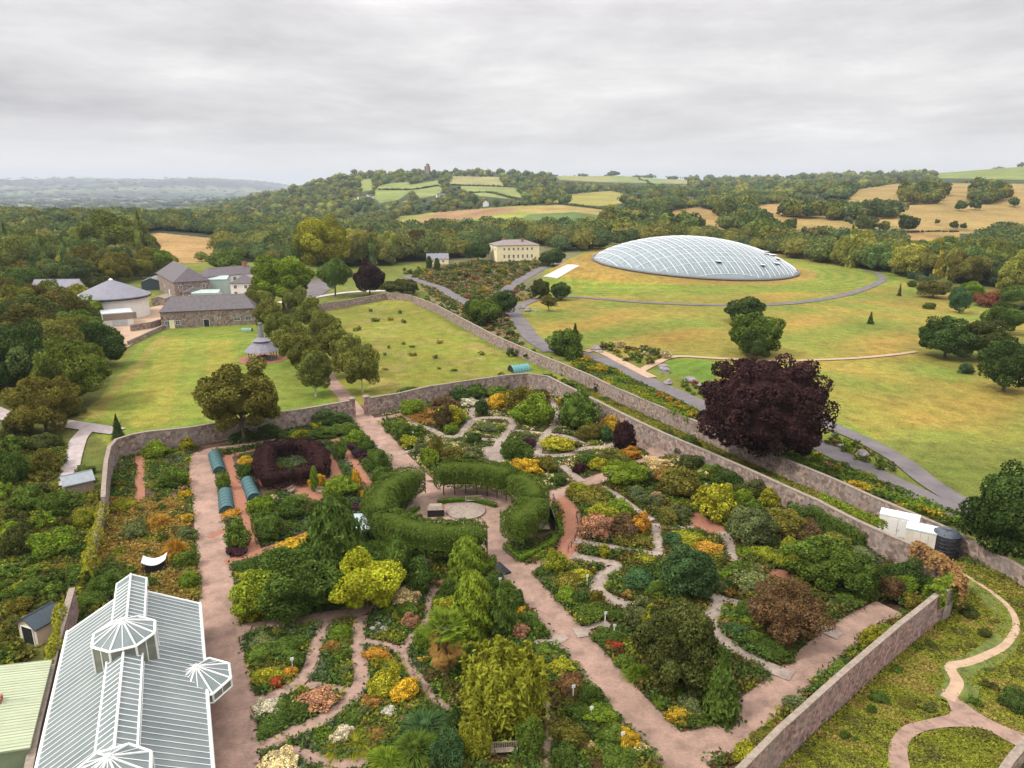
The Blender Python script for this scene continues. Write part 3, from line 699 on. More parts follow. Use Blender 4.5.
STRIPS.append((x, y, 2.2))
x, y = at(79, 491); gable('garden_shed', x, y, R(-50), 2.6, 3.6, 1.8, 2.7, M_WOOD, mat('grey_felt', (.24, .27, .29), .6, .2, 2), 'small wooden hut with a grey roof outside the west wall', door=[('y-', 0, .9, 1.6, M_DARK)])
STRIPS.append((x, y, 2.8))
# green corrugated shed
def tin_shed():
    z = 4.4; a = at(50, 655, z); b = at(29, 737, z); c = at(-60, 690, z)
    ax = Vector((b[0]-a[0], b[1]-a[1], 0)); root = empty('corrugated_shed', (*b, 0), math.atan2(ax.y, ax.x), 'pale green corrugated shed with a stove pipe at the left edge', 'shed')
    Lx = ax.length
    mb = MB(); mb.box(-Lx, 0, -13, -.2, 0, z-.7); mb.build('wall', M_TINW, root)
    r = MB(); r.add([(-Lx-.3, 0, z-.65), (.3, 0, z-.65), (.3, -6.5, z+.35), (-Lx-.3, -6.5, z+.35), (-Lx-.3, -13.2, z-.65), (.3, -13.2, z-.65)], [(0,1,2,3), (3,2,5,4)])
    r.add([(-Lx-.3, 0, z-.8), (.3, 0, z-.8), (.3, -6.5, z+.2), (-Lx-.3, -6.5, z+.2), (-Lx-.3, -13.2, z-.8), (.3, -13.2, z-.8)], [(0,3,2,1), (3,4,5,2)])
    r.add([(.3,0,z-.8),(.3,0,z-.65),(.3,-6.5,z+.35),(.3,-6.5,z+.2),(.3,-13.2,z-.65),(.3,-13.2,z-.8)], [(0,1,2,3),(3,2,4,5)])
    y_ = 0.
    rf = r.build('roof', M_TIN, root)
    rb = MB()
    for i in range(int((Lx+.6)/.35)):
        xx = -Lx-.25 + i*.35; rb.tube([(xx, 0, z-.63), (xx, -6.5, z+.37), (xx, -13.2, z-.63)], .03, 4)
    rb.build('roof_ribs', M_TIN, rf)
    c = MB(); c.tube([(-Lx*.55, -3, z-.4), (-Lx*.55, -3, z+1.5)], .13, 8); c.lathe([(.2, z+1.5), (.2, z+1.75), (.02, z+1.9)], 8, -Lx*.55, -3); ch = c.build('stove_pipe', M_DARK, rf)
    c = MB(); c.box(-Lx*.55-.4, -Lx*.55+.4, -3.4, -2.6, z-.35, z+.12); c.build('flashing', M_BRICKR, ch)
    return root
SH = tin_shed()
# tall shed lights etc later
# ------------------------------------------------------------ great glass dome
def dome():
    root = empty('glass_dome', (GC[0], GC[1], 0), math.atan2(GA[1], GA[0]), 'huge shallow glass dome on the grassy mound', 'dome')
    hm = 12.9
    def S(a, b, off=0.):
        r2 = (a/56.5)**2 + (b/27.6)**2
        return gplane(a, b) + .35 + hm * np.maximum(0, 1 - r2) ** .82 + off
    nr, na = 22, 96; V = [(0, 0, float(S(0, 0)))]; Q = []
    for i in range(1, nr+1):
        r = math.sin(i/nr*math.pi/2)
        for j in range(na):
            th = 2*math.pi*j/na; a, b = 56.5*r*math.cos(th), 27.6*r*math.sin(th); V.append((a, b, float(S(a, b))))
    fs = [(0, 1+j, 1+(j+1) % na) for j in range(na)]
    for i in range(nr-1): fs += [(1+i*na+j, 1+(i+1)*na+j, 1+(i+1)*na+(j+1) % na, 1+i*na+(j+1) % na) for j in range(na)]
    mb = MB(); mb.add(V, fs); gm = glass_mat('dome_glass', (.22, .265, .285), .3, (.15, .195, .215))
    mb.build('glazing', gm, root, smooth=True)
    M_RIB = mat('dome_rib', (.62, .64, .67), .4, .06, 1)
    ribs = MB(); thin = MB(); sk = -.28      # arches lean across the plan
    for k in range(-14, 15):
        a0 = k*4.2; pts = []
        for b in np.linspace(-27.6, 27.6, 41):
            a = a0 + sk*b
            if (a/56.5)**2 + (b/27.6)**2 < 1: pts.append((a, b, float(S(a, b, .12))))
        if len(pts) > 2: ribs.tube(pts, .17, 4, cap=False)
    for k in range(-28, 29):
        a0 = k*2.1; pts = []
        if k % 2 == 0: continue
        for b in np.linspace(-27.6, 27.6, 31):
            a = a0 + sk*b
            if (a/56.5)**2 + (b/27.6)**2 < 1: pts.append((a, b, float(S(a, b, .06))))
        if len(pts) > 2: thin.tube(pts, .07, 3, cap=False)
    for k in range(-10, 11):
        b = k*2.6; pts = [(a, b, float(S(a, b, .08))) for a in np.linspace(-56, 56, 61) if (a/56.5)**2 + (b/27.6)**2 < .995]
        if len(pts) > 2: thin.tube(pts, .05 if k % 2 else .09, 3, cap=False)
    ribs.build('arch_ribs', M_RIB, root); thin.build('glazing_bars', M_RIB, root)
    ring = MB(); pts = [(57*math.cos(t), 28.1*math.sin(t), float(gplane(57*math.cos(t), 28.1*math.sin(t)))+.3) for t in np.linspace(0, 2*math.pi, 97)]
    ring.tube(pts, .55, 6, cap=False); ring.build('rim', mat('dome_rim', (.16, .14, .15), .8, .2, 1), root)
    for a, b in ((-4, -21.5), (22, -20.5), (34, -16), (33, -9), (37, -8), (38.5, -10.5), (36, -5), (41, -5), (-20, 24)):
        v = MB(); z = float(S(a, b)); v.box(-1.3, 1.3, -.8, .8, 0, .1); vo = v.build('vent_flap', M_RIB, root)
        vo.location = (a, b, z+.75); vo.rotation_euler = (.15, .1, 0)
        d = MB(); d.box(-1.2, 1.2, -.7, .7, -.62, -.3); d.build('vent_opening', M_DARK, vo)
dome()
# ------------------------------------------------------------ distant buildings
def face_place(u0, v0, u1, v1, back=0.):
    """base front corners in pixels -> centre, heading, length"""
    a, b = att(u0, v0), att(u1, v1); return Vector((*a, 0)), Vector((*b, 0))
# long stable
a, b = face_place(162, 329, 256, 324); d = b - a; l = d.length; n = Vector((-d.y, d.x, 0)).normalized(); c = (a+b)/2 + n*4.5
gable('long_stable', c.x, c.y, math.atan2(d.y, d.x)-math.pi/2, 9, l, 5.6, 9.4, M_STONE, M_SLATE, 'long low stone stable with slate roof behind the mown lawn', 'stable', .4, hip=.22,
      door=[('x+', -l*.39, 1.3, 2.6, M_CREAM), ('x+', -l*.03, 1.6, 2.4, M_DARK)],
      wins=[('x+', -l*.44, 1.2, 1.2, 1.2), ('x+', -l*.33, 1.2, 1.2, 1.2), ('x+', l*.09, 2.4, 1.8, .5), ('x+', l*.30, 1.6, 1.8, 1.), ('x+', l*.42, 1.6, 1.7, 1.2)])
# round building
def round_house():
    x, y = att(104, 320); y += 7.5; z = float(g(x, y)); dpt = proj(x, y, z)[2]; r = 31*dpt/F
    root = empty('round_building', (x, y, z), 0, 'round white building with a shallow conical slate roof', 'building')
    mb = MB(); mb.lathe([(r, -1), (r, 7.3)], 40); mb.build('wall', M_RENDER, root, smooth=True)
    mb = MB(); mb.lathe([(r, 7.), (r+1.1, 7.), (r+1.1, 7.4), (r*.55, 10.2), (.3, 12.6), (0, 12.8)], 40); mb.lathe([(r+.2, 6.95), (0, 6.95)], 40); ro = mb.build('roof', M_SLATE2, root)
    mb = MB(); mb.lathe([(r+1.16, 6.7), (r+1.16, 7.1), (r+.9, 7.1)], 40); mb.build('gutter', M_BLACK, ro)
    mb = MB(); mb.lathe([(.7, 12.3), (.7, 12.7), (0, 13.1)], 12); mb.build('finial', M_WHITE, ro)
    for ang in (-75, -55, -30): 
        mb = MB(); a_ = R(ang); M = Matrix.Translation((r*math.cos(a_), r*math.sin(a_), 0)) @ Matrix.Rotation(a_, 4, 'Z'); mb.box(-.1, .08, -.7, .7, 0.2, 2.3, M=M); mb.build('door', M_WOOD, root)
    return x, y
round_house()
# flat roofed annex in front
a = Vector((*att(104, 328), 0)); l = 8.5; d = Vector((.85, .527, 0)); n = Vector((-.527, .85, 0)); c = a+d*l/2+n*4.5
ax_ = empty('flat_annex', (c.x, c.y, float(g(c.x, c.y))), math.atan2(d.y, d.x), 'low flat roofed annex with grey doors before the round building', 'building')
mb = MB(); mb.box(-l/2, l/2, -4.5, 4.5, -1, 4.2); mb.build('wall', M_RENDER, ax_)
mb = MB(); mb.box(-l/2-.2, l/2+.2, -4.7, 4.7, 4.203, 4.5); mb.build('roof', M_GREYM, ax_)
mb = MB(); mb.box(-l/2+.1, l/2, -4.62, -4.503, 2.3, 4.18); mb.build('cladding', M_WOOD, ax_)
mb = MB(); mb.box(-l*.2, l*.3, -4.6, -4.503, .1, 2.2); mb.build('door', M_GREYM, ax_)
# stone barn with hipped end
a = Vector((*att(176, 301), 0)); w = 13.; d = Vector((.829, .559, 0)); n = Vector((-.559, .829, 0)); b = a+d*w; c = (a+b)/2 + n*20
gable('stone_barn', c.x, c.y, R(34), w, 40, 7.4, 12.2, M_STONE, M_SLATE, 'tall stone barn with sagging slate roof left of the white house', 'barn', .4, hip=.18,
      door=[('y-', 0, 1.6, 2.8, M_WHITE), ('x-', -7, 2, 3, M_WHITE)], wins=[('y-', -w*.33, 4.6, 1.1, 1.3), ('y-', w*.33, 4.6, 1.1, 1.3), ('x-', 3, 3, 1.2, 1.2)])
# porch on its front
c2 = (a+b)/2 - n*1.8
gable('lean_to', c2.x, c2.y, R(34), w*.62, 5, 3.6, 5.2, M_STONE, M_SLATE, 'stone porch with pale door in front of the tall barn', 'porch', .3, hip=.3, door=[('y-', 0, 1.4, 2.4, M_WHITE)], wins=[('y-', -2.2, 1.4, .8, 1.), ('y-', 2.2, 1.4, .8, 1.)])
# low wall block between
x, y = att(163, 304); gable('stone_outhouse', x, y, R(8), 5, 9, 2.6, 3.4, M_STONE, M_COPE, 'low mossy stone outhouse beside the tall barn', 'outhouse', .1)
x, y = att(150, 290); gable('stone_outhouse', x, y+4, R(15), 8, 10, 3.6, 5.2, M_DKROOF, M_SLATE2, 'grey roofed outbuilding between round building and barn', 'outhouse', .2)
# white house, two blocks
a = att(209, 297); b = att(262, 292); a, b = Vector((*a, 0)), Vector((*b, 0)); d = b-a; l = d.length; n = Vector((-d.y, d.x, 0)).normalized(); c = (a+b)/2 + n*7
gable('white_house', c.x, c.y+3, math.atan2(d.y, d.x)-math.pi/2, 9, l, 7.8, 10.6, M_RENDER, M_SLATE, 'white two storey house with slate roof and red chimney', 'house', .4, hip=.2,
      wins=[('x+', -l*.36, 5.2, 1.3, 1.5), ('x+', -l*.2, 5.2, 1.3, 1.5), ('x+', 0, 5.2, 1.3, 1.5), ('x+', -l*.36, 2.2, 1.3, 1.5), ('x+', -l*.2, 2.2, 1.3, 1.5)], chim=[(0, l*.3, 1.3, 1.4)])
x, y = att(240, 298); gable('white_cottage', x+1, y+3, R(8), 8.5, 9, 6.3, 8.8, M_RENDER, M_SLATE, 'white wing with hipped slate roof, partly behind the lime tree', 'house', .4, hip=.5,
      wins=[('y-', -2.4, 4.1, 1.1, 1.3), ('y-', -2.4, 1.2, 1.1, 1.6), ('y-', 1.6, 4.1, 1.1, 1.3), ('y-', 1.6, 1.2, 1.1, 1.6)])
M_GLG = glass_mat('green_glass', (.33, .42, .39), .15)
x, y = att(206, 301); gable('glazed_link', x, y+1.5, R(-82), 5.5, 10, 3.2, 4.2, M_GLG, M_GLG, 'pale green glazed link between barn and white house', 'conservatory', .1)
x, y = att(204, 297); gable('glazed_link', x+1, y+8, R(-82), 9, 13, 6.6, 7.6, M_GLG, M_GLG, 'tall green tinted glass hall behind the barn', 'conservatory', .1)
# yellow mansion
a = att(506, 262); b = att(537, 261); c_ = att(484, 257)
a, b = Vector((*a, 0)), Vector((*b, 0)); d = b-a; l = d.length*1.05; n = Vector((-d.y, d.x, 0)).normalized(); 
W_ = []
for k in range(7): W_ += [('x+', (k-3)/7*l*1.0, 6.6, 1.0, 1.3), ('x+', (k-3)/7*l*1.0, 2.2, 1.0, 1.8)]
for k in range(4): W_ += [('y-', (k-1.5)*3.6, 6.6, 1., 1.3)]
c = a + d*.36 + n*8
gable('yellow_mansion', c.x, c.y, math.atan2(d.y, d.x)-math.pi/2+R(4), 16, l*1.32, 9.4, 11.9, M_CREAM, mat('mauve_roof', (.20, .165, .155), .7, .25, 1, kind='slate'), 'cream yellow mansion with low red brown roof behind the rock beds', 'mansion', .5, hip=.55, wins=W_, chim=[(3, 4, 1.2, .6), (-2, -6, 1.2, .6)])
x, y = att(437, 264); gable('grey_lodge', x, y+3, R(-80), 7, 12, 3., 5.6, M_CREAM, M_SLATE2, 'single storey building with blue grey roof left of the mansion', 'building', .3, wins=[('x+', -3, 1, 1, 1.2), ('x+', 3, 1, 1, 1.2)])
x, y = att(407, 279); 
# farm roofs in the left woods
M_BARN = mat('barn_sheet', (.60, .58, .60), .6, .15, .3, kind='corr')
x, y = att(58, 258); gable('farm_barn', x, y+5, R(-70), 12, 30, 9, 11.5, M_BARN, M_BARN, 'long pale barn roof showing among the left woods', 'barn', .3)
x, y = att(8, 297); gable('farm_barn', x, y+4, R(-80), 9, 16, 4, 6.5, M_BARN, M_BARN, 'pale roofed shed at the left edge of the woods', 'barn', .3)
x, y = att(50, 300); gable('farm_house', x+1, y+5, R(-85), 7, 17, 4.5, 7.5, M_RENDER, M_SLATE2, 'grey roofed cottage with a cream gable left of the round building', 'cottage', .3, wins=[('x+', -4, 1.2, 1, 1.2), ('x+', 2, 1.2, 1, 1.2)])
x, y = att(428, 176); 
# tower on the hill
tx, ty = att(428, 178); tz = float(g(tx, ty)); tw = empty('folly_tower', (tx, ty, tz), .4, 'small triangular stone folly tower on the hill skyline', 'tower')
s_ = 4.2*1.5; tri = [(s_*math.cos(R(a_)), s_*math.sin(R(a_))) for a_ in (-90, 30, 150)]
hT = 36
mb = MB(); mb.prism(tri, -5, hT*.62)
for p in tri: mb.lathe([(2.2, -5), (2.0, hT*.72), (2.4, hT*.72), (2.4, hT*.78), (0, hT*.78)], 10, *p)
mb.build('tower_body', M_STONE, tw); mb = MB(); mb.lathe([(4.3, hT*.62), (4.2, hT*.88), (4.6, hT*.88), (4.6, hT*.93), (0, hT*.98)], 6); mb.build('lantern_room', M_STONE, tw)
# far white farmhouses on the hillside
for i, (u, v) in enumerate(((441,158+40), (362,201), (370,199), (486,206), (690,203))):
    x, y = att(u, v if i else 198); gable('hill_farmhouse', x, y, R(-70 + 23*i), 8, 16, 5, 8, M_RENDER, M_SLATE, ['white farmhouse low on the wooded hill, right of the round fields', 'white farmhouse on the wooded hillside, left of a pair', 'white farmhouse on the wooded hillside, right of a pair', 'white farm at the top edge of the brown field', 'pale house between the golden fields behind the dome'][i], 'farmhouse', .3)
# ------------------------------------------------------------ things in and round the garden
def gazebo():
    x, y = att(263, 359); z = float(g(x, y)); rt = empty('gazebo', (x, y, z), .2, 'timber gazebo with flared shingle roof and tall tapering spire', 'gazebo')
    k = proj(x, y, z)[2] / F; r = 16.5*k
    mb = MB(); mb.lathe([(r*1.45, -.3), (r*1.45, .10), (0, .10)], 32); mb.build('brick_pad', M_RED, rt)
    mb = MB(); mb.lathe([(r*.8, .1), (r*.8, .3), (0, .3)], 12); mb.build('floor', M_PURPSL, rt)
    for j in range(8):
        a = j/8*2*math.pi; mb = MB(); mb.tube([(r*.8*math.cos(a), r*.8*math.sin(a), .1), (r*.8*math.cos(a), r*.8*math.sin(a), 2.5)], .13, 6); mb.build('post', M_WOOD, rt)
    mb = MB(); mb.lathe([(r*1.03, 2.3), (r, 2.5), (r*.8, 3.3), (r*.5, 4.4), (r*.38, 4.8), (0, 4.8)], 12); mb.lathe([(r*1.0, 2.28), (0, 2.7)], 12); ro = mb.build('roof', M_PURPSL, rt)
    mb = MB(); mb.lathe([(r*.33, 4.6), (r*.56, 4.9), (r*.2, 5.7), (r*.16, 5.8)], 12); mb.build('collar', M_PURPSL, ro)
    mb = MB(); mb.lathe([(r*.19, 5.7), (r*.1, 9.), (r*.14, 9.1), (r*.14, 9.4), (0, 9.4)], 8); mb.build('spire', M_SLATE2, ro)
    mb = MB(); mb.lathe([(r*.35, .3), (r*.35, .8), (0, .8)], 12); mb.build('hearth', M_STONE, rt)
    AREAS.append([(x+r*1.4*math.cos(t), y+r*1.4*math.sin(t)) for t in np.linspace(0, 6.28, 13)[:-1]])
gazebo()
def tunnel(u, v, rz, r, l, label, m=M_TEAL, name='net_tunnel', ter=False, cat='tunnel'):
    x, y = (att if ter else at)(u, v); z = float(g(x, y)) if ter else 0
    rt = empty(name, (x, y, z), rz, label, cat)
    V = []; n = 14; seg = 12
    for i in range(seg+1):
        yy = -l/2 + l*i/seg; rr = r*(1+.03*math.cos(i*math.pi)); V += [(rr*math.cos(math.pi*j/n), yy, rr*1.05*math.sin(math.pi*j/n)) for j in range(n+1)]
    mb = MB(); mb.add(V, [(i*(n+1)+j, i*(n+1)+j+1, (i+1)*(n+1)+j+1, (i+1)*(n+1)+j) for i in range(seg) for j in range(n)])
    mb.build('cover', m, rt, smooth=True)
    mb = MB()
    for yy in np.linspace(-l/2, l/2, 7): mb.tube([(r*1.04*math.cos(math.pi*j/n), yy, r*1.09*math.sin(math.pi*j/n)) for j in range(n+1)], .04, 5)
    mb.build('hoops', M_TEALD, rt)
    mb = MB()
    for yy in (-l/2+.15, l/2-.15): mb.add([(0, yy, 0)] + [(r*.97*math.cos(math.pi*j/n), yy, r*math.sin(math.pi*j/n)) for j in range(n+1)], [(0, j+1, j+2) for j in range(n)])
    mb.build('end_net', M_TEALD if m is M_TEAL else M_DARK, rt)
    STRIPS.append((x, y, max(r, l/2.2)))
tunnel(217, 464, R(27), .95, 8.2, 'blue green net tunnel at the top left of the vegetable plot')
tunnel(251, 491, R(27), .95, 7.0, 'blue green net tunnel with a frilled white edge, middle of the three')
tunnel(226, 503, R(23), .95, 6.8, 'blue green net tunnel nearest the pink path, above orange flowers')
tunnel(519, 371, R(-62), 1.5, 4.6, 'teal half round shelter against the outer wall', mat('teal_sheet', (.10, .26, .27), .5, .15, 2), 'arched_shelter', True, 'shelter')
tunnel(247, 331, R(-85), .9, 3.0, 'low green hut on the far side of the mown lawn', mat('green_sheet', (.20, .33, .24), .5, .15, 2), 'arched_shelter', True, 'shelter')
# cloches structure with curved white top near greenhouse
def canopy(u, v, rz, w, l, h, label, mt, ms, name='curved_shelter'):
    x, y = at(u, v); rt = empty(name, (x, y, 0), rz, label, 'shelter'); n = 10
    V = []; 
    for i in range(n+1):
        t = i/n*2-1; zz = h + .55*t*t; V += [(t*w/2, -l/2, zz), (t*w/2, l/2, zz), (t*w/2, l/2, zz+.08), (t*w/2, -l/2, zz+.08)]
    F_ = [(i*4+j, i*4+(j+1) % 4, i*4+4+(j+1) % 4, i*4+4+j) for i in range(n) for j in range(4)] + [(0,1,2,3), (n*4+3, n*4+2, n*4+1, n*4)]
    mb = MB(); mb.add(V, F_); mb.build('canopy', mt, rt)
    mb = MB(); mb.box(-w*.4, w*.4, -l*.35, l*.35, 0, h-.02); mb.build('body', ms, rt)
    for sx in (-1, 1):
        for sy in (-1, 1): mb = MB(); mb.tube([(sx*w*.46, sy*l*.42, 0), (sx*w*.46, sy*l*.42, h+.42)], .05, 6); mb.build('leg', M_BLACK, rt)
    STRIPS.append((x, y, w*.6)); return rt
canopy(156, 570, R(18), 2.5, 1.7, 1.0, 'dark shelter with a sagging white top in the orange grass', M_WHITE, M_BLACK)
# containers and tank by the outer wall
def container(u, v, rz, l, w, h, label, m, mr):
    x, y = at(u, v); rt = empty('storage_container', (x, y, 0), rz, label, 'container')
    mb = MB(); mb.box(-l/2, l/2, -w/2, w/2, .12, h); mb.build('body', m, rt)
    mb = MB(); mb.box(-l/2-.05, l/2+.05, -w/2-.05, w/2+.05, h+.002, h+.16); mb.build('lid', mr, rt)
    mb = MB()
    for k in range(int(l/.5)): mb.box(-l/2+.2+k*.5, -l/2+.28+k*.5, -w/2-.03, -w/2, .2, h-.05)
    mb.build('ribs', m, rt)
    for s in (-1, 1): mb = MB(); mb.box(s*l*.12-.42, s*l*.12+.42, -w/2-.07, -w/2-.032, .25, h-.2); d = mb.build('door', m, rt); mb = MB(); mb.box(s*.12-.03, s*.12+.03, -w/2-.13, -w/2-.072, 1, 1.3); mb.build('handle', M_GREYM, d)
    STRIPS.append((x, y, l/2)); return rt
container(897, 535, R(-33), 4.3, 1.9, 2.7, 'white storage container beside the outer wall, left of the water tank', M_RENDER, M_WHITE)
container(919, 547, R(-33), 3.2, 2.4, 2.5, 'cream storage shed with a pale blue roof between container and black tank', mat('cream_board', (.55, .50, .43), .8, .12, 1), mat('blue_roof', (.42, .50, .54), .4, .1, 1))
x, y = at(944, 553); tk = empty('water_tank', (x, y, 0), 0, 'big round black water tank beside the outer wall', 'tank')
mb = MB(); mb.lathe([(1.5, 0), (1.5, 2.5), (1.42, 2.62)], 28)
for k in range(5): mb.lathe([(1.5, .3+k*.45), (1.56, .35+k*.45), (1.5, .4+k*.45)], 28)
mb.build('tank_body', M_BLACK, tk, smooth=True); mb = MB(); mb.lathe([(1.5, 2.6), (1.1, 2.95), (.35, 3.1), (.35, 3.22), (0, 3.24)], 28)
for j in range(8): mb.tube([(.4*math.cos(j*.785), .4*math.sin(j*.785), 3.12), (1.4*math.cos(j*.785), 1.4*math.sin(j*.785), 2.76)], .05, 4)
mb.build('lid', mat('tank_lid', (.06, .07, .09), .3, .2, 1), tk); STRIPS.append((x, y, 2))
# benches, chest, planters
def bench(u, v, rz, label, l=1.8, name='garden_bench'):
    x, y = at(u, v); rt = empty(name, (x, y, 0.03), rz, label, 'bench')
    for nm, zz, yy, hh in (('seat', .45, 0, 0),):
        mb = MB()
        for k in range(4): mb.box(-l/2, l/2, -.24+k*.125, -.13+k*.125, .43, .47)
        mb.build('seat', M_WOOD, rt)
    mb = MB(); mb.box(-l/2, l/2, .26, .3, .88, .97)
    for k in range(int(l/.14)): mb.box(-l/2+.05+k*.14, -l/2+.11+k*.14, .262, .298, .47, .88)
    mb.build('backrest', M_WOOD, rt)
    for s in (-1, 1):
        mb = MB(); mb.box(s*l/2-.04, s*l/2+.04, -.28, .25, .62, .67); mb.build('armrest', M_WOOD, rt)
        for yy, h in ((-.26, .62), (.24, .88)): mb = MB(); mb.box(s*l/2-.035, s*l/2+.035, yy-.035, yy+.035, -.03, h); mb.build('leg', M_WOOD, rt)
    STRIPS.append((x, y, .9)); return rt
bench(474, 503, R(8), 'wooden bench before the back hedge of the ring', 2.3)
bench(504, 755, R(4), 'wooden bench among the bamboo at the bottom', 2.0)
bench(322, 494, R(-5), 'small grey bench in the red gravel court, under the yellow flowers', 1.5)
bench(292, 493, R(70), 'pale stone bench at the left of the red gravel court', 1.2)
def chest(u, v, rz, label):
    x, y = at(u, v); rt = empty('glazed_chest', (x, y, .03), rz, label, 'sculpture')
    mb = MB(); mb.box(-1.1, 1.1, -.7, .7, .15, 1.0); mb.build('body', M_BLACK, rt)
    mb = MB(); mb.add([(-1.1,-.75,1.003),(1.1,-.75,1.003),(1.1,.75,1.003),(-1.1,.75,1.003),(-.8,-.45,1.45),(.8,-.45,1.45),(.8,.45,1.45),(-.8,.45,1.45)], [(0,1,5,4),(1,2,6,5),(2,3,7,6),(3,0,4,7),(4,5,6,7)]); mb.build('lid', M_WOOD, rt)
    for sx in (-1, 1):
        for sy in (-1, 1): mb = MB(); mb.tube([(sx*1.05, sy*.65, 0), (sx*1.05, sy*.65, 1.0)], .06, 6); mb.build('leg', M_BLACK, rt)
chest(436, 515, R(5), 'dark boxy water feature with pale lid in the brick court')
x, y = at(466, 512); fo = empty('stone_basin', (x, y, .03), 0, 'flat round stone basin in the middle of the brick court', 'fountain')
mb = MB(); mb.lathe([(2.6, 0.), (2.6, .24), (2.42, .24), (2.42, .20)], 36); mb.build('rim', M_GREY, fo)
mb = MB(); mb.lathe([(2.42, .2), (1.2, .23), (0, .2)], 36); mb.build('cobbles', M_COPE, fo)
# glass canopies tucked under the ring hedge
def arc_band(name, cx, cy, r0, r1, a0, a1, z0, z1, m, label=None, cat=None, n=24, parent=None, crown=0.):
    V = []
    for i in range(n+1):
        a = R(a0+(a1-a0)*i/n); c_, s__ = math.cos(a), math.sin(a)
        V += [(cx+r0*c_, cy+r0*s__, z0), (cx+r1*c_, cy+r1*s__, z0), (cx+r1*c_, cy+r1*s__, z1+crown), (cx+r0*c_, cy+r0*s__, z1)]
    F_ = [(i*4+j, i*4+(j+1) % 4, i*4+4+(j+1) % 4, i*4+4+j) for i in range(n) for j in range(4)] + [(0,1,2,3), (n*4+3, n*4+2, n*4+1, n*4)]
    mb = MB(); mb.add(V, F_); o = mb.build(name, m, parent); 
    if label: tag(o, label, cat)
    return o
# ------------------------------------------------------------ foliage material and templates
def foliage_mat():
    m = bpy.data.materials.new('foliage'); m.use_nodes = True; nt = m.node_tree; nt.nodes.clear()
    o = nt.nodes.new('ShaderNodeOutputMaterial'); oi = nt.nodes.new('ShaderNodeObjectInfo')
    vc = nt.nodes.new('ShaderNodeVertexColor'); vc.layer_name = 'Col'
    c = mixc(nt, 1., oi.outputs['Color'], vc.outputs[0], 'MULTIPLY')
    t = nt.nodes.new('ShaderNodeTexCoord')
    f = ramp(nt, noise(nt, t.outputs['Object'], 2.3, 3, .6), [(.3, .75), (.7, 1.25)])
    c = mixc(nt, .8, c, f, 'MULTIPLY')
    d = nt.nodes.new('ShaderNodeBsdfDiffuse'); tr = nt.nodes.new('ShaderNodeBsdfTranslucent'); mx = nt.nodes.new('ShaderNodeMixShader')
    nt.links.new(c, d.inputs[0]); nt.links.new(c, tr.inputs[0]); mx.inputs[0].default_value = .28
    nt.links.new(d.outputs[0], mx.inputs[1]); nt.links.new(tr.outputs[0], mx.inputs[2]); nt.links.new(mx.outputs[0], o.inputs[0])
    return m
M_FOL = foliage_mat()
def leaves(Pn, Nn, size, col_, r, aspect=1.5, jit=.7, twist=True):
    """quads (diamond leaves) at points; returns V,Q,C"""
    n = len(Pn); Nn = Nn + r.normal(0, jit, (n, 3)); Nn /= np.linalg.norm(Nn, axis=1)[:, None] + 1e-9
    T = r.normal(0, 1, (n, 3)); T -= (T * Nn).sum(1)[:, None] * Nn; T /= np.linalg.norm(T, axis=1)[:, None] + 1e-9
    B = np.cross(Nn, T); s = (size * r.uniform(.65, 1.35, n))[:, None]
    V = np.stack([Pn - T*s*aspect/2, Pn + B*s/2 + Nn*s*.1, Pn + T*s*aspect/2, Pn - B*s/2 + Nn*s*.1], 1).reshape(-1, 3)
    Q = np.arange(4*n).reshape(n, 4); C = np.repeat(col_, 4, 0)
    return V, Q, C
def ico(sub):
    bm = bmesh.new(); bmesh.ops.create_icosphere(bm, subdivisions=sub, radius=1); V = np.array([v.co[:] for v in bm.verts]); T = np.array([[v.index for v in f.verts] for f in bm.faces]); bm.free()
    return V, T
ICO = {k: ico(k) for k in (1, 2, 3)}
def tri2quad(T): return np.concatenate([T, T[:, 2:3]], 1)
def sdirs(n, r):
    i = np.arange(n) + .5; ph = np.arccos(1 - 2*i/n); th = math.pi*(1+5**.5)*i
    D = np.stack([np.cos(th)*np.sin(ph), np.sin(th)*np.sin(ph), np.cos(ph)], 1) + r.normal(0, .12, (n, 3))
    return D / np.linalg.norm(D, axis=1)[:, None]
def join(parts):
    V = []; Q = []; C = []; o = 0
    for v, q, c in parts: V.append(v); Q.append(q+o); C.append(c); o += len(v)
    return np.concatenate(V), np.concatenate(Q), np.concatenate(C)
def core(r, rad, sub, colv=.85, sq=(1, 1, 1), cz=0):
    V, T = ICO[sub]; ph = r.uniform(0, 6, 3)
    n = 1 + .12*np.sin(V[:, 0]*5+ph[0])*np.sin(V[:, 1]*5+ph[1]) + .1*np.sin(V[:, 2]*6+ph[2])
    W = V*n[:, None]*rad*np.array(sq) + np.array((0, 0, cz)); T = T[:, [0, 1, 2]]
    # degenerate 4th corner is avoided: split each triangle into a quad with an edge midpoint
    a, b, c = W[T[:, 0]], W[T[:, 1]], W[T[:, 2]]; m = (a+c)/2
    VV = np.stack([a, b, c, m], 1).reshape(-1, 3); return VV, np.arange(len(VV)).reshape(-1, 4), np.full((len(VV), 3), colv)
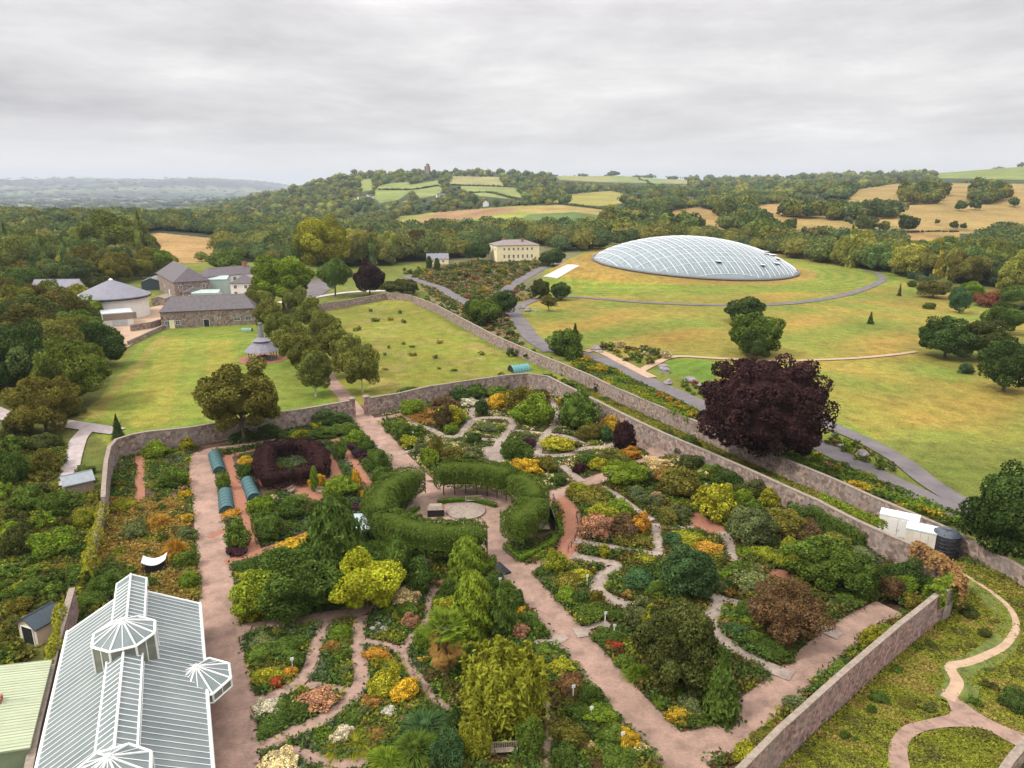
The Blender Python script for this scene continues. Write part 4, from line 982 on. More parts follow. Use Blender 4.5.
def crown(seed, nl, nleaf, lsize, lr=.42, dist=.62, flat=.35, fleck=0., cr=.66, sub=2, open_=0., jit=.7, hue=.10):
    r = np.random.default_rng(seed); D = sdirs(nl, r); D = D[D[:, 2] > -.75]
    LC = D * (dist * r.uniform(.68, 1.2, len(D)))[:, None]; LR = lr * r.uniform(.7, 1.2, len(D)); nl = len(D)
    LB = r.uniform(.74, 1.22, nl)
    k = r.integers(0, nl, nleaf*2); d = r.normal(0, 1, (nleaf*2, 3)); d /= np.linalg.norm(d, axis=1)[:, None]
    Pn = LC[k] + d * (LR[k] * r.uniform(.75, 1.06, len(k)))[:, None]
    dist_all = np.linalg.norm(Pn[:, None] - LC[None], axis=2) / LR[None]; dist_all[np.arange(len(k)), k] = 9
    ok = (dist_all.min(1) > .80) & (np.linalg.norm(Pn, axis=1) > .45) & (Pn[:, 2] > -.93)
    Pn, k, d = Pn[ok][:nleaf], k[ok][:nleaf], d[ok][:nleaf]
    Pn[:, 2] = np.where(Pn[:, 2] < 0, Pn[:, 2]*(1-flat*.3), Pn[:, 2])
    q_ = r.uniform(0, 6, 4); D_ = Pn/np.linalg.norm(Pn, axis=1)[:, None]
    Pn = Pn*(1+.13*np.sin(D_[:, 0]*3.1+q_[0])*np.cos(D_[:, 1]*2.7+q_[1])+.10*np.sin(D_[:, 2]*4+D_[:, 0]*3+q_[2])+.05*np.sin(D_[:, 1]*9+q_[3]))[:, None]
    nr = d*.75 + Pn*.35; b = LB[k] * r.uniform(.62, 1.38, len(k)); C = np.stack([b*(1+r.normal(0, hue, len(b))), b, b*(1+r.normal(0, hue, len(b)))], 1)
    if fleck:
        f = r.random(len(b)) < fleck; C[f] *= np.array((2.1, 1.7, 1.0))
    parts = [leaves(Pn, nr, lsize, C, r, jit=jit)]
    if cr: parts.append(core(r, cr, sub))
    return join(parts)
def tmpl(name, arr, smooth=False): return mesh_np(name, *arr[:2], M_FOL, arr[2], link=False)
T = {}
T['big'] = [tmpl('crown', crown(100+i, 70, 26000, .046, .27, .76, cr=.55, sub=3)) for i in range(3)]
T['be'] = [tmpl('crown', crown(907, 170, 42000, .033, .17, .84, cr=.76, sub=3))]
T['mid'] = [tmpl('crown', crown(200+i, 40, 12000, .060, .32, .71, cr=.58)) for i in range(4)]
T['far'] = [tmpl('crown', crown(300+i, 20, 900, .20, .42, .62, sub=2)) for i in range(4)]
T['airy'] = [tmpl('crown', crown(400+i, 48, 17000, .046, .26, .78, cr=.42)) for i in range(3)]
T['sh'] = [tmpl('foliage', crown(500+i, 26, 5500, .080, .34, .70, cr=.6)) for i in range(5)]
T['shf'] = [tmpl('foliage', crown(540+i, 28, 5500, .078, .32, .72, cr=.6, fleck=.16)) for i in range(3)]
T['ball'] = [tmpl('foliage', crown(560+i, 70, 6500, .065, .20, .82, cr=.74, sub=3, jit=.6)) for i in range(2)]
T['lo'] = [tmpl('foliage', crown(580+i, 12, 1100, .13, .30, .82, cr=.45, sub=1, fleck=.05, jit=.9)) for i in range(8)]
def conifer(seed, n, ls, droop=.25, taper=1.0, ntier=11):
    r = np.random.default_rng(seed); t = r.random(n)**.75; tier = np.round(t*ntier)/ntier; z = 1 - 2*t
    rad = (t**taper) * (.55+.45*((t*ntier) % 1)) ; th = r.uniform(0, 2*math.pi, n); rad *= 1+.16*np.sin(th*7+tier*37)
    rr = rad * r.uniform(.55, 1.04, n)
    Pn = np.stack([rr*np.cos(th), rr*np.sin(th), z - droop*rr*.5], 1); Nn = np.stack([np.cos(th), np.sin(th), np.full(n, .55)], 1)
    b = r.uniform(.7, 1.3, n)*(.9+.2*np.sin(tier*53)); C = np.stack([b, b, b], 1)
    V, T_ = ICO[2]; k = core(r, 1, 2); W = k[0].copy(); tt = np.clip((1-W[:, 2])/2, 0, 1); W[:, :2] *= (tt*.8)[:, None]*.85
    return join([leaves(Pn, Nn, ls, C, r, 1.9, .5), (W, k[1], k[2])])
T['co'] = [tmpl('crown', conifer(600+i, 5200, .085)) for i in range(3)]
T['cofar'] = [tmpl('crown', conifer(620+i, 700, .20)) for i in range(2)]
def spire(seed, n, ls):
    r = np.random.default_rng(seed); z = r.uniform(-1, 1, n); rad = np.sqrt(np.clip(1-((z+.15)/1.15)**2, 0, 1))**.8*np.where(z > 0, 1-.25*z, 1); th = r.uniform(0, 6.283, n)
    lump = 1 + .16*np.sin(th*5+z*9+seed)+.1*np.sin(th*9-z*14); rr = rad*lump*r.uniform(.75, 1.0, n)
    Pn = np.stack([rr*np.cos(th), rr*np.sin(th), z], 1); Nn = np.stack([np.cos(th), np.sin(th), z*.5+.35], 1); b = r.uniform(.75, 1.3, n)*(.92+.2*np.sin(th*5+z*9+seed)); C = np.stack([b*(1+r.normal(0, .06, n)), b, b], 1)
    k = core(r, .72, 3); return join([leaves(Pn, Nn, ls, C, r, 1.5, .55), k])
T['fa'] = [tmpl('crown', spire(640+i, 5600, .085)) for i in range(3)]
def blades(seed, n, L_, w, arch=1., stiff=0.):
    """arching grass blades from a centre, 3 segments each"""
    r = np.random.default_rng(seed); th = r.uniform(0, 6.283, n); tilt = r.uniform(.1, 1., n)**.7; ln = L_*r.uniform(.7, 1.1, n)
    d = np.stack([np.cos(th), np.sin(th)], 1); pr = np.stack([-np.sin(th), np.cos(th)], 1); base = d*(.12*r.random(n))[:, None]
    V = np.zeros((n, 8, 3)); 
    for j, t in enumerate((0, .4, .75, 1.)):
        out = ln*tilt*(t**1.15)*.95; up = ln*(t*1.05 - arch*tilt*t*t*.85)*(1.1-.35*tilt)
        ctr = np.concatenate([base + d*out[:, None], up[:, None]-.95], 1); ww = w*(1-.8*t*t)
        V[:, j*2] = ctr; V[:, j*2+1] = ctr; V[:, j*2, :2] -= pr*ww; V[:, j*2+1, :2] += pr*ww
    q = np.array([[0,1,3,2],[2,3,5,4],[4,5,7,6]]); Q = (np.arange(n)[:, None, None]*8+q[None]).reshape(-1, 4)
    b = r.uniform(.7, 1.3, n); C = np.repeat(np.stack([b*(1+r.normal(0,.1,n)), b, b*.9], 1), 8, 0)
    return V.reshape(-1, 3), Q, C
T['tu'] = [tmpl('blades', join([blades(700+i, 900, 1.5, .035), core(np.random.default_rng(i), .5, 2, sq=(1.1, 1.1, .8), cz=-.5)])) for i in range(3)]
def bamboo(seed, n=100):
    r = np.random.default_rng(seed); ps = []
    for i in range(n):
        th = r.uniform(0, 6.283); rad = .85*math.sqrt(r.random()); top = np.array([rad*math.cos(th)*1.1, rad*math.sin(th)*1.1, r.uniform(.2, 1.)*(1.05-.35*rad)]); bot = np.array([rad*.7*math.cos(th), rad*.7*math.sin(th), -1.])
        m = 260; t = r.uniform(.25, 1, m)**.7; c = bot+(top-bot)*t[:, None]; sp = (.21*(1.15-t))[:, None]; Pn = c + r.normal(0, 1, (m, 3))*sp*np.array((1, 1, .8)); Nn = np.tile([math.cos(th)*.4, math.sin(th)*.4, .6], (m, 1))
        b = r.uniform(.75, 1.3, m)*r.uniform(.8, 1.2); ps.append(leaves(Pn, Nn, .052, np.stack([b, b, b], 1), r, 2.6, .6))
    ps.append(core(r, .55, 2, sq=(1, 1, 1.1), cz=-.3)); return join(ps)
T['ba'] = [tmpl('foliage', bamboo(720))]
# trunks: unit height 1, spreading limbs at the top
def trunk_mesh(seed, m, nb=6, lean=.05, r0=.05, name='trunk'):
    random.seed(seed); mb = MB(); tx, ty = random.uniform(-lean, lean), random.uniform(-lean, lean)
    mb.lathe([(r0*1.6, 0), (r0*1.1, .08)], 8)
    mb.tube([(0, 0, 0), (tx*.5, ty*.5, .35), (tx, ty, .65), (tx*.8, ty, 1.)], r0, 8, r2=r0*.35)
    for i in range(nb):
        a = i*6.283/nb + random.uniform(-.4, .4); z = random.uniform(.35, .62); L_ = random.uniform(.22, .4)
        mb.tube([(tx*.7, ty*.7, z), (tx+L_*.5*math.cos(a), ty+L_*.5*math.sin(a), z+.16), (tx+L_*math.cos(a), ty+L_*math.sin(a), z+.38)], r0*.45, 5, r2=r0*.12)
    o = mb.build(name, m); me = o.data; bpy.data.objects.remove(o); return me
TR = {'dark': [trunk_mesh(i, M_BARK) for i in range(3)], 'pale': [trunk_mesh(10+i, M_BIRCH, 5, .06, .035) for i in range(2)], 'multi': [trunk_mesh(20+i, M_BARK, 12, .03, .04) for i in range(2)]}
PAL = dict(dg=(.044,.072,.026), mg=(.058,.092,.026), g2=(.075,.115,.030), lg=(.115,.165,.026), yg=(.175,.18,.028), ye=(.42,.29,.03), og=(.36,.20,.035), ol=(.105,.098,.030), od=(.058,.068,.027), pu=(.046,.022,.022), pp=(.065,.030,.042), br=(.13,.078,.036), rb=(.22,.09,.05), gg=(.085,.108,.062), bg=(.048,.090,.048), pk=(.34,.19,.12), wh=(.45,.44,.36), bw=(.10,.07,.028), am=(.27,.155,.045), st=(.25,.185,.06), re=(.30,.05,.03), cr=(.48,.40,.22))
def cvar(c, amt=.12):
    c = PAL[c] if isinstance(c, str) else c
    if c[1] > c[0]*.85 and c[1] > c[2]*1.6: c = (c[0]*1.28, c[1]*1.27, c[2]*.85)
    k = 1+random.uniform(-amt, amt); h = random.uniform(-amt, amt)*.5
    return (c[0]*k*(1+h), c[1]*k, c[2]*k*(1-h), 1)
PLANTED = []; _S = []
def SNP():
    if not _S or len(_S[0]) != len(STRIPS): _S[:] = [np.array(STRIPS)]
    return _S[0]
TREE_KINDS = {'big', 'mid', 'airy', 'co', 'fa', 'far', 'cofar', 'be'}
def put_tree(x, y, z, Rr, Rz, clear, kind, c, name, label, cat, group, tk='dark', parts=True, sy=1.):
    rz = random.uniform(0, 6.283); cm = random.choice(T[kind])
    if parts:
        rt = empty(name, (x, y, z), rz, label, cat, group)
        o = adopt(cm, 'crown', rt); o.location = (0, 0, clear+Rz*.95); o.scale = (Rr, Rr*sy, Rz); o.color = c
        t = adopt(random.choice(TR[tk]), 'trunk', rt); h = clear+Rz*(1.25 if kind not in ('co', 'cofar') else 1.7)
        w = max(h*.55, Rr*1.2); t.scale = (w, w, h); t.location = (0, 0, -.15)
    else:
        rt = adopt(cm, name); rt.location = (x, y, z+clear+Rz*.85); rt.scale = (Rr, Rr*sy, Rz); rt.rotation_euler = (0, 0, rz); rt.color = c; tag(rt, label, cat, group)
    return rt
def plant(u, v, a, b, kind, c, label, cat=None, group=None, ter=False, clear=None, name=None, tk='dark', zmax=2.2, var=.1):
    tree = kind in TREE_KINDS
    clear = (1.2 if kind in ('big', 'mid', 'airy', 'be') else .3) if clear is None and tree else (clear or 0)
    zc = 2.; gz = 0.
    for _ in range(6):
        if ter: x, y = att(u, v, zc); gz = float(g(x, y))
        else: x, y = at(u, v, zc)
        d = proj(x, y, gz+zc)[2]; Rr = a*d/F; th = math.atan2(H-gz-zc, y); bm_ = b*d/F
        Rz = math.sqrt(max(bm_**2 - (Rr*math.sin(th))**2, (.30*Rr)**2))/math.cos(th); Rz = min(Rz, Rr*(zmax if not tree or kind in ('big','mid','be') else 3.5))
        if kind == 'ball': Rz = min(Rz, Rr*1.1)
        zc = clear + Rz*(.95 if tree else .72)
    if not tree and not ter:
        S_ = SNP()
        for _ in range(3):
            dd = np.hypot(S_[:, 0]-x, S_[:, 1]-y); pen = S_[:, 2]+Rr*.82-dd; k = int(pen.argmax())
            if pen[k] <= 0: break
            q = min(pen[k], 1.3); l_ = max(dd[k], .05); x += (x-S_[k, 0])/l_*q; y += (y-S_[k, 1])/l_*q
    if tree:
        o = put_tree(x, y, gz, Rr, Rz, clear, kind, cvar(c, var), name or 'tree', label, cat or 'tree', group, tk)
    else:
        o = adopt(random.choice(T[kind]), name or ('grass_clump' if kind == 'tu' else 'bamboo' if kind == 'ba' else 'shrub')); o.location = (x, y, gz+Rz*(.72 if kind != 'tu' else .9)); an = 1+random.uniform(-.2, .2); o.scale = (Rr*an, Rr/an, Rz)
        o.rotation_euler = (0, 0, random.uniform(0, 6.283)); o.color = cvar(c, var); tag(o, label, cat or ('ornamental grass' if kind == 'tu' else 'bamboo' if kind == 'ba' else 'shrub'), group)
    PLANTED.append((x, y, Rr)); return o
# ------------------------------------------------------------ clipped hedges
def hedge(pts, w, z0, z1, c, label, ls=.16, dens=26, closed=False, trunks=0, name='hedge', cat='hedge', parent=None, seed=1, round_=.5, group=None):
    """swept clipped block with leafy skin; pts in world xy"""
    r = np.random.default_rng(seed); pts = np.array(pts, float)
    if closed: pts = np.vstack([pts, pts[:1]])
    sg = np.diff(pts, axis=0); ln = np.hypot(*sg.T); cum = np.r_[0, np.cumsum(ln)]; Lt = cum[-1]; h = z1-z0
    area_ = (2*h+w)*Lt; n = int(area_*dens); s = r.uniform(0, Lt, n); k = np.clip(np.searchsorted(cum, s)-1, 0, len(sg)-1); t = (s-cum[k])/ln[k]
    p = pts[k]+sg[k]*t[:, None]; d = sg[k]/ln[k][:, None]; nn = np.stack([-d[:, 1], d[:, 0]], 1)
    ang = r.uniform(-.25*math.pi, 1.25*math.pi, n); ca, sa = np.cos(ang), np.sin(ang); e = .48
    px = np.sign(ca)*np.abs(ca)**e*w/2; pz = np.sign(sa)*np.abs(sa)**e*h/2; f = r.uniform(.91, 1.03, n)*(1+.07*np.sin(s*1.7)+.05*np.sin(s*3.9+1))
    if not closed:   # rounded ends
        ed = np.minimum(s, Lt-s)/(w*.5); f *= np.clip(ed, .05, 1)**.5*.25+.75
    Pn = np.stack([p[:, 0]+nn[:, 0]*px*f, p[:, 1]+nn[:, 1]*px*f, z0+h/2+pz*f], 1); Nn = np.stack([nn[:, 0]*ca, nn[:, 1]*ca, sa], 1)
    if not closed:
        m = int(w*h*dens*1.2)
        for e_, sgn in ((0, -1), (-1, 1)):
            dd = sg[e_]/ln[e_]; n2 = np.array([-dd[1], dd[0]]); q = pts[e_]; a = r.uniform(-w/2, w/2, m)*.95; zz = r.uniform(z0+.05*h, z1-.03*h, m)
            bul = w*.12*(1-(2*a/w)**2)
            Pn = np.vstack([Pn, np.stack([q[0]+n2[0]*a+dd[0]*sgn*bul, q[1]+n2[1]*a+dd[1]*sgn*bul, zz], 1)]); Nn = np.vstack([Nn, np.tile([dd[0]*sgn, dd[1]*sgn, .2], (m, 1))])
    b = r.uniform(.72, 1.3, len(Pn)); C = np.stack([b*(1+r.normal(0, .08, len(b))), b, b], 1)
    A = [leaves(Pn, Nn, ls, C, r, 1.4, .55)]
    # core block
    V = []; m = len(pts)
    for i in range(m):
        dd = pts[min(i+1, m-1)]-pts[max(i-1, 0)]; dd = dd/np.hypot(*dd); n2 = np.array([-dd[1], dd[0]])
        tp = .55 if (not closed and i in (0, m-1)) else 1
        for q8 in range(8):
            a8 = (q8+.5)*math.pi/4; c8, s8 = math.cos(a8), math.sin(a8); ox = math.copysign(abs(c8)**e, c8)*w*.38*tp; oz = math.copysign(abs(s8)**e, s8)*h*.38*tp
            V.append((pts[i][0]+n2[0]*ox, pts[i][1]+n2[1]*ox, z0+h/2+oz))
    Q = [(i*8+j, i*8+(j+1) % 8, i*8+8+(j+1) % 8, i*8+8+j) for i in range(m-1) for j in range(8)] + [(0, 1, 2, 3), (0, 3, 4, 7), (4, 5, 6, 7)] + [(m*8-8, m*8-7, m*8-6, m*8-5), (m*8-8, m*8-5, m*8-4, m*8-1), (m*8-4, m*8-3, m*8-2, m*8-1)]
    A.append((np.array(V), np.array(Q), np.full((len(V), 3), .85))); arr = join(A); o0 = np.array([pts[0][0], pts[0][1], 0])
    arr = (arr[0]-o0, arr[1], arr[2])
    if trunks:
        rt = empty(name, tuple(o0), 0, label, cat, group); o = mesh_np('foliage', *arr[:2], M_FOL, arr[2], parent=rt); o.color = cvar(c, .04)
        for i in range(trunks):
            s_ = Lt*(i+.5)/trunks; k_ = min(int(np.searchsorted(cum, s_))-1, len(sg)-1); q = pts[k_]+sg[k_]*((s_-cum[k_])/ln[k_]) - o0[:2]
            mb = MB(); mb.tube([(q[0], q[1], 0), (q[0], q[1], z0+.6)], .09, 6); mb.build('trunk', M_BARK, rt)
        return rt
    o = mesh_np(name, *arr[:2], M_FOL, arr[2]); o.location = tuple(o0); o.color = cvar(c, .04); tag(o, label, cat, group)
    for p_ in pts: STRIPS.append((p_[0], p_[1], w/2))
    return o
RC = (-7.1, 85.2)
def arcp(r_, a0, a1, n=16): return [(RC[0]+r_*math.cos(R(a0+(a1-a0)*i/n)), RC[1]+r_*math.sin(R(a0+(a1-a0)*i/n))) for i in range(n+1)]
HC = (.066, .096, .025)
for a0, a1, lab, nt_, sd in ((128, 207, 'tall clipped curved hedge on bare stems, left block of the ring', 7, 1), (213, 291, 'tall clipped curved hedge on bare stems, front block of the ring nearest the camera', 7, 2), (316, 352, 'tall clipped hedge block at the lower right of the ring', 4, 3), (356, 401, 'tall clipped hedge block at the upper right of the ring', 4, 4), (46, 110, 'tall clipped curved hedge on bare stems, back block of the ring behind the bench', 7, 5)):
    hedge(arcp(9.9, a0, a1), 4.2, 1.5, 5.0, HC, lab, .14, 64, trunks=nt_, seed=sd, name='pleached_hedge')
for a0, a1, lab, sd in ((140, 200, 'low clipped box hedge edging the left of the brick court', 11), (48, 115, 'low clipped box hedge behind the court bench', 12), (222, 285, 'low clipped box hedge along the front of the court', 13)):
    hedge(arcp(7.3, a0, a1), .7, 0, .65, (.07, .12, .022), lab, .12, 60, seed=sd, name='box_hedge')
w_ = wpoly([(505,548),(520,562),(552,546),(556,540)]); hedge(w_, .8, 0, .8, (.085, .14, .022), 'bright green low box hedge making a corner below the ring', .12, 60, seed=14, name='box_hedge')
w_ = wpoly([(553,510),(559,525),(562,536)]); hedge(w_, .6, 0, .7, (.085, .14, .022), 'short low box hedge beside the curved red walk', .12, 60, seed=15, name='box_hedge')
w_ = wpoly([(478,565),(492,570),(494,560)]); hedge(w_, .7, 0, .7, (.08, .13, .022), 'low box hedge stub at the front gap of the ring', .12, 60, seed=16, name='box_hedge')
# purple hedge enclosure: two C-shaped blocks
PH = [wpoly([(290,486),(270,489),(264,474),(268,459),(284,455),(294,455)], z=0), wpoly([(298,485),(319,479),(321,468),(312,456),(298,454)], z=0)]
hedge(PH[0], 3.1, .1, 2.7, 'pu', 'dark purple clipped hedge, left half of the square enclosure', .15, 60, seed=21, name='purple_hedge')
hedge(PH[1], 3.1, .1, 2.7, 'pu', 'dark purple clipped hedge, right half of the square enclosure', .15, 60, seed=22, name='purple_hedge')
w_ = wpoly([(255,530),(276,527)]); hedge(w_, 3.2, 0, 1.9, 'g2', 'squared green hedge block by the red path', .15, 50, seed=23)
w_ = wpoly([(812,522),(830,534),(852,545),(862,552)]); hedge(w_, 1.9, 0, 2.7, 'mg', 'long dark green hedge against the east wall', .16, 45, seed=24)
w_ = wpoly([(790,514),(800,519),(806,524)]); hedge(w_, 1.6, 0, 1.9, 'mg', 'short dark hedge left of the long one at the east wall', .16, 45, seed=25)
# canopies and railings of the ring
M_CAN = mat('canopy_sheet', (.36, .42, .47), .3, .1, 1)
arc_band('curved_canopy', *RC, 10.9, 12.6, 62, 98, 1.3, 1.5, M_CAN, 'pale blue grey curved canopy behind the back hedge block', 'canopy')
arc_band('curved_canopy', *RC, 11.5, 13.4, 186, 208, 2.1, 2.3, M_CAN, 'blue grey curved canopy left of the hedge ring', 'canopy')
arc_band('curved_pool', *RC, 11.3, 14.0, 232, 300, .0, .22, M_BLACK, 'dark curved water trough below the front hedge block', 'pool')
arc_band('curved_bench', *RC, 14.4, 14.9, 240, 282, .35, .5, M_BRICKR, 'curved red brown bench rail in front of the dark trough', 'bench')
x, y = at(544, 528); sc_ = empty('curved_shelter', (x, y, 0), .1, 'black scoop shaped shelter right of the hedge ring', 'shelter')
mb = MB()
for i in range(8):
    a0_, a1_ = i/8*1.4, (i+1)/8*1.4
    mb.add([(-1.2-1.1*(1-math.cos(a0_)), -1.5, 2.2*math.sin(a0_)), (-1.2-1.1*(1-math.cos(a1_)), -1.5, 2.2*math.sin(a1_)), (-1.2-1.1*(1-math.cos(a1_)), 1.5, 2.2*math.sin(a1_)), (-1.2-1.1*(1-math.cos(a0_)), 1.5, 2.2*math.sin(a0_))], [(0, 1, 2, 3)])
mb.box(-2.1, 1.1, 1.5, 1.6, 0, 2.1); mb.box(1.1, 1.2, -1.5, 1.6, 0, 2.1); mb.build('shell', M_BLACK, sc_); mb = MB(); mb.box(-.8, .6, -1.2, 1.2, .4, .5); mb.build('seat', M_COPE, sc_)
STRIPS.append((x, y, 2.)); STRIPS.append((x-1, y-2, 1.5))
# curved railings of the red walk
def rail(px, label, h=1.0, m=None):
    w = catmull(wpoly(px), 6); rt = empty('railing', (*w[0], 0), 0, label, 'railing'); o0 = Vector((*w[0], 0))
    for zz in (.5, h): mb = MB(); mb.tube([Vector((p[0], p[1], zz))-o0 for p in w], .04, 5); mb.build('rail', m or M_BLACK, rt)
    for i in range(0, len(w), 3): mb = MB(); mb.tube([Vector((*w[i], 0))-o0, Vector((*w[i], h))-o0], .04, 5); mb.build('post', m or M_BLACK, rt)
rail([(576,518),(578,530),(575,542),(568,553)], 'black curved railing on the right of the red walk')
rail([(553,500),(556,508),(560,516)], 'short black railing at the top of the red walk')
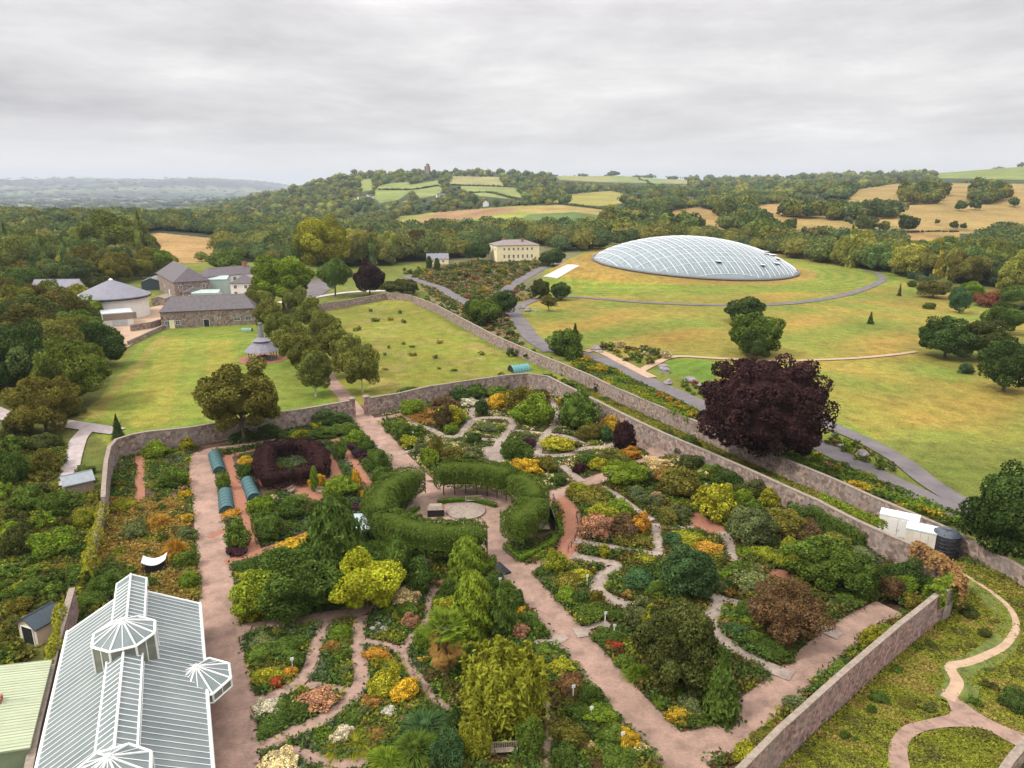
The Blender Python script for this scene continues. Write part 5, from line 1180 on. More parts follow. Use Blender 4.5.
# ------------------------------------------------------------ planting of the walled garden: u, v, half width, half height (px), kind, colour, label[, extras]
GP = [
# along the north wall and the kitchen quarter
(240,399,42,37,'airy','ol','broad olive tree with many stems rising over the garden wall left of the gate',dict(tk='multi',clear=2.)),
(330,417,18,9,'sh','dg','dark climber mound on the wall just left of the gate'),
(300,421,15,8,'sh','dg','dark green wall shrub between the big olive tree and the gate'),
(345,428,12,7,'sh','g2','green border shrub at the gate end of the north wall bed'),
(322,431,14,7,'sh','mg','mid green shrub in front of the dark wall climber'),
(297,438,14,6,'sh','mg','low green shrub under the wall, left of the gate border'),
(268,436,14,8,'sh','dg','dark shrub at the foot of the olive tree'),
(243,440,13,7,'sh','dg','low dark shrub below the olive tree'),
(328,452-24,8,5,'shf','yg','yellow green plant at the corner of the wall border'),
(293,434,9,6,'shf','yg','yellowish shrub behind the purple hedge'),
(306,444,10,6,'sh','mg','rounded green shrub behind the purple hedge, right of the yellowish one'),
(150,452,13,9,'sh','lg','bright green shrub in the kitchen plot corner'),
(187,445,9,7,'shf','yg','yellow flowering clump on the bare soil by the north wall'),
(125,448,11,8,'sh','dg','dark shrub in the north west corner of the wall'),
(170,480,12,10,'sh','g2','green feathery shrub at the edge of the kitchen plot'),
(183,478,9,9,'sh','lg','bright green leafy crop beside the pink path'),
(185,495,7,5,'shf','ye','small yellow mound by the pink path, middle one'),
(194,517,7,5,'shf','ye','small yellow mound by the pink path, lowest'),
(191,480,5,4,'shf','ye','small yellow mound by the pink path, upper'),
(190,535,10,8,'shf','gg','grey green shrub left of the pink path'),
(188,560,11,10,'shf','g2','flowery green shrub left of the pink path, below the grey one'),
(192,580,10,9,'sh','lg','lime shrub left of the pink path near the greenhouse corner'),
(243,461,8,5,'shf','ye','yellow flower patch at the top of the vegetable bed'),
(245,471,8,8,'sh','mg','green leafy vegetable bed between the tunnels'),
(223,483,7,10,'shf','g2','green row below the first net tunnel'),
(228,515,10,5,'shf','og','orange flower row in front of the nearest net tunnel'),
(232,537,11,17,'shf','g2','green and rust vegetable rows by the pink path'),
(235,553,11,5,'sh','pp','low purple brown plants at the end of the vegetable rows'),
(262,505,13,10,'sh','lg','pale green artichoke like plants beside the middle tunnel'),
(275,520,12,12,'sh','g2','tall vegetable clump in the middle plot'),
(290,512,12,12,'sh','mg','dense bean plants left of the white bench'),
(262,535,9,9,'sh','mg','dark shrub at the front of the middle plot'),
(310,528,12,12,'sh','mg','dark green bean block beside the stepping stones'),
(295,502,13,8,'sh','g2','leafy shrubs below the purple hedge, left'),
(315,506,8,6,'sh','mg','small round shrub at the red gravel court'),
(295,543,20,5,'shf','ye','long yellow flower row below the vegetable plots'),
(315,535,12,5,'shf','ye','yellow flower row running up towards the white bench'),
(318,481,8,8,'shf','ye','yellow flowers round a thin pointed plant at the court'),
(314,478,4,12,'fa','lg','thin pointed lime green plant in front of the purple hedge'),
(342,487,17,12,'sh','lg','bright lime leafy bed right of the purple hedge'),
(356,480,6,10,'shf','ye','yellow flowers along the right edge of the lime leafy bed'),
(364,494,6,4,'shf','ye','small yellow clump beside the red path end'),
(352,508,10,5,'sh','pp','low purple brown mound near the hedge ring'),
(352,455,12,6,'sh','pp','purple brown edging plants right of the red path, lower'),
(345,446,9,5,'sh','pp','purple brown edging plants right of the red path, upper'),
(337,450,8,11,'sh','g2','green plants inside the red path corner'),
(352,440,12,9,'sh','lg','lime green shrub in the bed by the long pink path'),
(365,447,10,9,'sh','mg','dark green shrub beside the long pink path'),
(378,460,12,12,'sh','g2','green shrub with white stakes, left of the long pink path'),
(372,478,13,10,'sh','mg','dark rounded shrub above the hedge ring'),
(389,455,8,7,'shf','yg','yellow green perennials at the edge of the long pink path'),
# right of the gate, under the north wall
(405,410,13,10,'sh','lg','lime rounded shrub against the wall right of the gate'),
(418,399,16,9,'sh','dg','dark evergreen mass on the wall right of the gate'),
(440,401,15,9,'sh','br','brown flushed shrub against the north wall'),
(460,392,13,8,'sh','dg','dark wall climber right of the brown shrub'),
(478,393,13,8,'sh','mg','green wall shrub with white flowers below it'),
(470,400,12,5,'shf','wh','white flowering border plants under the wall'),
(495,391,12,6,'shf','g2','pale flowering bush near the right end of the north wall'),
(508,383,11,8,'sh','dg','dark shrub topping the wall near the teal shelter'),
(510,397,13,6,'ball','g2','smooth grey green domed shrub near the north wall'),
(430,413,20,6,'tu','am','tawny grasses in the island bed right of the gate'),
(440,420,9,14,'sh','bw','dark bronze bush in the island bed'),
(458,417,17,12,'shf','yg','golden green shrub in the island bed'),
(456,430,8,6,'sh','lg','small bright green shrub at the front of the island bed'),
(481,408,8,9,'sh','dg','dark globe shrub at the path fork'),
(497,402,11,9,'shf','ye','yellow shrub pair beside the dark globe shrub'),
(392,428,10,7,'shf','g2','green mixed shrub just inside the gate, right of the path'),
(405,432,11,9,'sh','mg','green shrub right of the long pink path near the gate'),
(418,432,10,8,'shf','g2','pale flowered shrub behind the triangular bed'),
(403,445,12,7,'shf','yg','yellow green mound beside the long pink path'),
(424,443,9,8,'shf','gg','grey green perennials by the stone path'),
(423,458,13,11,'sh','lg','vivid green rounded shrub above the hedge ring'),
(437,452,8,14,'shf','ol','tall olive shrub behind the hedge ring'),
(452,456,14,10,'sh','ol','spreading brownish green shrub behind the hedge ring'),
(472,455,13,8,'shf','gg','greyish shrub behind the hedge ring, right of the spreading one'),
(476,437,7,6,'sh','dg','small dark globe in the square bed'),
(487,428,10,6,'shf','gg','low rockery plants in the square bed'),
(511,447,14,13,'sh','mg','dark green egg shaped shrub by the square beds'),
(519,403,15,16,'shf','ol','tall olive shrub with orange tips near the corner of the walls'),
(515,415,19,13,'sh','lg','bright green shrub, left of a touching pair'),
(540,413,17,16,'sh','lg','bright green shrub, right of a touching pair'),
(577,412,24,22,'ball','g2','biggest smooth round green shrub in the upper garden'),
(589,433,11,10,'ball','ol','round olive shrub in front of the biggest one'),
(606,434,8,9,'ball','bg','small blue green globe beside the olive round shrub'),
(617,423,11,9,'shf','ye','golden leaved small tree by the east wall'),
(624,438,12,17,'sh','pu','dark purple small tree above the pink path',dict(zmax=2.)),
(558,386,5,6,'shf','ye','yellow shrub on the inner wall corner'),
(565,390,10,9,'sh','dg','dark wall shrub right of the yellow one'),
(550,397,10,8,'sh','br','brownish shrub under the wall corner'),
(543,384,9,9,'sh','dg','dark bush at the corner of the inner wall'),
(527,437,9,6,'shf','gg','grey plants in the bed left of the oval bed'),
(534,445,8,7,'sh','pp','lavender purple clump by the stone path'),
(562,445,18,7,'shf','yg','yellow green oval bed of low plants'),
(566,447,8,4,'sh','mg','green heart of the oval bed'),
(548,465,10,9,'shf','ol','olive shrub above the curved hedge'),
(526,467,14,9,'shf','ye','golden shrub behind the hedge ring'),
(560,480,8,7,'sh','mg','dark shrub beside the grey spur path'),
(580,468,8,6,'sh','pu','dark purple mound in the triangular bed'),
(590,460,12,9,'sh','mg','green shrub in the triangular bed'),
(603,466,11,8,'shf','yg','yellow green shrub in the triangular bed'),
(618,459,13,8,'sh','ol','olive shrub at the right of the triangular bed'),
(634,455,11,7,'shf','og','amber grass clump at the tip of the triangular bed'),
(612,470,9,6,'sh','mg','green mound at the lower edge of the triangular bed'),
# east part along the wall
(660,440,13,10,'sh','od','dark olive shrub under the east wall, upper'),
(678,450,14,11,'sh','mg','blue green shrub under the east wall'),
(696,464,15,12,'sh','od','dark shrub under the east wall, middle'),
(716,472,13,10,'sh','g2','bright green shrub below the east wall'),
(735,478,15,12,'sh','dg','dark evergreen shrub below the east wall'),
(756,488,14,12,'sh','od','dark olive shrub below the east wall'),
(646,432,12,7,'sh','od','dark olive shrub under the east wall, topmost'),
(690,442,9,6,'sh','ol','olive climber hanging on the east wall'),
# right of pink walk
(625,474,20,14,'mid','lg','bright leaved shrub tree beside the climbing pink path',dict(clear=.1)),
(642,478,11,12,'sh','dg','dark shrub behind the bright one at the climbing path'),
(655,464,14,8,'shf','cr','cream flowering shrub at the climbing path'),
(680,485,22,18,'sh','ol','large russet green shrub in the middle of the east beds'),
(667,476,14,10,'sh','am','amber tinted shrub top beside the large russet one'),
(636,494,11,8,'sh','gg','low grey green shrub with a white flower'),
(653,500,12,10,'sh','gg','soft grey shrub by the stone path'),
(588,497,22,11,'shf','ol','broad olive mound left of the stone path'),
(577,490,10,9,'sh','yg','yellow green mound by the pink path'),
(617,510,14,12,'sh','lg','lime globe shrub with darker twin'),
(604,515,16,13,'sh','yg','yellow green round shrub beside the lime globe'),
(592,527,18,14,'shf','pk','salmon pink topped shrub beside the red walk'),
(594,532,12,8,'sh','mg','green skirt of the salmon shrub'),
(625,530,15,13,'sh','br','russet pink shrub right of the salmon one'),
(642,525,13,12,'shf','og','peach coloured shrub in the middle beds'),
(630,541,18,9,'sh','ol','dense olive shrub by the upper grey path'),
(657,500,8,9,'shf','pk','pale pink plume shrub'),
(663,516,12,9,'sh','ol','olive shrub behind the green bed'),
(678,514,10,9,'shf','gg','pinkish grey shrub with purple flowers'),
(715,503,23,19,'shf','yg','large golden yellow shrub of the east beds'),
(723,493,12,9,'shf','ye','yellow crown part of the golden shrub group'),
(722,517,9,9,'sh','yg','small bright yellow green globe before the golden shrub'),
(742,501,13,11,'sh','lg','lime shrub right of the golden one'),
(769,499,10,11,'shf','yg','yellow upright shrub near the east wall hedge'),
(750,527,25,21,'mid','gg','wide grey green willow like shrub in the east beds',dict(clear=.1)),
(785,525,21,16,'sh','ol','olive round shrub right of the grey willow'),
(745,553,16,8,'sh','lg','lime low shrubs below the grey willow'),
(768,556,16,10,'sh','yg','yellow green low shrubs below the grey willow, right'),
(800,530,18,12,'sh','br','brownish shrub near the wall hedge'),
(837,541,16,10,'shf','ol','olive brown shrub under the east wall, right part'),
(820,560,36,27,'mid','g2','big dark green tree with yellow tips, right in the east beds',dict(clear=.3)),
(796,558,20,17,'mid','yg','yellow tipped tree left of the big dark one',dict(clear=.3)),
(855,575,26,22,'mid','mg','dark green tree next to the creeper corner',dict(clear=.3)),
(863,553,18,11,'sh','gg','grey green shrub under the east wall near the containers'),
(905,575,16,16,'sh','dg','very dark shrub in the wall corner'),
(930,585,9,9,'sh','g2','green shrub on the end of the diagonal wall'),
(893,590,12,12,'sh','br','brown grey shrub near the creeper'),
(905,585,13,12,'sh','lg','bright lime bush near the wall end'),
(892,602,14,11,'shf','ol','olive yellow bush at the end of the diagonal path'),
(868,598,10,9,'sh','mg','mid green bush above the end of the diagonal path'),
(846,597,15,9,'sh','g2','green low bush behind the diagonal path'),
(864,636,15,14,'ball','yg','bright yellow green globe by the diagonal wall'),
(884,630,9,7,'sh','lg','lime bush between globe and diagonal wall'),
(831,668,15,8,'sh','g2','green low shrub along the diagonal wall, upper'),
(820,684,13,8,'sh','mg','dark low shrub along the diagonal wall, middle'),
(795,703,17,10,'sh','gg','grey green shrub along the diagonal wall'),
(757,735,14,9,'sh','ol','olive shrub along the diagonal wall, lower'),
(740,748,16,9,'shf','yg','yellowish shrub against the diagonal wall near the bottom'),
(787,612,36,32,'airy','br','wide copper brown shrub tree in the lower right beds',dict(clear=.4)),
(808,655,12,8,'sh','bw','rusty low shrub under the copper tree'),
(790,662,18,7,'sh','mg','green low shrub below the copper tree'),
(746,608,12,9,'sh','mg','green shrub left of the copper tree'),
(752,580,24,10,'shf','gg','low spreading grey green shrub above the copper tree'),
(740,571,13,10,'sh','g2','green shrub beside the green bed'),
(726,637,13,9,'sh','bg','blue green shrub between the stone paths'),
(757,640,11,9,'sh','g2','green shrub left of the stone path spur'),
(687,573,29,28,'mid','bg','large blue green round tree in the middle of the right beds',dict(clear=.1)),
(640,581,18,12,'sh','bg','low blue green mound beside the zigzag path'),
(656,590,13,10,'sh','g2','green mound right of the blue green one'),
(688,541,20,10,'shf','yg','yellow orange heath patch in the green bed'),
(672,540,12,9,'sh','bg','vivid green patch in the green bed'),
(704,548,17,9,'shf','og','orange tinted low plants in the green bed'),
(674,645,42,41,'big','od','largest dark olive tree of the right hand beds',dict(clear=.3)),
(640,615,17,16,'shf','gg','pale flowering bush left of the largest dark tree'),
(655,628,14,22,'sh','yg','yellow green upright bush against the largest dark tree'),
(722,683,27,35,'co','g2','feathery green conifer near the foot of the right beds',dict(clear=.1)),
(695,690,12,14,'sh','od','dark bush between the big tree and the conifer'),
(603,640-3,16,10,'sh','mg','green low shrub beside the long path fork'),
(615,647,10,7,'shf','re','red flowered clump under the dark tree'),
(637,672,13,12,'tu','lg','green grass tussock under the dark tree'),
(625,662,12,8,'sh','g2','green mound beside the long pink path'),
(664,699,9,7,'shf','yg','yellow green clump near the foot of the dark tree'),
(655,705,11,8,'sh','lg','lime low clump at the lower long path'),
(668,722,13,10,'shf','ye','bright yellow flower clump beside the long pink path'),
(690,706,15,12,'shf','gg','pale plumed shrub near the path junction'),
(700,728,14,8,'sh','g2','low green shrub at the path junction'),
(716,732,10,6,'sh','lg','lime low shrub at the path junction'),
(645,560,12,5,'shf','yg','tiny yellow clump on the bare mulch bed, right'),
(604,552,7,7,'shf','yg','tiny yellow green clump on the bare mulch bed, left'),
(579,546,6,4,'sh','gg','tiny grey clump at the corner of the mulch bed'),
# bed right of the long path, below the ring
(557,557,13,14,'sh','yg','round yellow green bush at the fork under the red walk'),
(548,572,12,8,'sh','mg','dark skirt plants under the fork bush'),
(580,572,10,6,'sh','mg','green low clump by the zigzag path'),
(590,577,12,8,'shf','yg','yellow flowered clump by the zigzag path'),
(568,582,17,9,'shf','ol','brown green bush in the fork bed'),
(563,597,13,9,'sh','lg','vivid lime bush in the fork bed'),
(585,600,13,10,'sh','dg','dark bush in the fork bed'),
(540,580,9,6,'shf','gg','pale edging plants left in the fork bed'),
(582,614,17,11,'sh','g2','green bush at the lower end of the fork bed'),
(596,600,8,10,'shf','ol','olive bush at the right of the fork bed'),
# between ring and palm
(467,560,17,24,'fa',(.13,.18,.032),'pale green pyramidal tree in front of the hedge ring',dict(clear=.1)),
(473,604,20,32,'fa',(.14,.19,.03),'tall lime green egg shaped tree, left of a pair',dict(clear=.1)),
(501,612,14,24,'fa','g2','tall green egg shaped tree, right of a pair',dict(clear=.1)),
(446,648,26,34,'pa','am','shaggy palm with dead hanging fronds'),
(437,607,13,10,'shf','yg','yellowish fan leaved clump above the palm'),
(453,590,12,11,'sh','mg','green bush between hedge ring and lime tree'),
(425,640,12,12,'sh','lg','bright green bush left of the palm'),
(470,660,12,14,'sh','mg','dark bush right of the palm'),
(520,600,11,11,'sh','mg','dark bush beside the long path, right of the lime pair'),
(521,611,6,5,'shf','ye','small yellow flowered clump beside the long path'),
(530,620,12,9,'sh','g2','green bush beside the long path'),
(540,630,9,8,'shf','g2','green bush at the long path fork, left side'),
(521,632,10,9,'shf','pk','pinkish plume plants left of the long path'),
(490,585,9,10,'sh','mg','green bush behind the lime pair'),
(509,588,9,9,'sh','g2','grey green bush at the top of the long path bed'),
(505,695,43,50,'ba','yg','great golden green bamboo stand above the bench'),
(475,738,18,22,'ba','yg','smaller golden bamboo left of the bench'),
(530,740,14,20,'sh','g2','green leafy bush right of the bench'),
(560,667,15,8,'shf','yg','yellow green bush beside the long path, below the fork'),
(545,652,12,8,'shf','g2','flowery green bush at the top of the bamboo bed'),
(572,684,16,11,'shf','br','purple brown feathery bush left of the long path'),
(590,697,12,12,'sh','mg','dark bush on the left of the long path'),
(600,715,15,12,'sh','lg','vivid green staked bush on the left of the long path'),
(578,712,12,10,'sh','g2','green bush in the bed left of the long path'),
(592,752,12,9,'tu','og','orange grass clump at the bottom, right of the bamboo'),
(628,740,11,11,'shf','ye','yellow orange flower clump at the foot of the long path'),
(645,748,11,8,'shf','cr','cream flowered plants at the foot of the long path'),
(612,735,13,11,'sh','g2','green bush near the foot of the long path'),
(568,735,17,15,'sh','ol','olive grassy mass right of the bamboo'),
(560,755,14,12,'sh','mg','dark mound at the bottom right of the bamboo'),
(620,760,20,10,'sh','g2','green clump at the bottom edge of the long path bed'),
# big trees of the left centre
(296,581,44,35,'big','mg','broad dark green tree in the clump right of the greenhouse path',dict(clear=.3)),
(335,541,28,45,'fa','mg','tall dark upright tree rising out of the clump',dict(clear=.2)),
(262,592,27,26,'mid',(.17,.20,.028),'yellow green maple at the left of the clump',dict(clear=.3)),
(366,582,34,30,'mid',(.23,.25,.028),'bright yellow green layered maple at the right of the clump',dict(clear=.3)),
(390,560,23,23,'mid','g2','green tree between the yellow maple and the hedge ring',dict(clear=.3)),
(412,578,16,18,'sh','mg','dark green rounded bush beside the yellow maple'),
(276,572,18,14,'mid','g2','green tree top at the upper left of the clump',dict(clear=.3)),
(243,568,13,8,'sh','mg','dark low bush at the pink path, above the maple'),
(239,577,11,6,'shf','yg','yellow edging bush at the pink path'),
(244,618,13,9,'shf','yg','yellow green ground bush under the maple'),
(405,596,14,10,'shf','cr','cream variegated shrub near the rockery'),
(407,611,12,9,'sh','g2','green bush in the rockery'),
(388,610,6,5,'sh','lg','small lime ball in the rockery'),
(397,616,7,5,'sh','yg','second small ball in the rockery, slightly right'),
(418,622,9,8,'shf','pk','pinkish grey shrub in the rockery'),
(376,636,9,5,'shf','gg','pale mat plants at the foot of the rockery'),
(412,636,10,8,'tu','ol','brown grass in the rockery'),
# flower beds lower left
(259,655,15,10,'shf','g2','orange flecked green perennials in the left flower bed'),
(285,648,18,10,'sh','g2','grassy green perennials in the left flower bed'),
(268,676,14,9,'shf','yg','yellow flowered clump at the front of the left bed'),
(253,680,10,8,'shf','yg','yellow plumed clump at the left of the left bed'),
(276,683,8,6,'shf','re','red flower clump at the front of the left bed'),
(298,661,10,9,'sh','g2','green perennials at the right of the left bed'),
(263,643,14,8,'shf','gg','pale feathery plants at the top of the left bed'),
(290,672,8,6,'shf','og','orange flower spot in the left bed'),
(342,633,11,8,'sh','lg','bright green plant at the top of the narrow bed'),
(331,645,9,7,'tu','am','tawny grass in the narrow bed'),
(345,655,9,7,'shf','g2','green plants low in the narrow bed'),
(257,707,14,9,'shf','wh','white flowered clump by the greenhouse path'),
(320,700,18,11,'shf','pk','pink lilies in the lower flower bed'),
(340,701,10,7,'sh','g2','green strap leaves right of the pink lilies'),
(298,711,12,9,'sh','mg','blue flowered green plants in the lower bed',),
(275,727,14,8,'sh','mg','dark plants at the front of the lower bed'),
(280,705,10,6,'sh','g2','green plants behind the blue flowers'),
(263,742-10,10,7,'sh','g2','green plants at the left end of the lower bed'),
(375,655,12,8,'shf','og','orange yellow grasses left in the big flowered bed'),
(390,665,14,9,'tu','yg','yellow tussock in the upper part of the big flowered bed'),
(385,683,18,14,'shf','yg','mustard yellow mass in the big flowered bed'),
(406,690,15,12,'shf','ye','golden mass right in the big flowered bed'),
(372,702,12,8,'shf','am','amber flower clump in the big flowered bed'),
(363,712,9,7,'shf','gg','pale pinkish grass plumes in the big flowered bed'),
(389,711,8,6,'shf','wh','white plumes in the big flowered bed'),
(352,720,10,8,'sh','g2','green mound in the lower flowered bed'),
(343,734,10,9,'shf','wh','silvery white plume plant near the bottom path'),
(357,742,18,10,'tu','yg','golden grass mound by the bottom path'),
(335,745,16,11,'tu','yg','golden grass mound left by the bottom path'),
(372,736,14,9,'tu','am','amber grass mound right by the bottom path'),
(277,765,22,9,'shf','cr','cream variegated bush at the bottom edge'),
(425,722,24,18,'tu','bg','fine green grass fountain, back one at the bottom'),
(414,744,22,20,'tu','g2','big green grass fountain in the middle at the bottom'),
(388,757,18,16,'tu','lg','lime green grass fountain at the bottom left'),
(447,750,18,20,'sh','bg','blue green mound right of the grass fountains'),
(440,762,14,10,'tu','am','straw coloured grass at the bottom'),
(458,720,10,12,'sh','dg','dark bush behind the grass fountains'),
# lower right outer edge
(1015,700,16,12,'sh','dg','dark bramble clump at the right edge beside the pale path'),
]
def palm(u, v, a, b, c, label):
    x, y = at(u, v+b*.9); d = proj(x, y, 0)[2]; Rr = a*d/F; hgt = 2*b*d/F*1.05
    rt = empty('palm', (x, y, 0), 0, label, 'palm'); mb = MB(); mb.tube([(0, 0, 0), (.05, 0, hgt*.4), (0, 0, hgt*.8)], .26, 8, r2=.2); mb.build('trunk', M_BARK, rt)
    r = np.random.default_rng(5); PV = []; 
    for (n, el0, el1, cc, nm) in ((34, -.1, 1.2, 'lg', 'fronds'), (60, -1.3, -.2, c, 'dead_fronds')):
        parts = []
        for i in range(n):
            th = r.uniform(0, 6.283); el = r.uniform(el0, el1); L_ = Rr*r.uniform(.6, .95)*(1 if nm == 'fronds' else .75)
            d0 = np.array([math.cos(th)*math.cos(el), math.sin(th)*math.cos(el), math.sin(el)]); o0 = np.array([0, 0, hgt*(.8 if nm == 'fronds' else r.uniform(.45, .8))]) + d0*Rr*.15
            sd_ = np.cross(d0, [0, 0, 1.]); sd_ /= np.linalg.norm(sd_)+1e-6
            m = 14; a_ = np.linspace(-1.15, 1.15, m); tipd = d0[None]*np.cos(a_)[:, None]+sd_[None]*np.sin(a_)[:, None]
            base = o0+d0*L_*.45; tips = base+tipd*(L_*.6*(1-.2*np.abs(a_)))[:, None]-np.array([0, 0, .25*L_])*np.abs(a_)[:, None]**.5
            w = np.cross(tipd, d0); w2 = tipd*0+np.cross(tipd, np.array([0, 0, 1.])); w2 /= np.linalg.norm(w2, axis=1)[:, None]+1e-6
            q = np.stack([np.tile(base, (m, 1)), (base+tips)/2+w2*.05*L_, tips, (base+tips)/2-w2*.05*L_], 1).reshape(-1, 3)
            st = np.array([o0-sd_*.02, o0+sd_*.02, base+sd_*.02, base-sd_*.02]); V = np.vstack([q, st]); b_ = r.uniform(.7, 1.3)
            parts.append((V, np.arange(len(V)).reshape(-1, 4), np.full((len(V), 3), b_)))
        ar = join(parts); o = mesh_np(nm, *ar[:2], M_FOL, ar[2], parent=rt); o.color = cvar(cc, .05)
    PLANTED.append((x, y, Rr))
for e in GP:
    u, v, a, b, k, c, lab = e[:7]; kw = e[7] if len(e) > 7 else {}
    if k == 'pa': palm(u, v, a, b, c, lab); continue
    plant(u, v, a, b, k, c, lab, **kw)
# creeper on the wall corner
def leafmass(name, pts, size, c, label, cat, r0, n, seed=3, parent=None, zs=(0, 3.6)):
    r = np.random.default_rng(seed); pts = np.array(pts); i = r.integers(0, len(pts)-1, n); t = r.random(n)[:, None]
    p = pts[i]*(1-t)+pts[i+1]*t; d = pts[i+1]-pts[i]; nn = np.stack([-d[:, 1], d[:, 0]], 1)/(np.hypot(*d.T)[:, None]+1e-9)
    a = r.uniform(0, math.pi*1.0, n); w = r0*(.8+.35*np.sin(i*1.3+t[:, 0])); ox = np.cos(a)*w*r.uniform(.8, 1.1, n); hz_ = zs[1]+np.sin(a)*.45 - np.abs(np.cos(a))**3*r.uniform(0, zs[1]-zs[0], n)
    P3 = np.stack([p[:, 0]+nn[:, 0]*ox, p[:, 1]+nn[:, 1]*ox, hz_], 1); N3 = np.stack([nn[:, 0]*np.cos(a), nn[:, 1]*np.cos(a), np.sin(a)+.2], 1)
    b = r.uniform(.7, 1.35, n); A = leaves(P3-np.array([*pts[0], 0]), N3, size, np.stack([b, b*r.uniform(.8, 1.15, n), b], 1), r)
    o = mesh_np(name, *A[:2], M_FOL, A[2]); o.location = (*pts[0], 0); o.color = cvar(c, .02); tag(o, label, cat); return o
leafmass('creeper', catmull(wpoly([(915,545),(935,556),(950,566),(957,577),(955,590)], z=3.4), 5), .26, (.30, .18, .07), 'orange tinted creeper over the corner where the two garden walls meet', 'creeper', .95, 2600, zs=(1.2, 3.45))
leafmass('creeper', catmull(wpoly([(932,592),(945,586),(950,578)], z=3.4), 5), .28, 'lg', 'green climber draped over the end of the diagonal wall', 'creeper', 1.0, 900, seed=4, zs=(1.5, 3.4))
leafmass('ivy', catmull(wpoly([(60,608),(55,640),(48,665)], z=3.2), 5), .22, 'yg', 'yellow green moss and ivy on the narrow brick wall', 'ivy', .55, 1100, seed=5, zs=(2.2, 3.25))
leafmass('ivy', catmull(wpoly([(102,505),(96,530),(90,552),(86,575)], z=2.), 5), .22, 'yg', 'yellow weeds over the broken west wall', 'ivy', .8, 1500, seed=6, zs=(.4, 2.1))
leafmass('climber', catmull(wpoly([(612,384),(640,396),(670,409),(690,418)], z=2.9), 5), .25, 'lg', 'pale green climber along the top of the outer wall', 'creeper', .7, 1500, seed=7, zs=(2.0, 2.95))
leafmass('climber', catmull(wpoly([(820,498),(850,512),(885,528)], z=3.), 5), .25, 'lg', 'green climber trailing along the east wall', 'creeper', .6, 900, seed=8, zs=(2.4, 3.3))
BLD0 = [o for o in bpy.data.objects if o.parent is None and o.get('category') in ('barn', 'house', 'stable', 'building', 'cottage')]
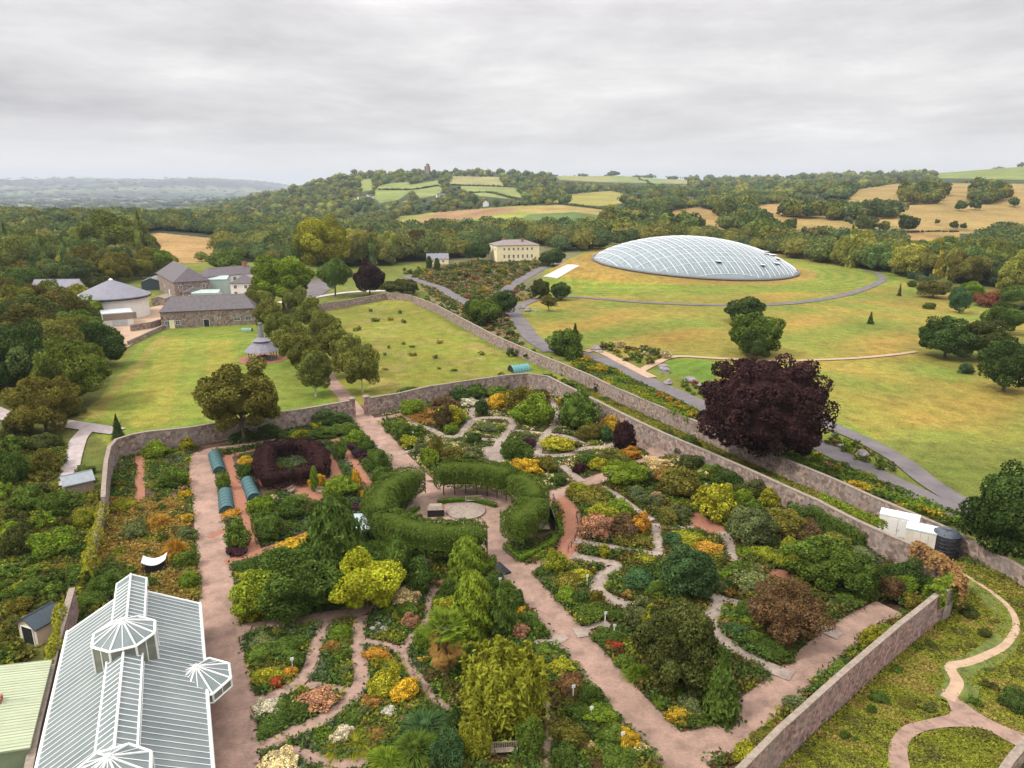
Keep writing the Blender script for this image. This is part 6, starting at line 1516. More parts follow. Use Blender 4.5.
# ------------------------------------------------------------ trees outside the garden walls: u, v, a, b, kind, colour, label
OT = [
(765,411,60,56,'be','pu','huge round copper beech between the road and the outer wall',dict(clear=.6,var=.0)),
(282,282,30,24,'big','lg','large yellow green lime tree behind the white house',dict(clear=2)),
(322,246,27,27,'big','yg','tall golden green tree at the edge of the wood, behind the lawn',dict(clear=2)),
(334,275,15,17,'mid','g2','round green tree on the lawn by the drive',dict(clear=2.2)),
(369,279,15,15,'big','pu','round dark purple beech on the back lawn',dict(clear=1.)),
(418,244,12,14,'mid','bw','bronze tree before the green field',dict(clear=1.)),
(401,287,20,8,'mid','od','spreading dark tree beside the back wall',dict(clear=.5)),
(746,310,19,12,'mid','dg','dark evergreen above a paler tree in the meadow',dict(clear=.5)),
(755,333,28,21,'mid','g2','green spreading tree in the meadow above the copper beech',dict(clear=.5)),
(757,345,14,14,'mid','dg','dark lower half of the meadow tree group',dict(clear=.3)),
(564,343,21,14,'sh','mg','evergreen bush where the road forks',{}),
(575,342,12,18,'co','mg','layered cedar beside the road fork',dict(clear=.3)),
(484,312,18,13,'mid','g2','rounded green tree outside the outer wall, front one',dict(clear=.3)),
(502,304,14,13,'mid','dg','dark rounded tree outside the outer wall, right of the green one',dict(clear=.3)),
(473,309,10,10,'mid','mg','rounded tree outside the outer wall, left of the green one',dict(clear=.3)),
(540,289,10,10,'mid','od','round dark shrub tree by the loop road',dict(clear=.2)),
(561,291,11,9,'mid','dg','dark rounded tree by the start of the loop road',dict(clear=.2)),
(549,302,8,7,'airy','ol','small open tree on the edge of the meadow',dict(clear=1)),
(553,258,13,8,'mid','dg','dark evergreen right of the mansion',dict(clear=.3)),
(512,256,4,5,'ball','mg','clipped round tree before the mansion front',{}),
(523,254,4,4,'ball','pp','small purple tree before the mansion front',{}),
(493,250,8,7,'mid','mg','green tree at the left front of the mansion',dict(clear=.3)),
(478,252,12,9,'mid','dg','dark tree left of the mansion',dict(clear=.3)),
(456,240,17,9,'mid','ol','olive tree behind the grey lodge',dict(clear=.3)),
(437,262+2,3,6,'fa','dg','slim dark cypress near the grey lodge, right one',dict(clear=.1)),
(429,262,3,6,'fa','dg','slim dark cypress near the grey lodge, left one',dict(clear=.1)),
(948,338,25,20,'mid','dg','dark oak in the right meadow, left of the group',dict(clear=.4)),
(982,340,22,20,'mid','od','dark oak in the right meadow, middle of the group',dict(clear=.4)),
(1008,365,26,27,'mid','dg','dark oak at the right edge of the meadow, lowest of the group',dict(clear=.4)),
(966,369,7,6,'sh','bg','small dark round bush in front of the meadow oaks',{}),
(1012,520,42,46,'big','dg','very dark large tree at the right edge beyond the wall',dict(clear=.5)),
(961,300,11,13,'mid','bg','rounded blue green young tree in the right meadow',dict(clear=.2)),
(934,289,14,9,'mid','ol','low olive thicket in the right meadow',dict(clear=.1)),
(972,291,12,10,'mid','lg','lime green tree behind the young round one',dict(clear=.2)),
(959,268,6,12,'co','lg','pale green pointed conifer at the wood edge',dict(clear=.2)),
(871,318,4,6,'cofar','dg','tiny dark conifer alone in the middle of the meadow',dict(clear=.1)),
(900,290,2.5,6,'cofar','bw','thin reddish young conifer in the meadow',dict(clear=.1)),
(912,284,5,4,'sh','mg','small round bush on the upper meadow',{}),
(930,306,6,4,'sh','g2','low bush below the olive thicket',{}),
(1005,318,18,16,'mid','mg','green tree at the right edge above the dark oaks',dict(clear=.2)),
(992,300,15,9,'sh','rb','reddish thicket at the right edge',{}),
(1015,297,14,12,'mid','g2','green bush tree at the right edge beyond the red thicket',dict(clear=.1)),
# left foreground wood outside the west wall
(70,372,34,34,'big',(.095,.125,.032),'round green tree left of the mown lawn',dict(clear=.6)),
(14,362,34,36,'big','dg','dark tree at the left edge beside the lawn trees',dict(clear=.6)),
(42,405,30,28,'big','ol','olive tree beside the gravel track',dict(clear=.6)),
(100,345,22,22,'mid','dg','dark tree touching the left corner of the mown lawn',dict(clear=.4)),
(78,330,24,20,'mid','g2','green tree above the round one at the left of the lawn',dict(clear=.4)),
(30,330,26,20,'mid','ol','olive tree in the left wood below the cottage',dict(clear=.4)),
(78,298,17,14,'mid','yg','golden green tree left of the round building',dict(clear=.4)),
(16,425,14,10,'sh','mg','round bush beside the gravel track',{}),
(117,427,8,13,'co','dg','small dark conifer at the north west wall corner',dict(clear=.2)),
(48,352,18,16,'mid','br','russet tinged tree in the left wood',dict(clear=.4)),
(20,282,20,15,'mid','g2','green tree behind the cottage roofs',dict(clear=.4)),
(12,270,5,7,'co','ye','small bright yellow conifer in the left wood',dict(clear=.2)),
(112,240,33,26,'big',(.10,.12,.034),'tallest round topped tree of the left wood',dict(clear=1.5)),
(90,262,20,18,'mid','ol','olive tree in front of the tallest wood tree',dict(clear=1)),
(160,262,14,12,'mid','lg','lime green tree behind the stone barn',dict(clear=.5)),
(228,262,20,12,'mid','g2','green tree behind the white house roof',dict(clear=.5)),
(10,470,16,20,'sh','mg','tall green bramble mass at the left edge',{}),
(30,500,16,14,'sh','g2','green bramble clump right of the left edge mass',{}),
(50,545,20,17,'sh','lg','lime green bush outside the west wall',{}),
(30,590,16,12,'sh','mg','green bush above the tan shed',{}),
(90,600,16,10,'sh','mg','green bushes between greenhouse and west wall',{}),
(105,585,13,12,'sh','g2','bushy weeds at the tip of the greenhouse',{}),
(62,460,14,14,'sh','ol','olive bush left of the rutted track',{}),
(100,520,12,12,'sh','yg','yellow green bush leaning on the west wall',{}),
(60,505,18,15,'sh','mg','dark bush below the wooden hut',{}),
(20,540,18,18,'sh','od','dark olive scrub at the left edge',{}),
(135,530,14,10,'shf','gg','pale seedy plants in the orange grass',{}),
(120,505,14,7,'sh','yg','yellow green weeds below the kitchen plot',{}),
(165,598-15,14,8,'tu','am','tawny grass at the end of the greenhouse',{}),
(160,520,14,10,'tu','og','orange grass mass above the dark shelter',{}),
(175,545,11,14,'tu','og','orange grass mass right of the dark shelter',{}),
]
for e in OT:
    u, v, a, b, k, c, lab, kw = e; near = v > 440
    plant(u, v, a, b, k, c, lab, ter=not near or u < 0, **kw)
# belt of trees left of the mown lawn and behind the cottage roofs
rw = random.Random(77); done = []
for i in range(400):
    u, v = rw.uniform(-40, 160), rw.uniform(255, 400)
    if not inpoly(np.array([u]), np.array([v]), [(-40,258),(105,252),(158,258),(150,280),(118,284),(100,282),(84,290),(78,330),(90,350),(70,400),(-40,410)])[0]: continue
    x, y = att(u, v)
    if any(math.hypot(x-p[0], y-p[1]) < 6.5 for p in done) or (len(done) > 90): continue
    if any(math.hypot(x-o.location.x, y-o.location.y) < 14 or (abs(u-proj(o.location.x, o.location.y, 5)[0]) < 17 and o.location.y-38 < y < o.location.y) for o in BLD0): continue
    done.append((x, y)); Rr = rw.uniform(4.2, 7.0)
    put_tree(x, y, float(g(x, y)), Rr, Rr*rw.uniform(.85, 1.2), .8, 'mid', cvar(rw.choice([(.11,.13,.038),(.14,.14,.04),(.075,.088,.028),(.09,.095,.03),(.06,.078,.027),(.12,.12,.03),(.10,.088,.03),(.07,.09,.035)]), .15), 'belt_tree', 'broad leaved tree of the belt at the left edge, below the woods', 'tree', 'trees of the left edge belt')
# avenue of small trees
for i, (u, v, a, b) in enumerate(((257,300,16,13),(269,314,17,14),(281,328,18,15),(292,342,19,17),(303,356,20,18),(314,371,21,20))):
    plant(u, v, a*.88, b*1.14, 'airy' if i == 9 else 'mid', (.115,.125,.038), 'bushy olive avenue tree in the left row behind the gate', group='left row of avenue trees', ter=True, clear=.9, tk='pale', name='avenue_tree')
for i, (u, v, a, b) in enumerate(((296,299,14,12),(309,313,16,14),(322,327,18,15),(335,341,19,16),(348,354,20,18),(361,367,21,20))):
    plant(u, v, a*.88, b*1.14, 'mid', (.115,.125,.038), 'bushy olive avenue tree in the right row behind the gate', group='right row of avenue trees', ter=True, clear=.9, tk='pale', name='avenue_tree')
# thistly bushes of the back lawn
rl = random.Random(5)
for i in range(26):
    u, v = rl.uniform(345, 490), rl.uniform(305, 375)
    if not inpoly(np.array([u]), np.array([v]), [(345,315),(405,302),(430,312),(500,350),(480,368),(410,380),(375,385),(345,340)])[0]: continue
    plant(u, v, rl.uniform(1.8, 3.8), rl.uniform(1.2, 2.2), 'lo', rl.choice(['yg', 'g2', 'gg']), 'low rough bush scattered on the thistly back lawn', group='low bushes on the back lawn', ter=True)
# hedge knots on the outer wall
for i, (u, v) in enumerate(((512,353),(530,357),(547,362),(566,372),(585,375),(598,388),(494,341),(480,333),(468,325),(456,318))):
    plant(u, v, 5 if i < 6 else 3.4, 5 if i < 6 else 3.2, 'lo', 'dg', 'small dark bush growing against the lawn side of the outer wall', group='dark bushes along the outer wall', ter=True)
# rock beds by the road: many low plants
def bedfill(px, n, cols, label, group, ter=True, ru=(2, 4.5), kinds=('lo',), name='bed_plant', cat='plant', seed=0, avoid=True):
    r = random.Random(seed); xs = [p[0] for p in px]; ys = [p[1] for p in px]; k = 0; tries = 0; done = []
    S = np.array(STRIPS); 
    while k < n and tries < n*30:
        tries += 1; u, v = r.uniform(min(xs), max(xs)), r.uniform(min(ys), max(ys))
        if not inpoly(np.array([u]), np.array([v]), px)[0]: continue
        a = r.uniform(*ru)
        if any(abs(u-q[0]) < (a+q[2])*.75 and abs(v-q[1]) < (a+q[2])*.5 for q in done): continue
        x, y = att(u, v) if ter else at(u, v)
        d = proj(x, y, 0)[2]; rad = a*d/F*.7
        if avoid and (np.hypot(S[:, 0]-x, S[:, 1]-y) < S[:, 2]+rad).any(): continue
        if avoid and any(inpoly(np.array([x]), np.array([y]), w)[0] for w in AREAS): continue
        if any((x-p[0])**2+(y-p[1])**2 < (p[2]*.8+rad*.3)**2 for p in PLANTED[:]) and not ter: continue
        c = r.choice(cols)
        o = plant(u, v, a, a*r.uniform(.6, .95), r.choice(kinds), c, label if isinstance(label, str) else label[c], cat, group, ter=ter, name=name); done.append((u, v, a)); k += 1
ROCKC = ['ol', 'ol', 'g2', 'yg', 'ol', 'gg', 'bw', 'gg', 'mg', 'ol', 'g2', 'dg', 'g2', 'gg', 'mg', 'ye', 'rb']
WORD = dict(ol='olive', g2='green', ye='yellow', am='amber', gg='grey green', rb='red brown', yg='yellow green', mg='mid green', pk='pink', dg='dark green', bw='bronze', lg='lime green', cr='cream', bg='blue green', og='orange', od='dark olive', br='brown', re='red', wh='white', pu='purple', pp='purple')
def lab(s): return {k: s % w for k, w in WORD.items()}
bedfill([(400,270),(470,262),(540,258),(548,266),(520,276),(505,290),(500,305),(470,300),(440,285),(405,280)], 105, ROCKC, lab('low %s plant in the rock beds before the mansion'), 'plants of the rock beds before the mansion', seed=1, ru=(1.6, 4))
bedfill([(425,298),(445,298),(475,312),(515,345),(500,340),(470,322),(430,302)], 30, ROCKC, lab('low %s plant on the verge between outer wall and road'), 'plants on the verge outside the outer wall', seed=2, ru=(2, 4.5))
bedfill([(512,330),(525,345),(535,352),(520,350),(505,340)], 10, ROCKC, lab('low %s plant on the bank left of the road fork'), 'plants left of the road fork', seed=22, ru=(2, 5))
bedfill([(510,285),(535,285),(560,300),(535,302),(515,300)], 22, ROCKC, lab('low %s plant in the wedge between road and loop road'), 'plants in the wedge between the roads', seed=3, ru=(2, 4.5))
bedfill([(592,350),(610,343),(640,347),(668,353),(672,358),(650,364),(625,363)], 34, ['ol', 'g2', 'yg', 'cr', 'gg', 'mg', 'bw'], lab('low %s plant in the island bed above the long road'), 'plants of the island bed above the long road', seed=4, ru=(3, 6))
bedfill([(575,352),(590,362),(618,372),(612,375),(580,368)], 16, ['ye', 'g2', 'yg', 'dg'], lab('low %s plant in the bed between outer wall and road, near the fork'), 'plants between wall and road near the fork', seed=5, ru=(3, 6))
bedfill([(640,392),(690,400),(720,412),(712,424),(680,412),(645,398)], 30, ['ye', 'g2', 'yg', 'mg', 'og', 'lg'], lab('low %s plant in the strip bed above the copper beech'), 'plants of the strip bed above the beech', seed=6, ru=(3.5, 7))
bedfill([(800,445),(830,462),(860,480),(905,495),(960,520),(975,535),(930,518),(870,492),(810,465),(795,455)], 44, ['ye', 'yg', 'g2', 'lg', 'mg', 'pk'], lab('low %s plant in the strip bed along the wall right of the beech'), 'plants of the strip bed right of the beech', seed=7, ru=(4, 8))
bedfill([(828,432),(850,440),(885,458),(900,472),(880,468),(850,455),(832,445)], 26, ['g2', 'ol', 'mg', 'lg', 'gg'], lab('low %s plant in the long island between the two roads'), 'plants of the island between the two roads', seed=8, ru=(4, 7))
bedfill([(676,378),(700,384),(720,396),(716,402),(690,392)], 18, ['g2', 'lg', 'rb', 'ol'], lab('low %s plant below the small green lawn by the beech'), 'plants below the small green lawn', seed=9, ru=(3, 5))
# boulders beside the road
M_ROCK = mat('boulder', (.22, .19, .20), .9, .35, 2, bump=.5)
def rock(u, v, s, label, group=None, ter=True):
    x, y = att(u, v) if ter else at(u, v); V, T_ = ICO[2]; r = random.Random(u*7+v); ph = r.uniform(0, 6)
    n = 1+.22*np.sin(V[:, 0]*3+ph)*np.cos(V[:, 1]*4+ph)+.12*np.sin(V[:, 2]*6+ph*2); W = V*n[:, None]*np.array((1, .75, .6))*s
    me = bpy.data.meshes.new('boulder'); me.from_pydata(W.tolist(), [], T_.tolist()); me.materials.append(M_ROCK); me.update(); o = adopt(me, 'boulder'); o.location = (x, y, (float(g(x, y)) if ter else 0)+s*.25); o.rotation_euler = (0, 0, ph); tag(o, label, 'boulder', group)
for i, (u, v) in enumerate(((842,448),(861,456),(596,350),(601,353),(668,384),(690,382),(700,386),(706,392),(714,396),(720,400),(524,308),(528,311),(536,312),(663,368),(664,372))):
    rock(u, v, .9+.35*(i % 3), 'weathered grey boulder beside the road', 'boulders beside the road')
for i, (u, v) in enumerate(((378,626),(384,631),(389,624),(373,632))): rock(u, v, .45+.1*(i % 2), 'small pale boulder in the rockery', 'small boulders of the rockery', False)
# filler shrubs in the garden beds, region by region
GREENS = ['g2', 'mg', 'g2', 'mg', 'ol', 'g2', 'gg', 'dg', 'g2', 'mg', 'ol', 'lg', 'g2', 'mg', 'od', 'ol', 'bw', 'yg', 'g2', 'mg', 'bg', 'ol', 'yg', 'cr', 'am', 'ye', 'pk', 'lg']
REG = [
 ([(376,424),(405,420),(440,438),(490,455),(440,470),(412,462)], 26, 'between the long pink path and the square beds', 31, (3, 6)),
 ([(405,400),(490,385),(530,380),(545,395),(500,402),(420,412)], 22, 'under the north wall, right of the gate', 32, (3, 5.5)),
 ([(500,420),(560,400),(620,430),(600,470),(540,475),(500,455)], 30, 'around the oval bed', 33, (3, 6)),
 ([(590,405),(660,438),(760,482),(830,520),(900,555),(880,580),(800,545),(700,490),(650,455),(600,425)], 45, 'in the deep border along the east wall', 34, (5, 10)),
 ([(570,480),(640,470),(720,500),(740,560),(660,550),(600,540)], 40, 'among the shrubs right of the red walk', 35, (4, 8)),
 ([(530,560),(575,550),(640,600),(700,640),(640,660),(570,610)], 34, 'in the beds round the zigzag path', 36, (5, 9)),
 ([(700,560),(860,570),(860,610),(800,660),(720,680),(700,600)], 40, 'under the copper tree in the lower right beds', 37, (5, 10)),
 ([(590,635),(700,690),(740,720),(700,738),(660,715)], 26, 'beside the long pink path, right side', 38, (5, 10)),
 ([(745,740),(860,640),(935,585),(925,605),(860,650),(760,745)], 26, 'in the narrow border inside the diagonal wall', 39, (5, 9)),
 ([(490,560),(520,600),(560,650),(680,768),(480,768),(430,700),(450,600)], 60, 'in the beds left of the long pink path', 40, (5, 10)),
 ([(245,635),(360,620),(440,640),(470,768),(240,768)], 55, 'in the winding path flower beds', 41, (4, 8)),
 ([(225,450),(330,440),(380,500),(400,540),(330,560),(230,560)], 40, 'among the vegetable plots', 42, (3, 6)),
 ([(330,432),(372,430),(412,480),(385,495),(345,450)], 24, 'in the bed left of the long pink path near the gate', 43, (3, 6)),
 ([(115,455),(195,445),(200,600),(170,600),(150,500),(112,500)], 36, 'in the kitchen border left of the broad pink path', 44, (4, 7)),
 ([(0,420),(60,440),(95,480),(90,560),(60,610),(0,640)], 45, 'in the scrub outside the west wall', 45, (7, 15)),
 ([(70,590),(110,560),(200,590),(130,580)], 12, 'at the tip of the greenhouse', 46, (5, 9)),
 ([(0,425),(110,250),(110,330),(60,420)], 18, 'in the thicket left of the mown lawn', 47, (9, 18)),
 ([(840,560),(1000,600),(1010,700),(760,768),(900,640),(950,600)], 16, 'in the rough grass outside the diagonal wall', 48, (4, 9)),
]
for px, n, wh_, sd_, ru in REG:
    out = sd_ in (45, 46, 47, 48); n = int(n*.52) if not out else n; cols = ['mg', 'ol', 'g2', 'od', 'lg', 'g2', 'od', 'mg'] if out else GREENS
    if sd_ == 48: cols = ['mg', 'ol', 'od', 'g2']
    bedfill(px, n, cols, lab('%s filler shrub '.replace('filler ', 'small ' if not out else 'rough ') + wh_), 'small shrubs '+wh_, ter=(sd_ == 47), ru=ru, kinds=('lo', 'shf', 'sh', 'lo') if ru[1] > 7 else ('lo',), name='rough_bush' if out else 'low_bush', cat='bush', seed=sd_)
# slim marker posts and labels in the beds
M_POSTW = mat('pale_post', (.7, .68, .62), .6, .1, 3)
for i, (u, v) in enumerate(((293,672),(573,700),(591,722),(556,572),(587,587),(390,468),(379,455),(586,462),(389,492),(614,638),(413,440),(605,625),(500,590),(622,748))):
    x, y = at(u, v); rt = empty('plant_marker', (x, y, 0), .3, 'slim pale wooden marker stake standing in the flower beds', 'stake', 'marker stakes in the beds')
    mb = MB(); mb.box(-.04, .04, -.04, .04, 0, 1.5); mb.build('stake', M_POSTW, rt); mb = MB(); mb.box(-.16, .16, -.065, -.042, 1.25, 1.55); mb.build('tag_plate', M_WHITE, rt)
# ------------------------------------------------------------ woods and hedgerow trees beyond
WOODC = [(.068,.084,.028), (.055,.074,.027), (.088,.098,.030), (.046,.066,.028), (.105,.115,.032), (.082,.082,.030), (.060,.084,.032), (.115,.110,.032), (.038,.056,.028)]
def in_any(u, v, polys):
    m = np.zeros(np.shape(u), bool)
    for p in polys: m |= inpoly(u, v, p)
    return m
BLD = np.array([[o.location.x, o.location.y] for o in bpy.data.objects if o.parent is None and o.get('category') in ('barn', 'house', 'mansion', 'stable', 'building', 'cottage', 'farmhouse', 'outhouse', 'conservatory', 'porch', 'tower')])
def thin(X, Y, sp, r):
    """greedy grid thinning to a minimum spacing"""
    used = {}; keep = []
    for i in r.permutation(len(X)):
        s = sp[i]; k = (int(X[i]//s), int(Y[i]//s), round(math.log(s)*4))
        if k in used: continue
        used[k] = 1; keep.append(i)
    return np.array(keep, int)
def scatter(y0, y1, polys, sp0, r, excl=(), ntry=60000, spk=0., smax=1.0):
    ys = np.exp(r.uniform(math.log(y0), math.log(y1), ntry)); xs = r.uniform(-smax, smax, ntry)*ys
    z = g(xs, ys); u, v, d = proj(xs, ys, z); m = in_any(u, v, polys) if polys is not None else np.ones(len(xs), bool)
    if len(excl): m &= ~in_any(u, v, excl)
    xs, ys = xs[m], ys[m]; sp = sp0 + spk*ys; k = thin(xs, ys, sp, r); return xs[k], ys[k], sp[k]
r9 = np.random.default_rng(99)
ORANGE = [(134,233),(160,230),(225,236),(224,259),(150,265),(140,256)]
WOODS = [
 ([(-60,212),(150,214),(400,222),(400,258),(385,266),(330,268),(275,262),(210,262),(165,262),(150,268),(110,282),(90,282),(60,276),(0,285),(-60,300)], 'dense wood tree behind the stables and the back lawn', 'trees of the wood behind the stables', 'broad leaved tree'),
 ([(905,276),(925,270),(955,266),(985,246),(1000,236),(1090,232),(1090,315),(1010,292),(990,285),(965,285)], 'dark tree of the wood at the right edge beyond the meadow', 'trees of the right hand wood', 'tree'),
 ([(790,258),(790,248),(850,246),(900,250),(905,262),(880,272)], 'rounded tree of the belt directly right of the dome', 'tree belt right of the dome', 'tree'),
 ([(400,262),(395,240),(430,234),(545,234),(600,236),(600,250),(560,252),(545,246),(475,246),(470,258)], 'tree of the belt behind the mansion', 'tree belt behind the mansion', 'tree'),
 ([(610,236),(640,240),(700,240),(760,243),(790,247),(790,256),(700,243),(620,246)], 'olive tree peeping over the back of the dome', 'trees behind the dome', 'tree'),
]
ALLW = []
for wi, (px, labl, grp, cat) in enumerate(WOODS):
    X, Y, SPc = scatter(255, 700, [px], 8.8, r9, [ORANGE])
    for x, y in zip(X, Y):
        if len(BLD) and (np.hypot(BLD[:, 0]-x, BLD[:, 1]-y) < 16).any(): continue
        if math.hypot((x-GC[0])/66, (y-GC[1])/44) < 1: continue
        if abs(x) > y*.85: continue
        ALLW.append((y, x, wi))
ALLW.sort(); FARW = ALLW[295:]
for y, x, wi in ALLW[:295]:
    px, labl, grp, cat = WOODS[wi]
    z = float(g(x, y)); Rr = r9.uniform(5.4, 9.0); Rz = Rr*r9.uniform(.85, 1.3); con = r9.random() < .06
    put_tree(x, y, z, Rr*(.6 if con else 1), Rz*(1.3 if con else 1), 1.0, 'cofar' if con else ('mid' if y < 420 else 'far'), cvar(tuple(q*1.85 for q in WOODC[r9.integers(len(WOODC))]), .22), 'wood_tree', labl, cat, grp, parts=(y < 300))
print('wood trees', len(ALLW))
# named clumps and hedgerow trees on the fields
CL = [
 ('dark clump tree on the golden hill, left clump', 'left clump on the golden hill', [(785,218),(795,196),(830,192),(870,196),(892,210),(895,218),(840,222)]),
 ('dark clump tree on the golden hill, middle clump', 'middle clump on the golden hill', [(900,205),(905,192),(925,186),(942,192),(944,205)]),
 ('dark clump tree on the golden hill, right clump', 'right clump on the golden hill', [(972,202),(978,188),(1005,186),(1004,200),(985,206)]),
 ('tree of the hedge between green and golden fields behind the dome', 'hedge between the fields behind the dome', [(600,240),(612,215),(640,205),(660,215),(640,228),(622,242)]),
 ('tree of the diagonal hedge behind the dome', 'diagonal hedge behind the dome', [(708,200),(730,200),(765,232),(790,250),(765,250),(735,226),(715,214)]),
 ('tree of the thicket in the middle of the golden fields', 'thicket between the golden fields', [(660,232),(665,226),(700,230),(690,236)]),
]
for labl, grp, px in CL:
    X, Y, SPc = scatter(420, 1500, [px], 15, r9)
    if len(X) > 46: k_ = np.argsort(Y)[:46]; X, Y = X[k_], Y[k_]
    for x, y in zip(X, Y):
        Rr = r9.uniform(6, 10.); put_tree(x, y, float(g(x, y)), Rr, Rr*r9.uniform(.8, 1.05), .5, 'far', cvar(tuple(q*1.4 for q in WOODC[r9.integers(len(WOODC))]), .2), 'field_tree', labl, 'tree', grp, parts=False)
for u, v, R_, labl in ((790,231,6,'lone pale tree left of the golden hill track'),(804,235,3,'small dark tree at the left end of the field hedge'),(866,232,8,'dark field tree standing on the hedge line, left'),(884,232,5,'bare looking field tree on the hedge line'),(907,232,8,'upright field tree on the hedge line, right'),(953,230,4,'small round field tree right on the hedge line'),(963,230,3,'thin field tree on the hedge line near the right wood'),(1013,207,6,'round field tree high on the golden hill'),(960,211,6,'low bushy tree below the right clump'),(975,210,7,'dark bushy tree joined to the right clump'),(937,225,2.5,'tiny bush on the golden hill'),(967,169,6,'lone tree on the skyline at the right'),(990,168,5,'second smaller lone tree on the skyline at the right'),(1022,167,9,'skyline tree at the right edge')):
    x, y = att(u, v); put_tree(x, y, float(g(x, y)), R_, R_*.95, 1., 'far', cvar(WOODC[r9.integers(4)], .2), 'field_tree', labl, 'tree', None, parts=False)
# far woods: one joined mass of crowns each
ZP = [p for _, p in ZONES]
def mass(name, label, y0, y1, polys, sp0, spk, R0, seed, excl, sub=1, nl=40, ntry=200000, topclear=True, hmul=.85, cols=WOODC, smax=1.0, XY=None, ls=.30, cr=.88):
    r = np.random.default_rng(seed)
    if XY is None: X, Y, S = scatter(y0, y1, polys, sp0, r, excl, ntry, spk, smax)
    else: X, Y, S = XY[:, 0], XY[:, 1], np.full(len(XY), 9.)
    cols = [(c[0]*1.75, c[1]*1.75, c[2]*1.5) for c in cols]
    Z = g(X, Y); Rr = (R0 + S*.12)*r.choice([.6, .8, 1., 1.1, 1.5], len(X))*r.uniform(.85, 1.15, len(X))
    if topclear:
        u, v, _ = proj(X, Y, Z+Rr*1.6); k = ~in_any(u, v, ZP); X, Y, Z, Rr = X[k], Y[k], Z[k], Rr[k]
    V0, T0 = ICO[sub]; n = len(X); print(name, n)
    if n == 0: return
    C0 = np.array(cols)[r.integers(0, len(cols), n)]*r.uniform(.75, 1.25, (n, 1)); V = []; nv = len(V0)
    wob = cr*(1+.12*r.standard_normal((n, nv, 1)).clip(-1.5, 1.5))
    W = V0[None]*wob*Rr[:, None, None]*np.array((1, 1, hmul))+np.stack([X, Y, Z+Rr*.75], 1)[:, None]
    Qc = T0[None]+np.arange(n)[:, None, None]*nv; a = W.reshape(-1, 3); cc = np.repeat(C0, nv, 0)*r.uniform(.8, 1.25, (n*nv, 1))
    parts_v = [a]; tri = Qc.reshape(-1, 3)
    # leaf tufts break the outline
    m = nl; D = r.normal(0, 1, (n, m, 3)); D /= np.linalg.norm(D, axis=2)[..., None]; D[..., 2] = np.abs(D[..., 2])*1.1-.25
    Pp = D*Rr[:, None, None]*np.array((1.02, 1.02, hmul*1.05))*r.uniform(.85, 1.15, (n, m, 1))+np.stack([X, Y, Z+Rr*.75], 1)[:, None]
    Pp = Pp.reshape(-1, 3); sz = np.repeat(Rr, m)*ls; cl_ = np.repeat(C0, m, 0)*(.78+.30*np.clip(D.reshape(-1, 3)[:, 2:3]*0+r.random((n*m, 1)), 0, 1))*r.uniform(.8, 1.25, (n*m, 1))
    Vl, Ql, Cl = leaves(Pp, D.reshape(-1, 3), sz, cl_, r, 1.2, .5)
    tl = np.concatenate([Ql[:, :3], Ql[:, [0, 2, 3]]])+len(a)
    o = mesh_np(name, np.concatenate([a, Vl]), np.concatenate([tri, tl]), M_FOL, np.concatenate([cc, Cl])); o.color = (1, 1, 1, 1); tag(o, label, 'woodland', kind='stuff')
HB = [(-200,205),(330,205),(400,228),(640,240),(780,250),(900,262),(1200,262),(1200,150),(-200,150)]
BLANK = [(560,196),(640,190),(640,206),(560,206)]
if FARW: mass('woodland', 'farther half of the woods round the gardens', 0, 0, None, 0, 0, 4.8, 8, [], sub=2, nl=420, ls=.15, cr=.72, XY=np.array([(x, y) for y, x, _ in FARW]), topclear=False)
mass('woodland', 'wooded middle distance behind the first wood', 560, 1000, [[(-200,262),(-200,200),(420,200),(420,240),(330,262)], [(985,240),(990,224),(1200,216),(1200,262)], [(395,244),(395,228),(620,232),(630,205),(720,196),(790,204),(800,222),(790,252),(600,246)]], 9, .002, 4.8, 1, ZP+[ORANGE]+[[(-100,260),(120,260),(120,247),(-100,247)]], nl=170, ls=.20, cr=.8)
mass('woodland', 'woods and hedges on the near hills', 950, 1750, None, 9, .006, 4.5, 2, ZP, nl=48, ls=.26, ntry=160000, smax=.85)
mass('woodland', 'distant wooded hillsides up to the skyline', 1750, 3300, None, 8, .008, 4.5, 3, ZP, nl=12, ntry=200000, smax=.85)
mass('hedgerows', 'dark hedgerows and copses in the far valley', 3400, 12500, None, 40, .012, 14, 4, [], sub=1, nl=6, ntry=14000, topclear=False, hmul=.3, smax=.9, cols=[(.03,.045,.025), (.05,.065,.03)])
# hedge lines across the golden hill
def hedgeline(px, R0, label, seed):
    r = np.random.default_rng(seed); w = catmull(wpoly(px, True), 8); pts = []
    for a, b in zip(w, w[1:]):
        L_ = math.hypot(b[0]-a[0], b[1]-a[1]); k = max(1, int(L_/(R0*1.1)))
        for i in range(k): pts.append((a[0]+(b[0]-a[0])*i/k+r.normal(0, .4), a[1]+(b[1]-a[1])*i/k+r.normal(0, .4)))
    ps = []
    for x, y in pts:
        V, T_ = ICO[1]; W = V*(1+.2*r.standard_normal((len(V), 1)))*R0*r.uniform(.6, 1.3)*np.array((1, 1, .8))+np.array((x, y, float(g(x, y))+R0*.4)); ps.append((W, T_, np.tile(np.array(WOODC[r.integers(9)])*r.uniform(.7, 1.1), (len(V), 1))))
    ar = join(ps); o0 = np.array([*w[0], float(g(*w[0]))]); o = mesh_np('field_hedge', ar[0]-o0, ar[1], M_FOL, ar[2]); o.location = tuple(o0); o.color = (1, 1, 1, 1); tag(o, label, 'hedge')
hedgeline([(785,235),(840,237),(900,233),(960,232)], 1.3, 'thin dark hedge line across the golden hill', 1)
hedgeline([(448,185),(480,186),(522,188)], 3., 'field hedge between the pale fields near the skyline', 2)
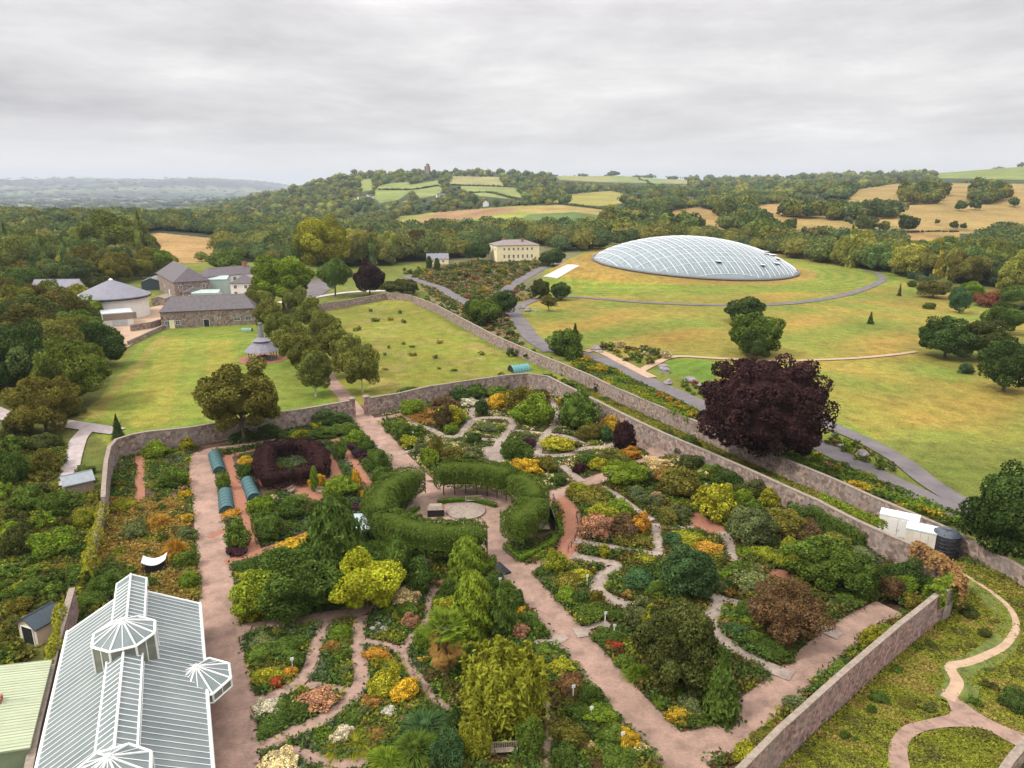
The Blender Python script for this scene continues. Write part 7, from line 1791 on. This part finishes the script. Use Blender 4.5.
hedgeline([(455,195),(490,193),(520,200)], 3., 'second field hedge low on the pale skyline fields', 3)
hedgeline([(380,190),(410,190),(440,186)], 3., 'hedge between the round fields on the wooded hill', 4)
hedgeline([(600,174),(640,180),(690,184)], 3.2, 'hedge along the far ridge field', 5)
hedgeline([(512,206),(560,204),(607,210)], 2., 'hedge at the far edge of the striped field', 6)
# ------------------------------------------------------------ ground cover of the beds
def cover(name, label, wp, n, cols, h, ls, seed, k=6, excl_paths=True, amp=1., jt=.75, cat='ground cover', bare=.0, R0=.5):
    r = np.random.default_rng(seed); a = np.array(wp); x = r.uniform(a[:, 0].min(), a[:, 0].max(), n*3); y = r.uniform(a[:, 1].min(), a[:, 1].max(), n*3)
    m = inpoly(x, y, wp); x, y = x[m][:n], y[m][:n]
    if excl_paths:
        S = np.array(STRIPS); ok = np.ones(len(x), bool)
        for i0 in range(0, len(x), 4000):
            d = np.hypot(x[i0:i0+4000, None]-S[None, :, 0], y[i0:i0+4000, None]-S[None, :, 1]) - S[None, :, 2]; ok[i0:i0+4000] = d.min(1) > .12
        for w in AREAS: ok &= ~inpoly(x, y, w)
        x, y = x[ok], y[ok]
    f = np.sin(x*.9+2*np.sin(y*.6))*np.cos(y*.8+1.7*np.sin(x*.5)); f2 = np.sin(x*.33+seed)*np.cos(y*.29+seed)
    ok = f+f2*.6 > -1.6+bare*1.6; x, y, f, f2 = x[ok], y[ok], f[ok], f2[ok]
    hh = h*(.55+.45*np.clip(f*.7+.5, 0, 1.3))*r.uniform(.6, 1.3, len(x)); m = len(x)
    ci = (np.floor((np.sin(x*.55+seed)*np.cos(y*.47+2*np.sin(x*.21)) + .5*np.sin(y*1.1+x*.7))*2.2 + r.normal(0, .3, m))).astype(int) % len(cols)
    C0 = np.array([PAL[c] for c in cols])[ci]*np.array((.98, 1.02, .85))*r.uniform(.75, 1.25, (m, 1))
    P0 = np.stack([x, y, np.zeros(m)], 1)[:, None]+r.normal(0, 1, (m, k, 3))*np.array((R0*.55, R0*.55, 0)); P0[..., 2] = hh[:, None]*r.uniform(.25, 1.0, (m, k)); P0 = P0.reshape(-1, 3)
    P0[:, 2] += g(P0[:, 0], P0[:, 1]) if y.mean() > 180 else 0
    Nn = np.tile([0, 0, 1.], (m*k, 1)); C = np.repeat(C0, k, 0)*r.uniform(.72, 1.28, (m*k, 1)); A = leaves(P0, Nn, ls, C, r, 1.5, jt)
    o = mesh_np(name, *A[:2], M_FOL, A[2]); o.color = (1, 1, 1, 1); tag(o, label, cat, kind='stuff'); print(name, m)
W = wpoly
MIXG = ['g2', 'mg', 'ol', 'g2', 'yg', 'mg', 'g2', 'ol', 'dg', 'ol', 'g2', 'gg', 'lg']
cover('bed_planting', 'mixed low planting of the upper right beds', W([(376,420),(410,404),(506,382),(527,380),(662,436),(640,470),(575,505),(550,495),(500,470),(430,475)]), 11000, MIXG+['cr'], .5, .22, 1, bare=.25)
cover('bed_planting', 'mixed low planting of the right hand beds', W([(555,500),(650,470),(680,450),(940,566),(945,592),(745,768),(700,768),(560,610),(530,560)]), 34000, MIXG+['yg', 'bw'], .8, .23, 2, bare=.2)
cover('bed_planting', 'mixed low planting of the lower middle beds', W([(430,560),(500,545),(560,620),(700,790),(420,790),(430,700)]), 16000, ['mg', 'g2', 'ol', 'mg', 'g2', 'yg', 'bw', 'lg'], .55, .26, 3, bare=.05)
cover('bed_planting', 'flowering low planting round the winding gravel paths', W([(236,600),(430,560),(440,700),(430,790),(240,790)]), 9000, ['g2', 'yg', 'ol', 'mg', 'g2', 'mg', 'ol', 'lg', 'gg', 'mg'], .5, .22, 4, bare=.12)
cover('bed_planting', 'leafy rows of the vegetable quarter', W([(215,448),(352,408),(378,425),(430,478),(400,500),(410,560),(430,560),(236,605)]), 13000, ['g2', 'mg', 'ol', 'dg', 'lg', 'g2', 'mg', 'gg'], .5, .25, 5, bare=.2)
cover('bed_planting', 'sparse plants of the kitchen border by the west wall', W([(108,455),(195,432),(205,500),(210,600),(180,590),(182,500),(108,498)]), 5000, ['g2', 'mg', 'lg', 'ol', 'gg', 'yg'], .45, .24, 6, bare=.45)
cover('bed_planting', 'planting inside the hedge ring under the stems', [(RC[0]+12.5*math.cos(t), RC[1]+12.5*math.sin(t)) for t in np.linspace(0, 6.28, 30)], 5000, ['mg', 'g2', 'dg', 'g2'], .4, .2, 7)
cover('rough_grass', 'orange dry grass between greenhouse and kitchen plot', W([(105,500),(183,500),(198,600),(150,600),(110,590),(90,560)]), 9000, ['am', 'st', 'yg', 'am', 'ol', 'st'], .55, .24, 8, cat='grass')
cover('rough_grass', 'tangled scrub outside the west wall', W([(-120,425),(60,440),(100,490),(95,540),(70,600),(30,660),(-100,690)]), 26000, ['ol', 'yg', 'g2', 'st', 'ol', 'g2', 'mg', 'yg', 'ol'], .6, .34, 9, cat='grass')
cover('rough_grass', 'rough grass outside the diagonal wall', W([(950,600),(962,565),(1020,580),(1180,690),(1150,800),(740,800),(899,645)]), 30000, ['yg', 'st', 'yg', 'st', 'yg', 'ol', 'yg'], .18, .15, 10, jt=.35, R0=.3, cat='grass')
cover('rough_grass', 'weeds between greenhouse and brick wall', W([(62,600),(110,560),(150,590),(110,600),(60,640),(40,790),(30,790)]), 3500, ['mg', 'g2', 'yg', 'ol'], .7, .28, 11, cat='grass')
cover('rough_grass', 'grass strip between the two long garden walls', W([(560,380),(600,383),(701,432),(788,470),(918,526),(1012,572),(1040,590),(1010,600),(957,572),(884,528),(762,474),(662,430),(575,388)]), 16000, ['yg', 'g2', 'ol', 'yg', 'st'], .22, .2, 12, cat='grass')
cover('bed_planting', 'thin planting of the rock beds before the mansion', wpoly([(410,272),(470,262),(548,258),(545,266),(500,290),(520,345),(470,318),(430,296)], True), 9000, ['g2', 'gg', 'ol', 'mg', 'g2', 'ol', 'gg', 'yg', 'dg', 'pk'], .6, .5, 14, bare=.3)
cover('bed_planting', 'planting in the strip between outer wall and road', wpoly([(575,355),(620,372),(720,410),(800,448),(870,478),(975,525),(960,530),(873,498),(788,462),(701,425),(604,383),(570,366)], True), 9000, MIXG+['ye', 'yg', 'lg'], .55, .3, 15, bare=.15)
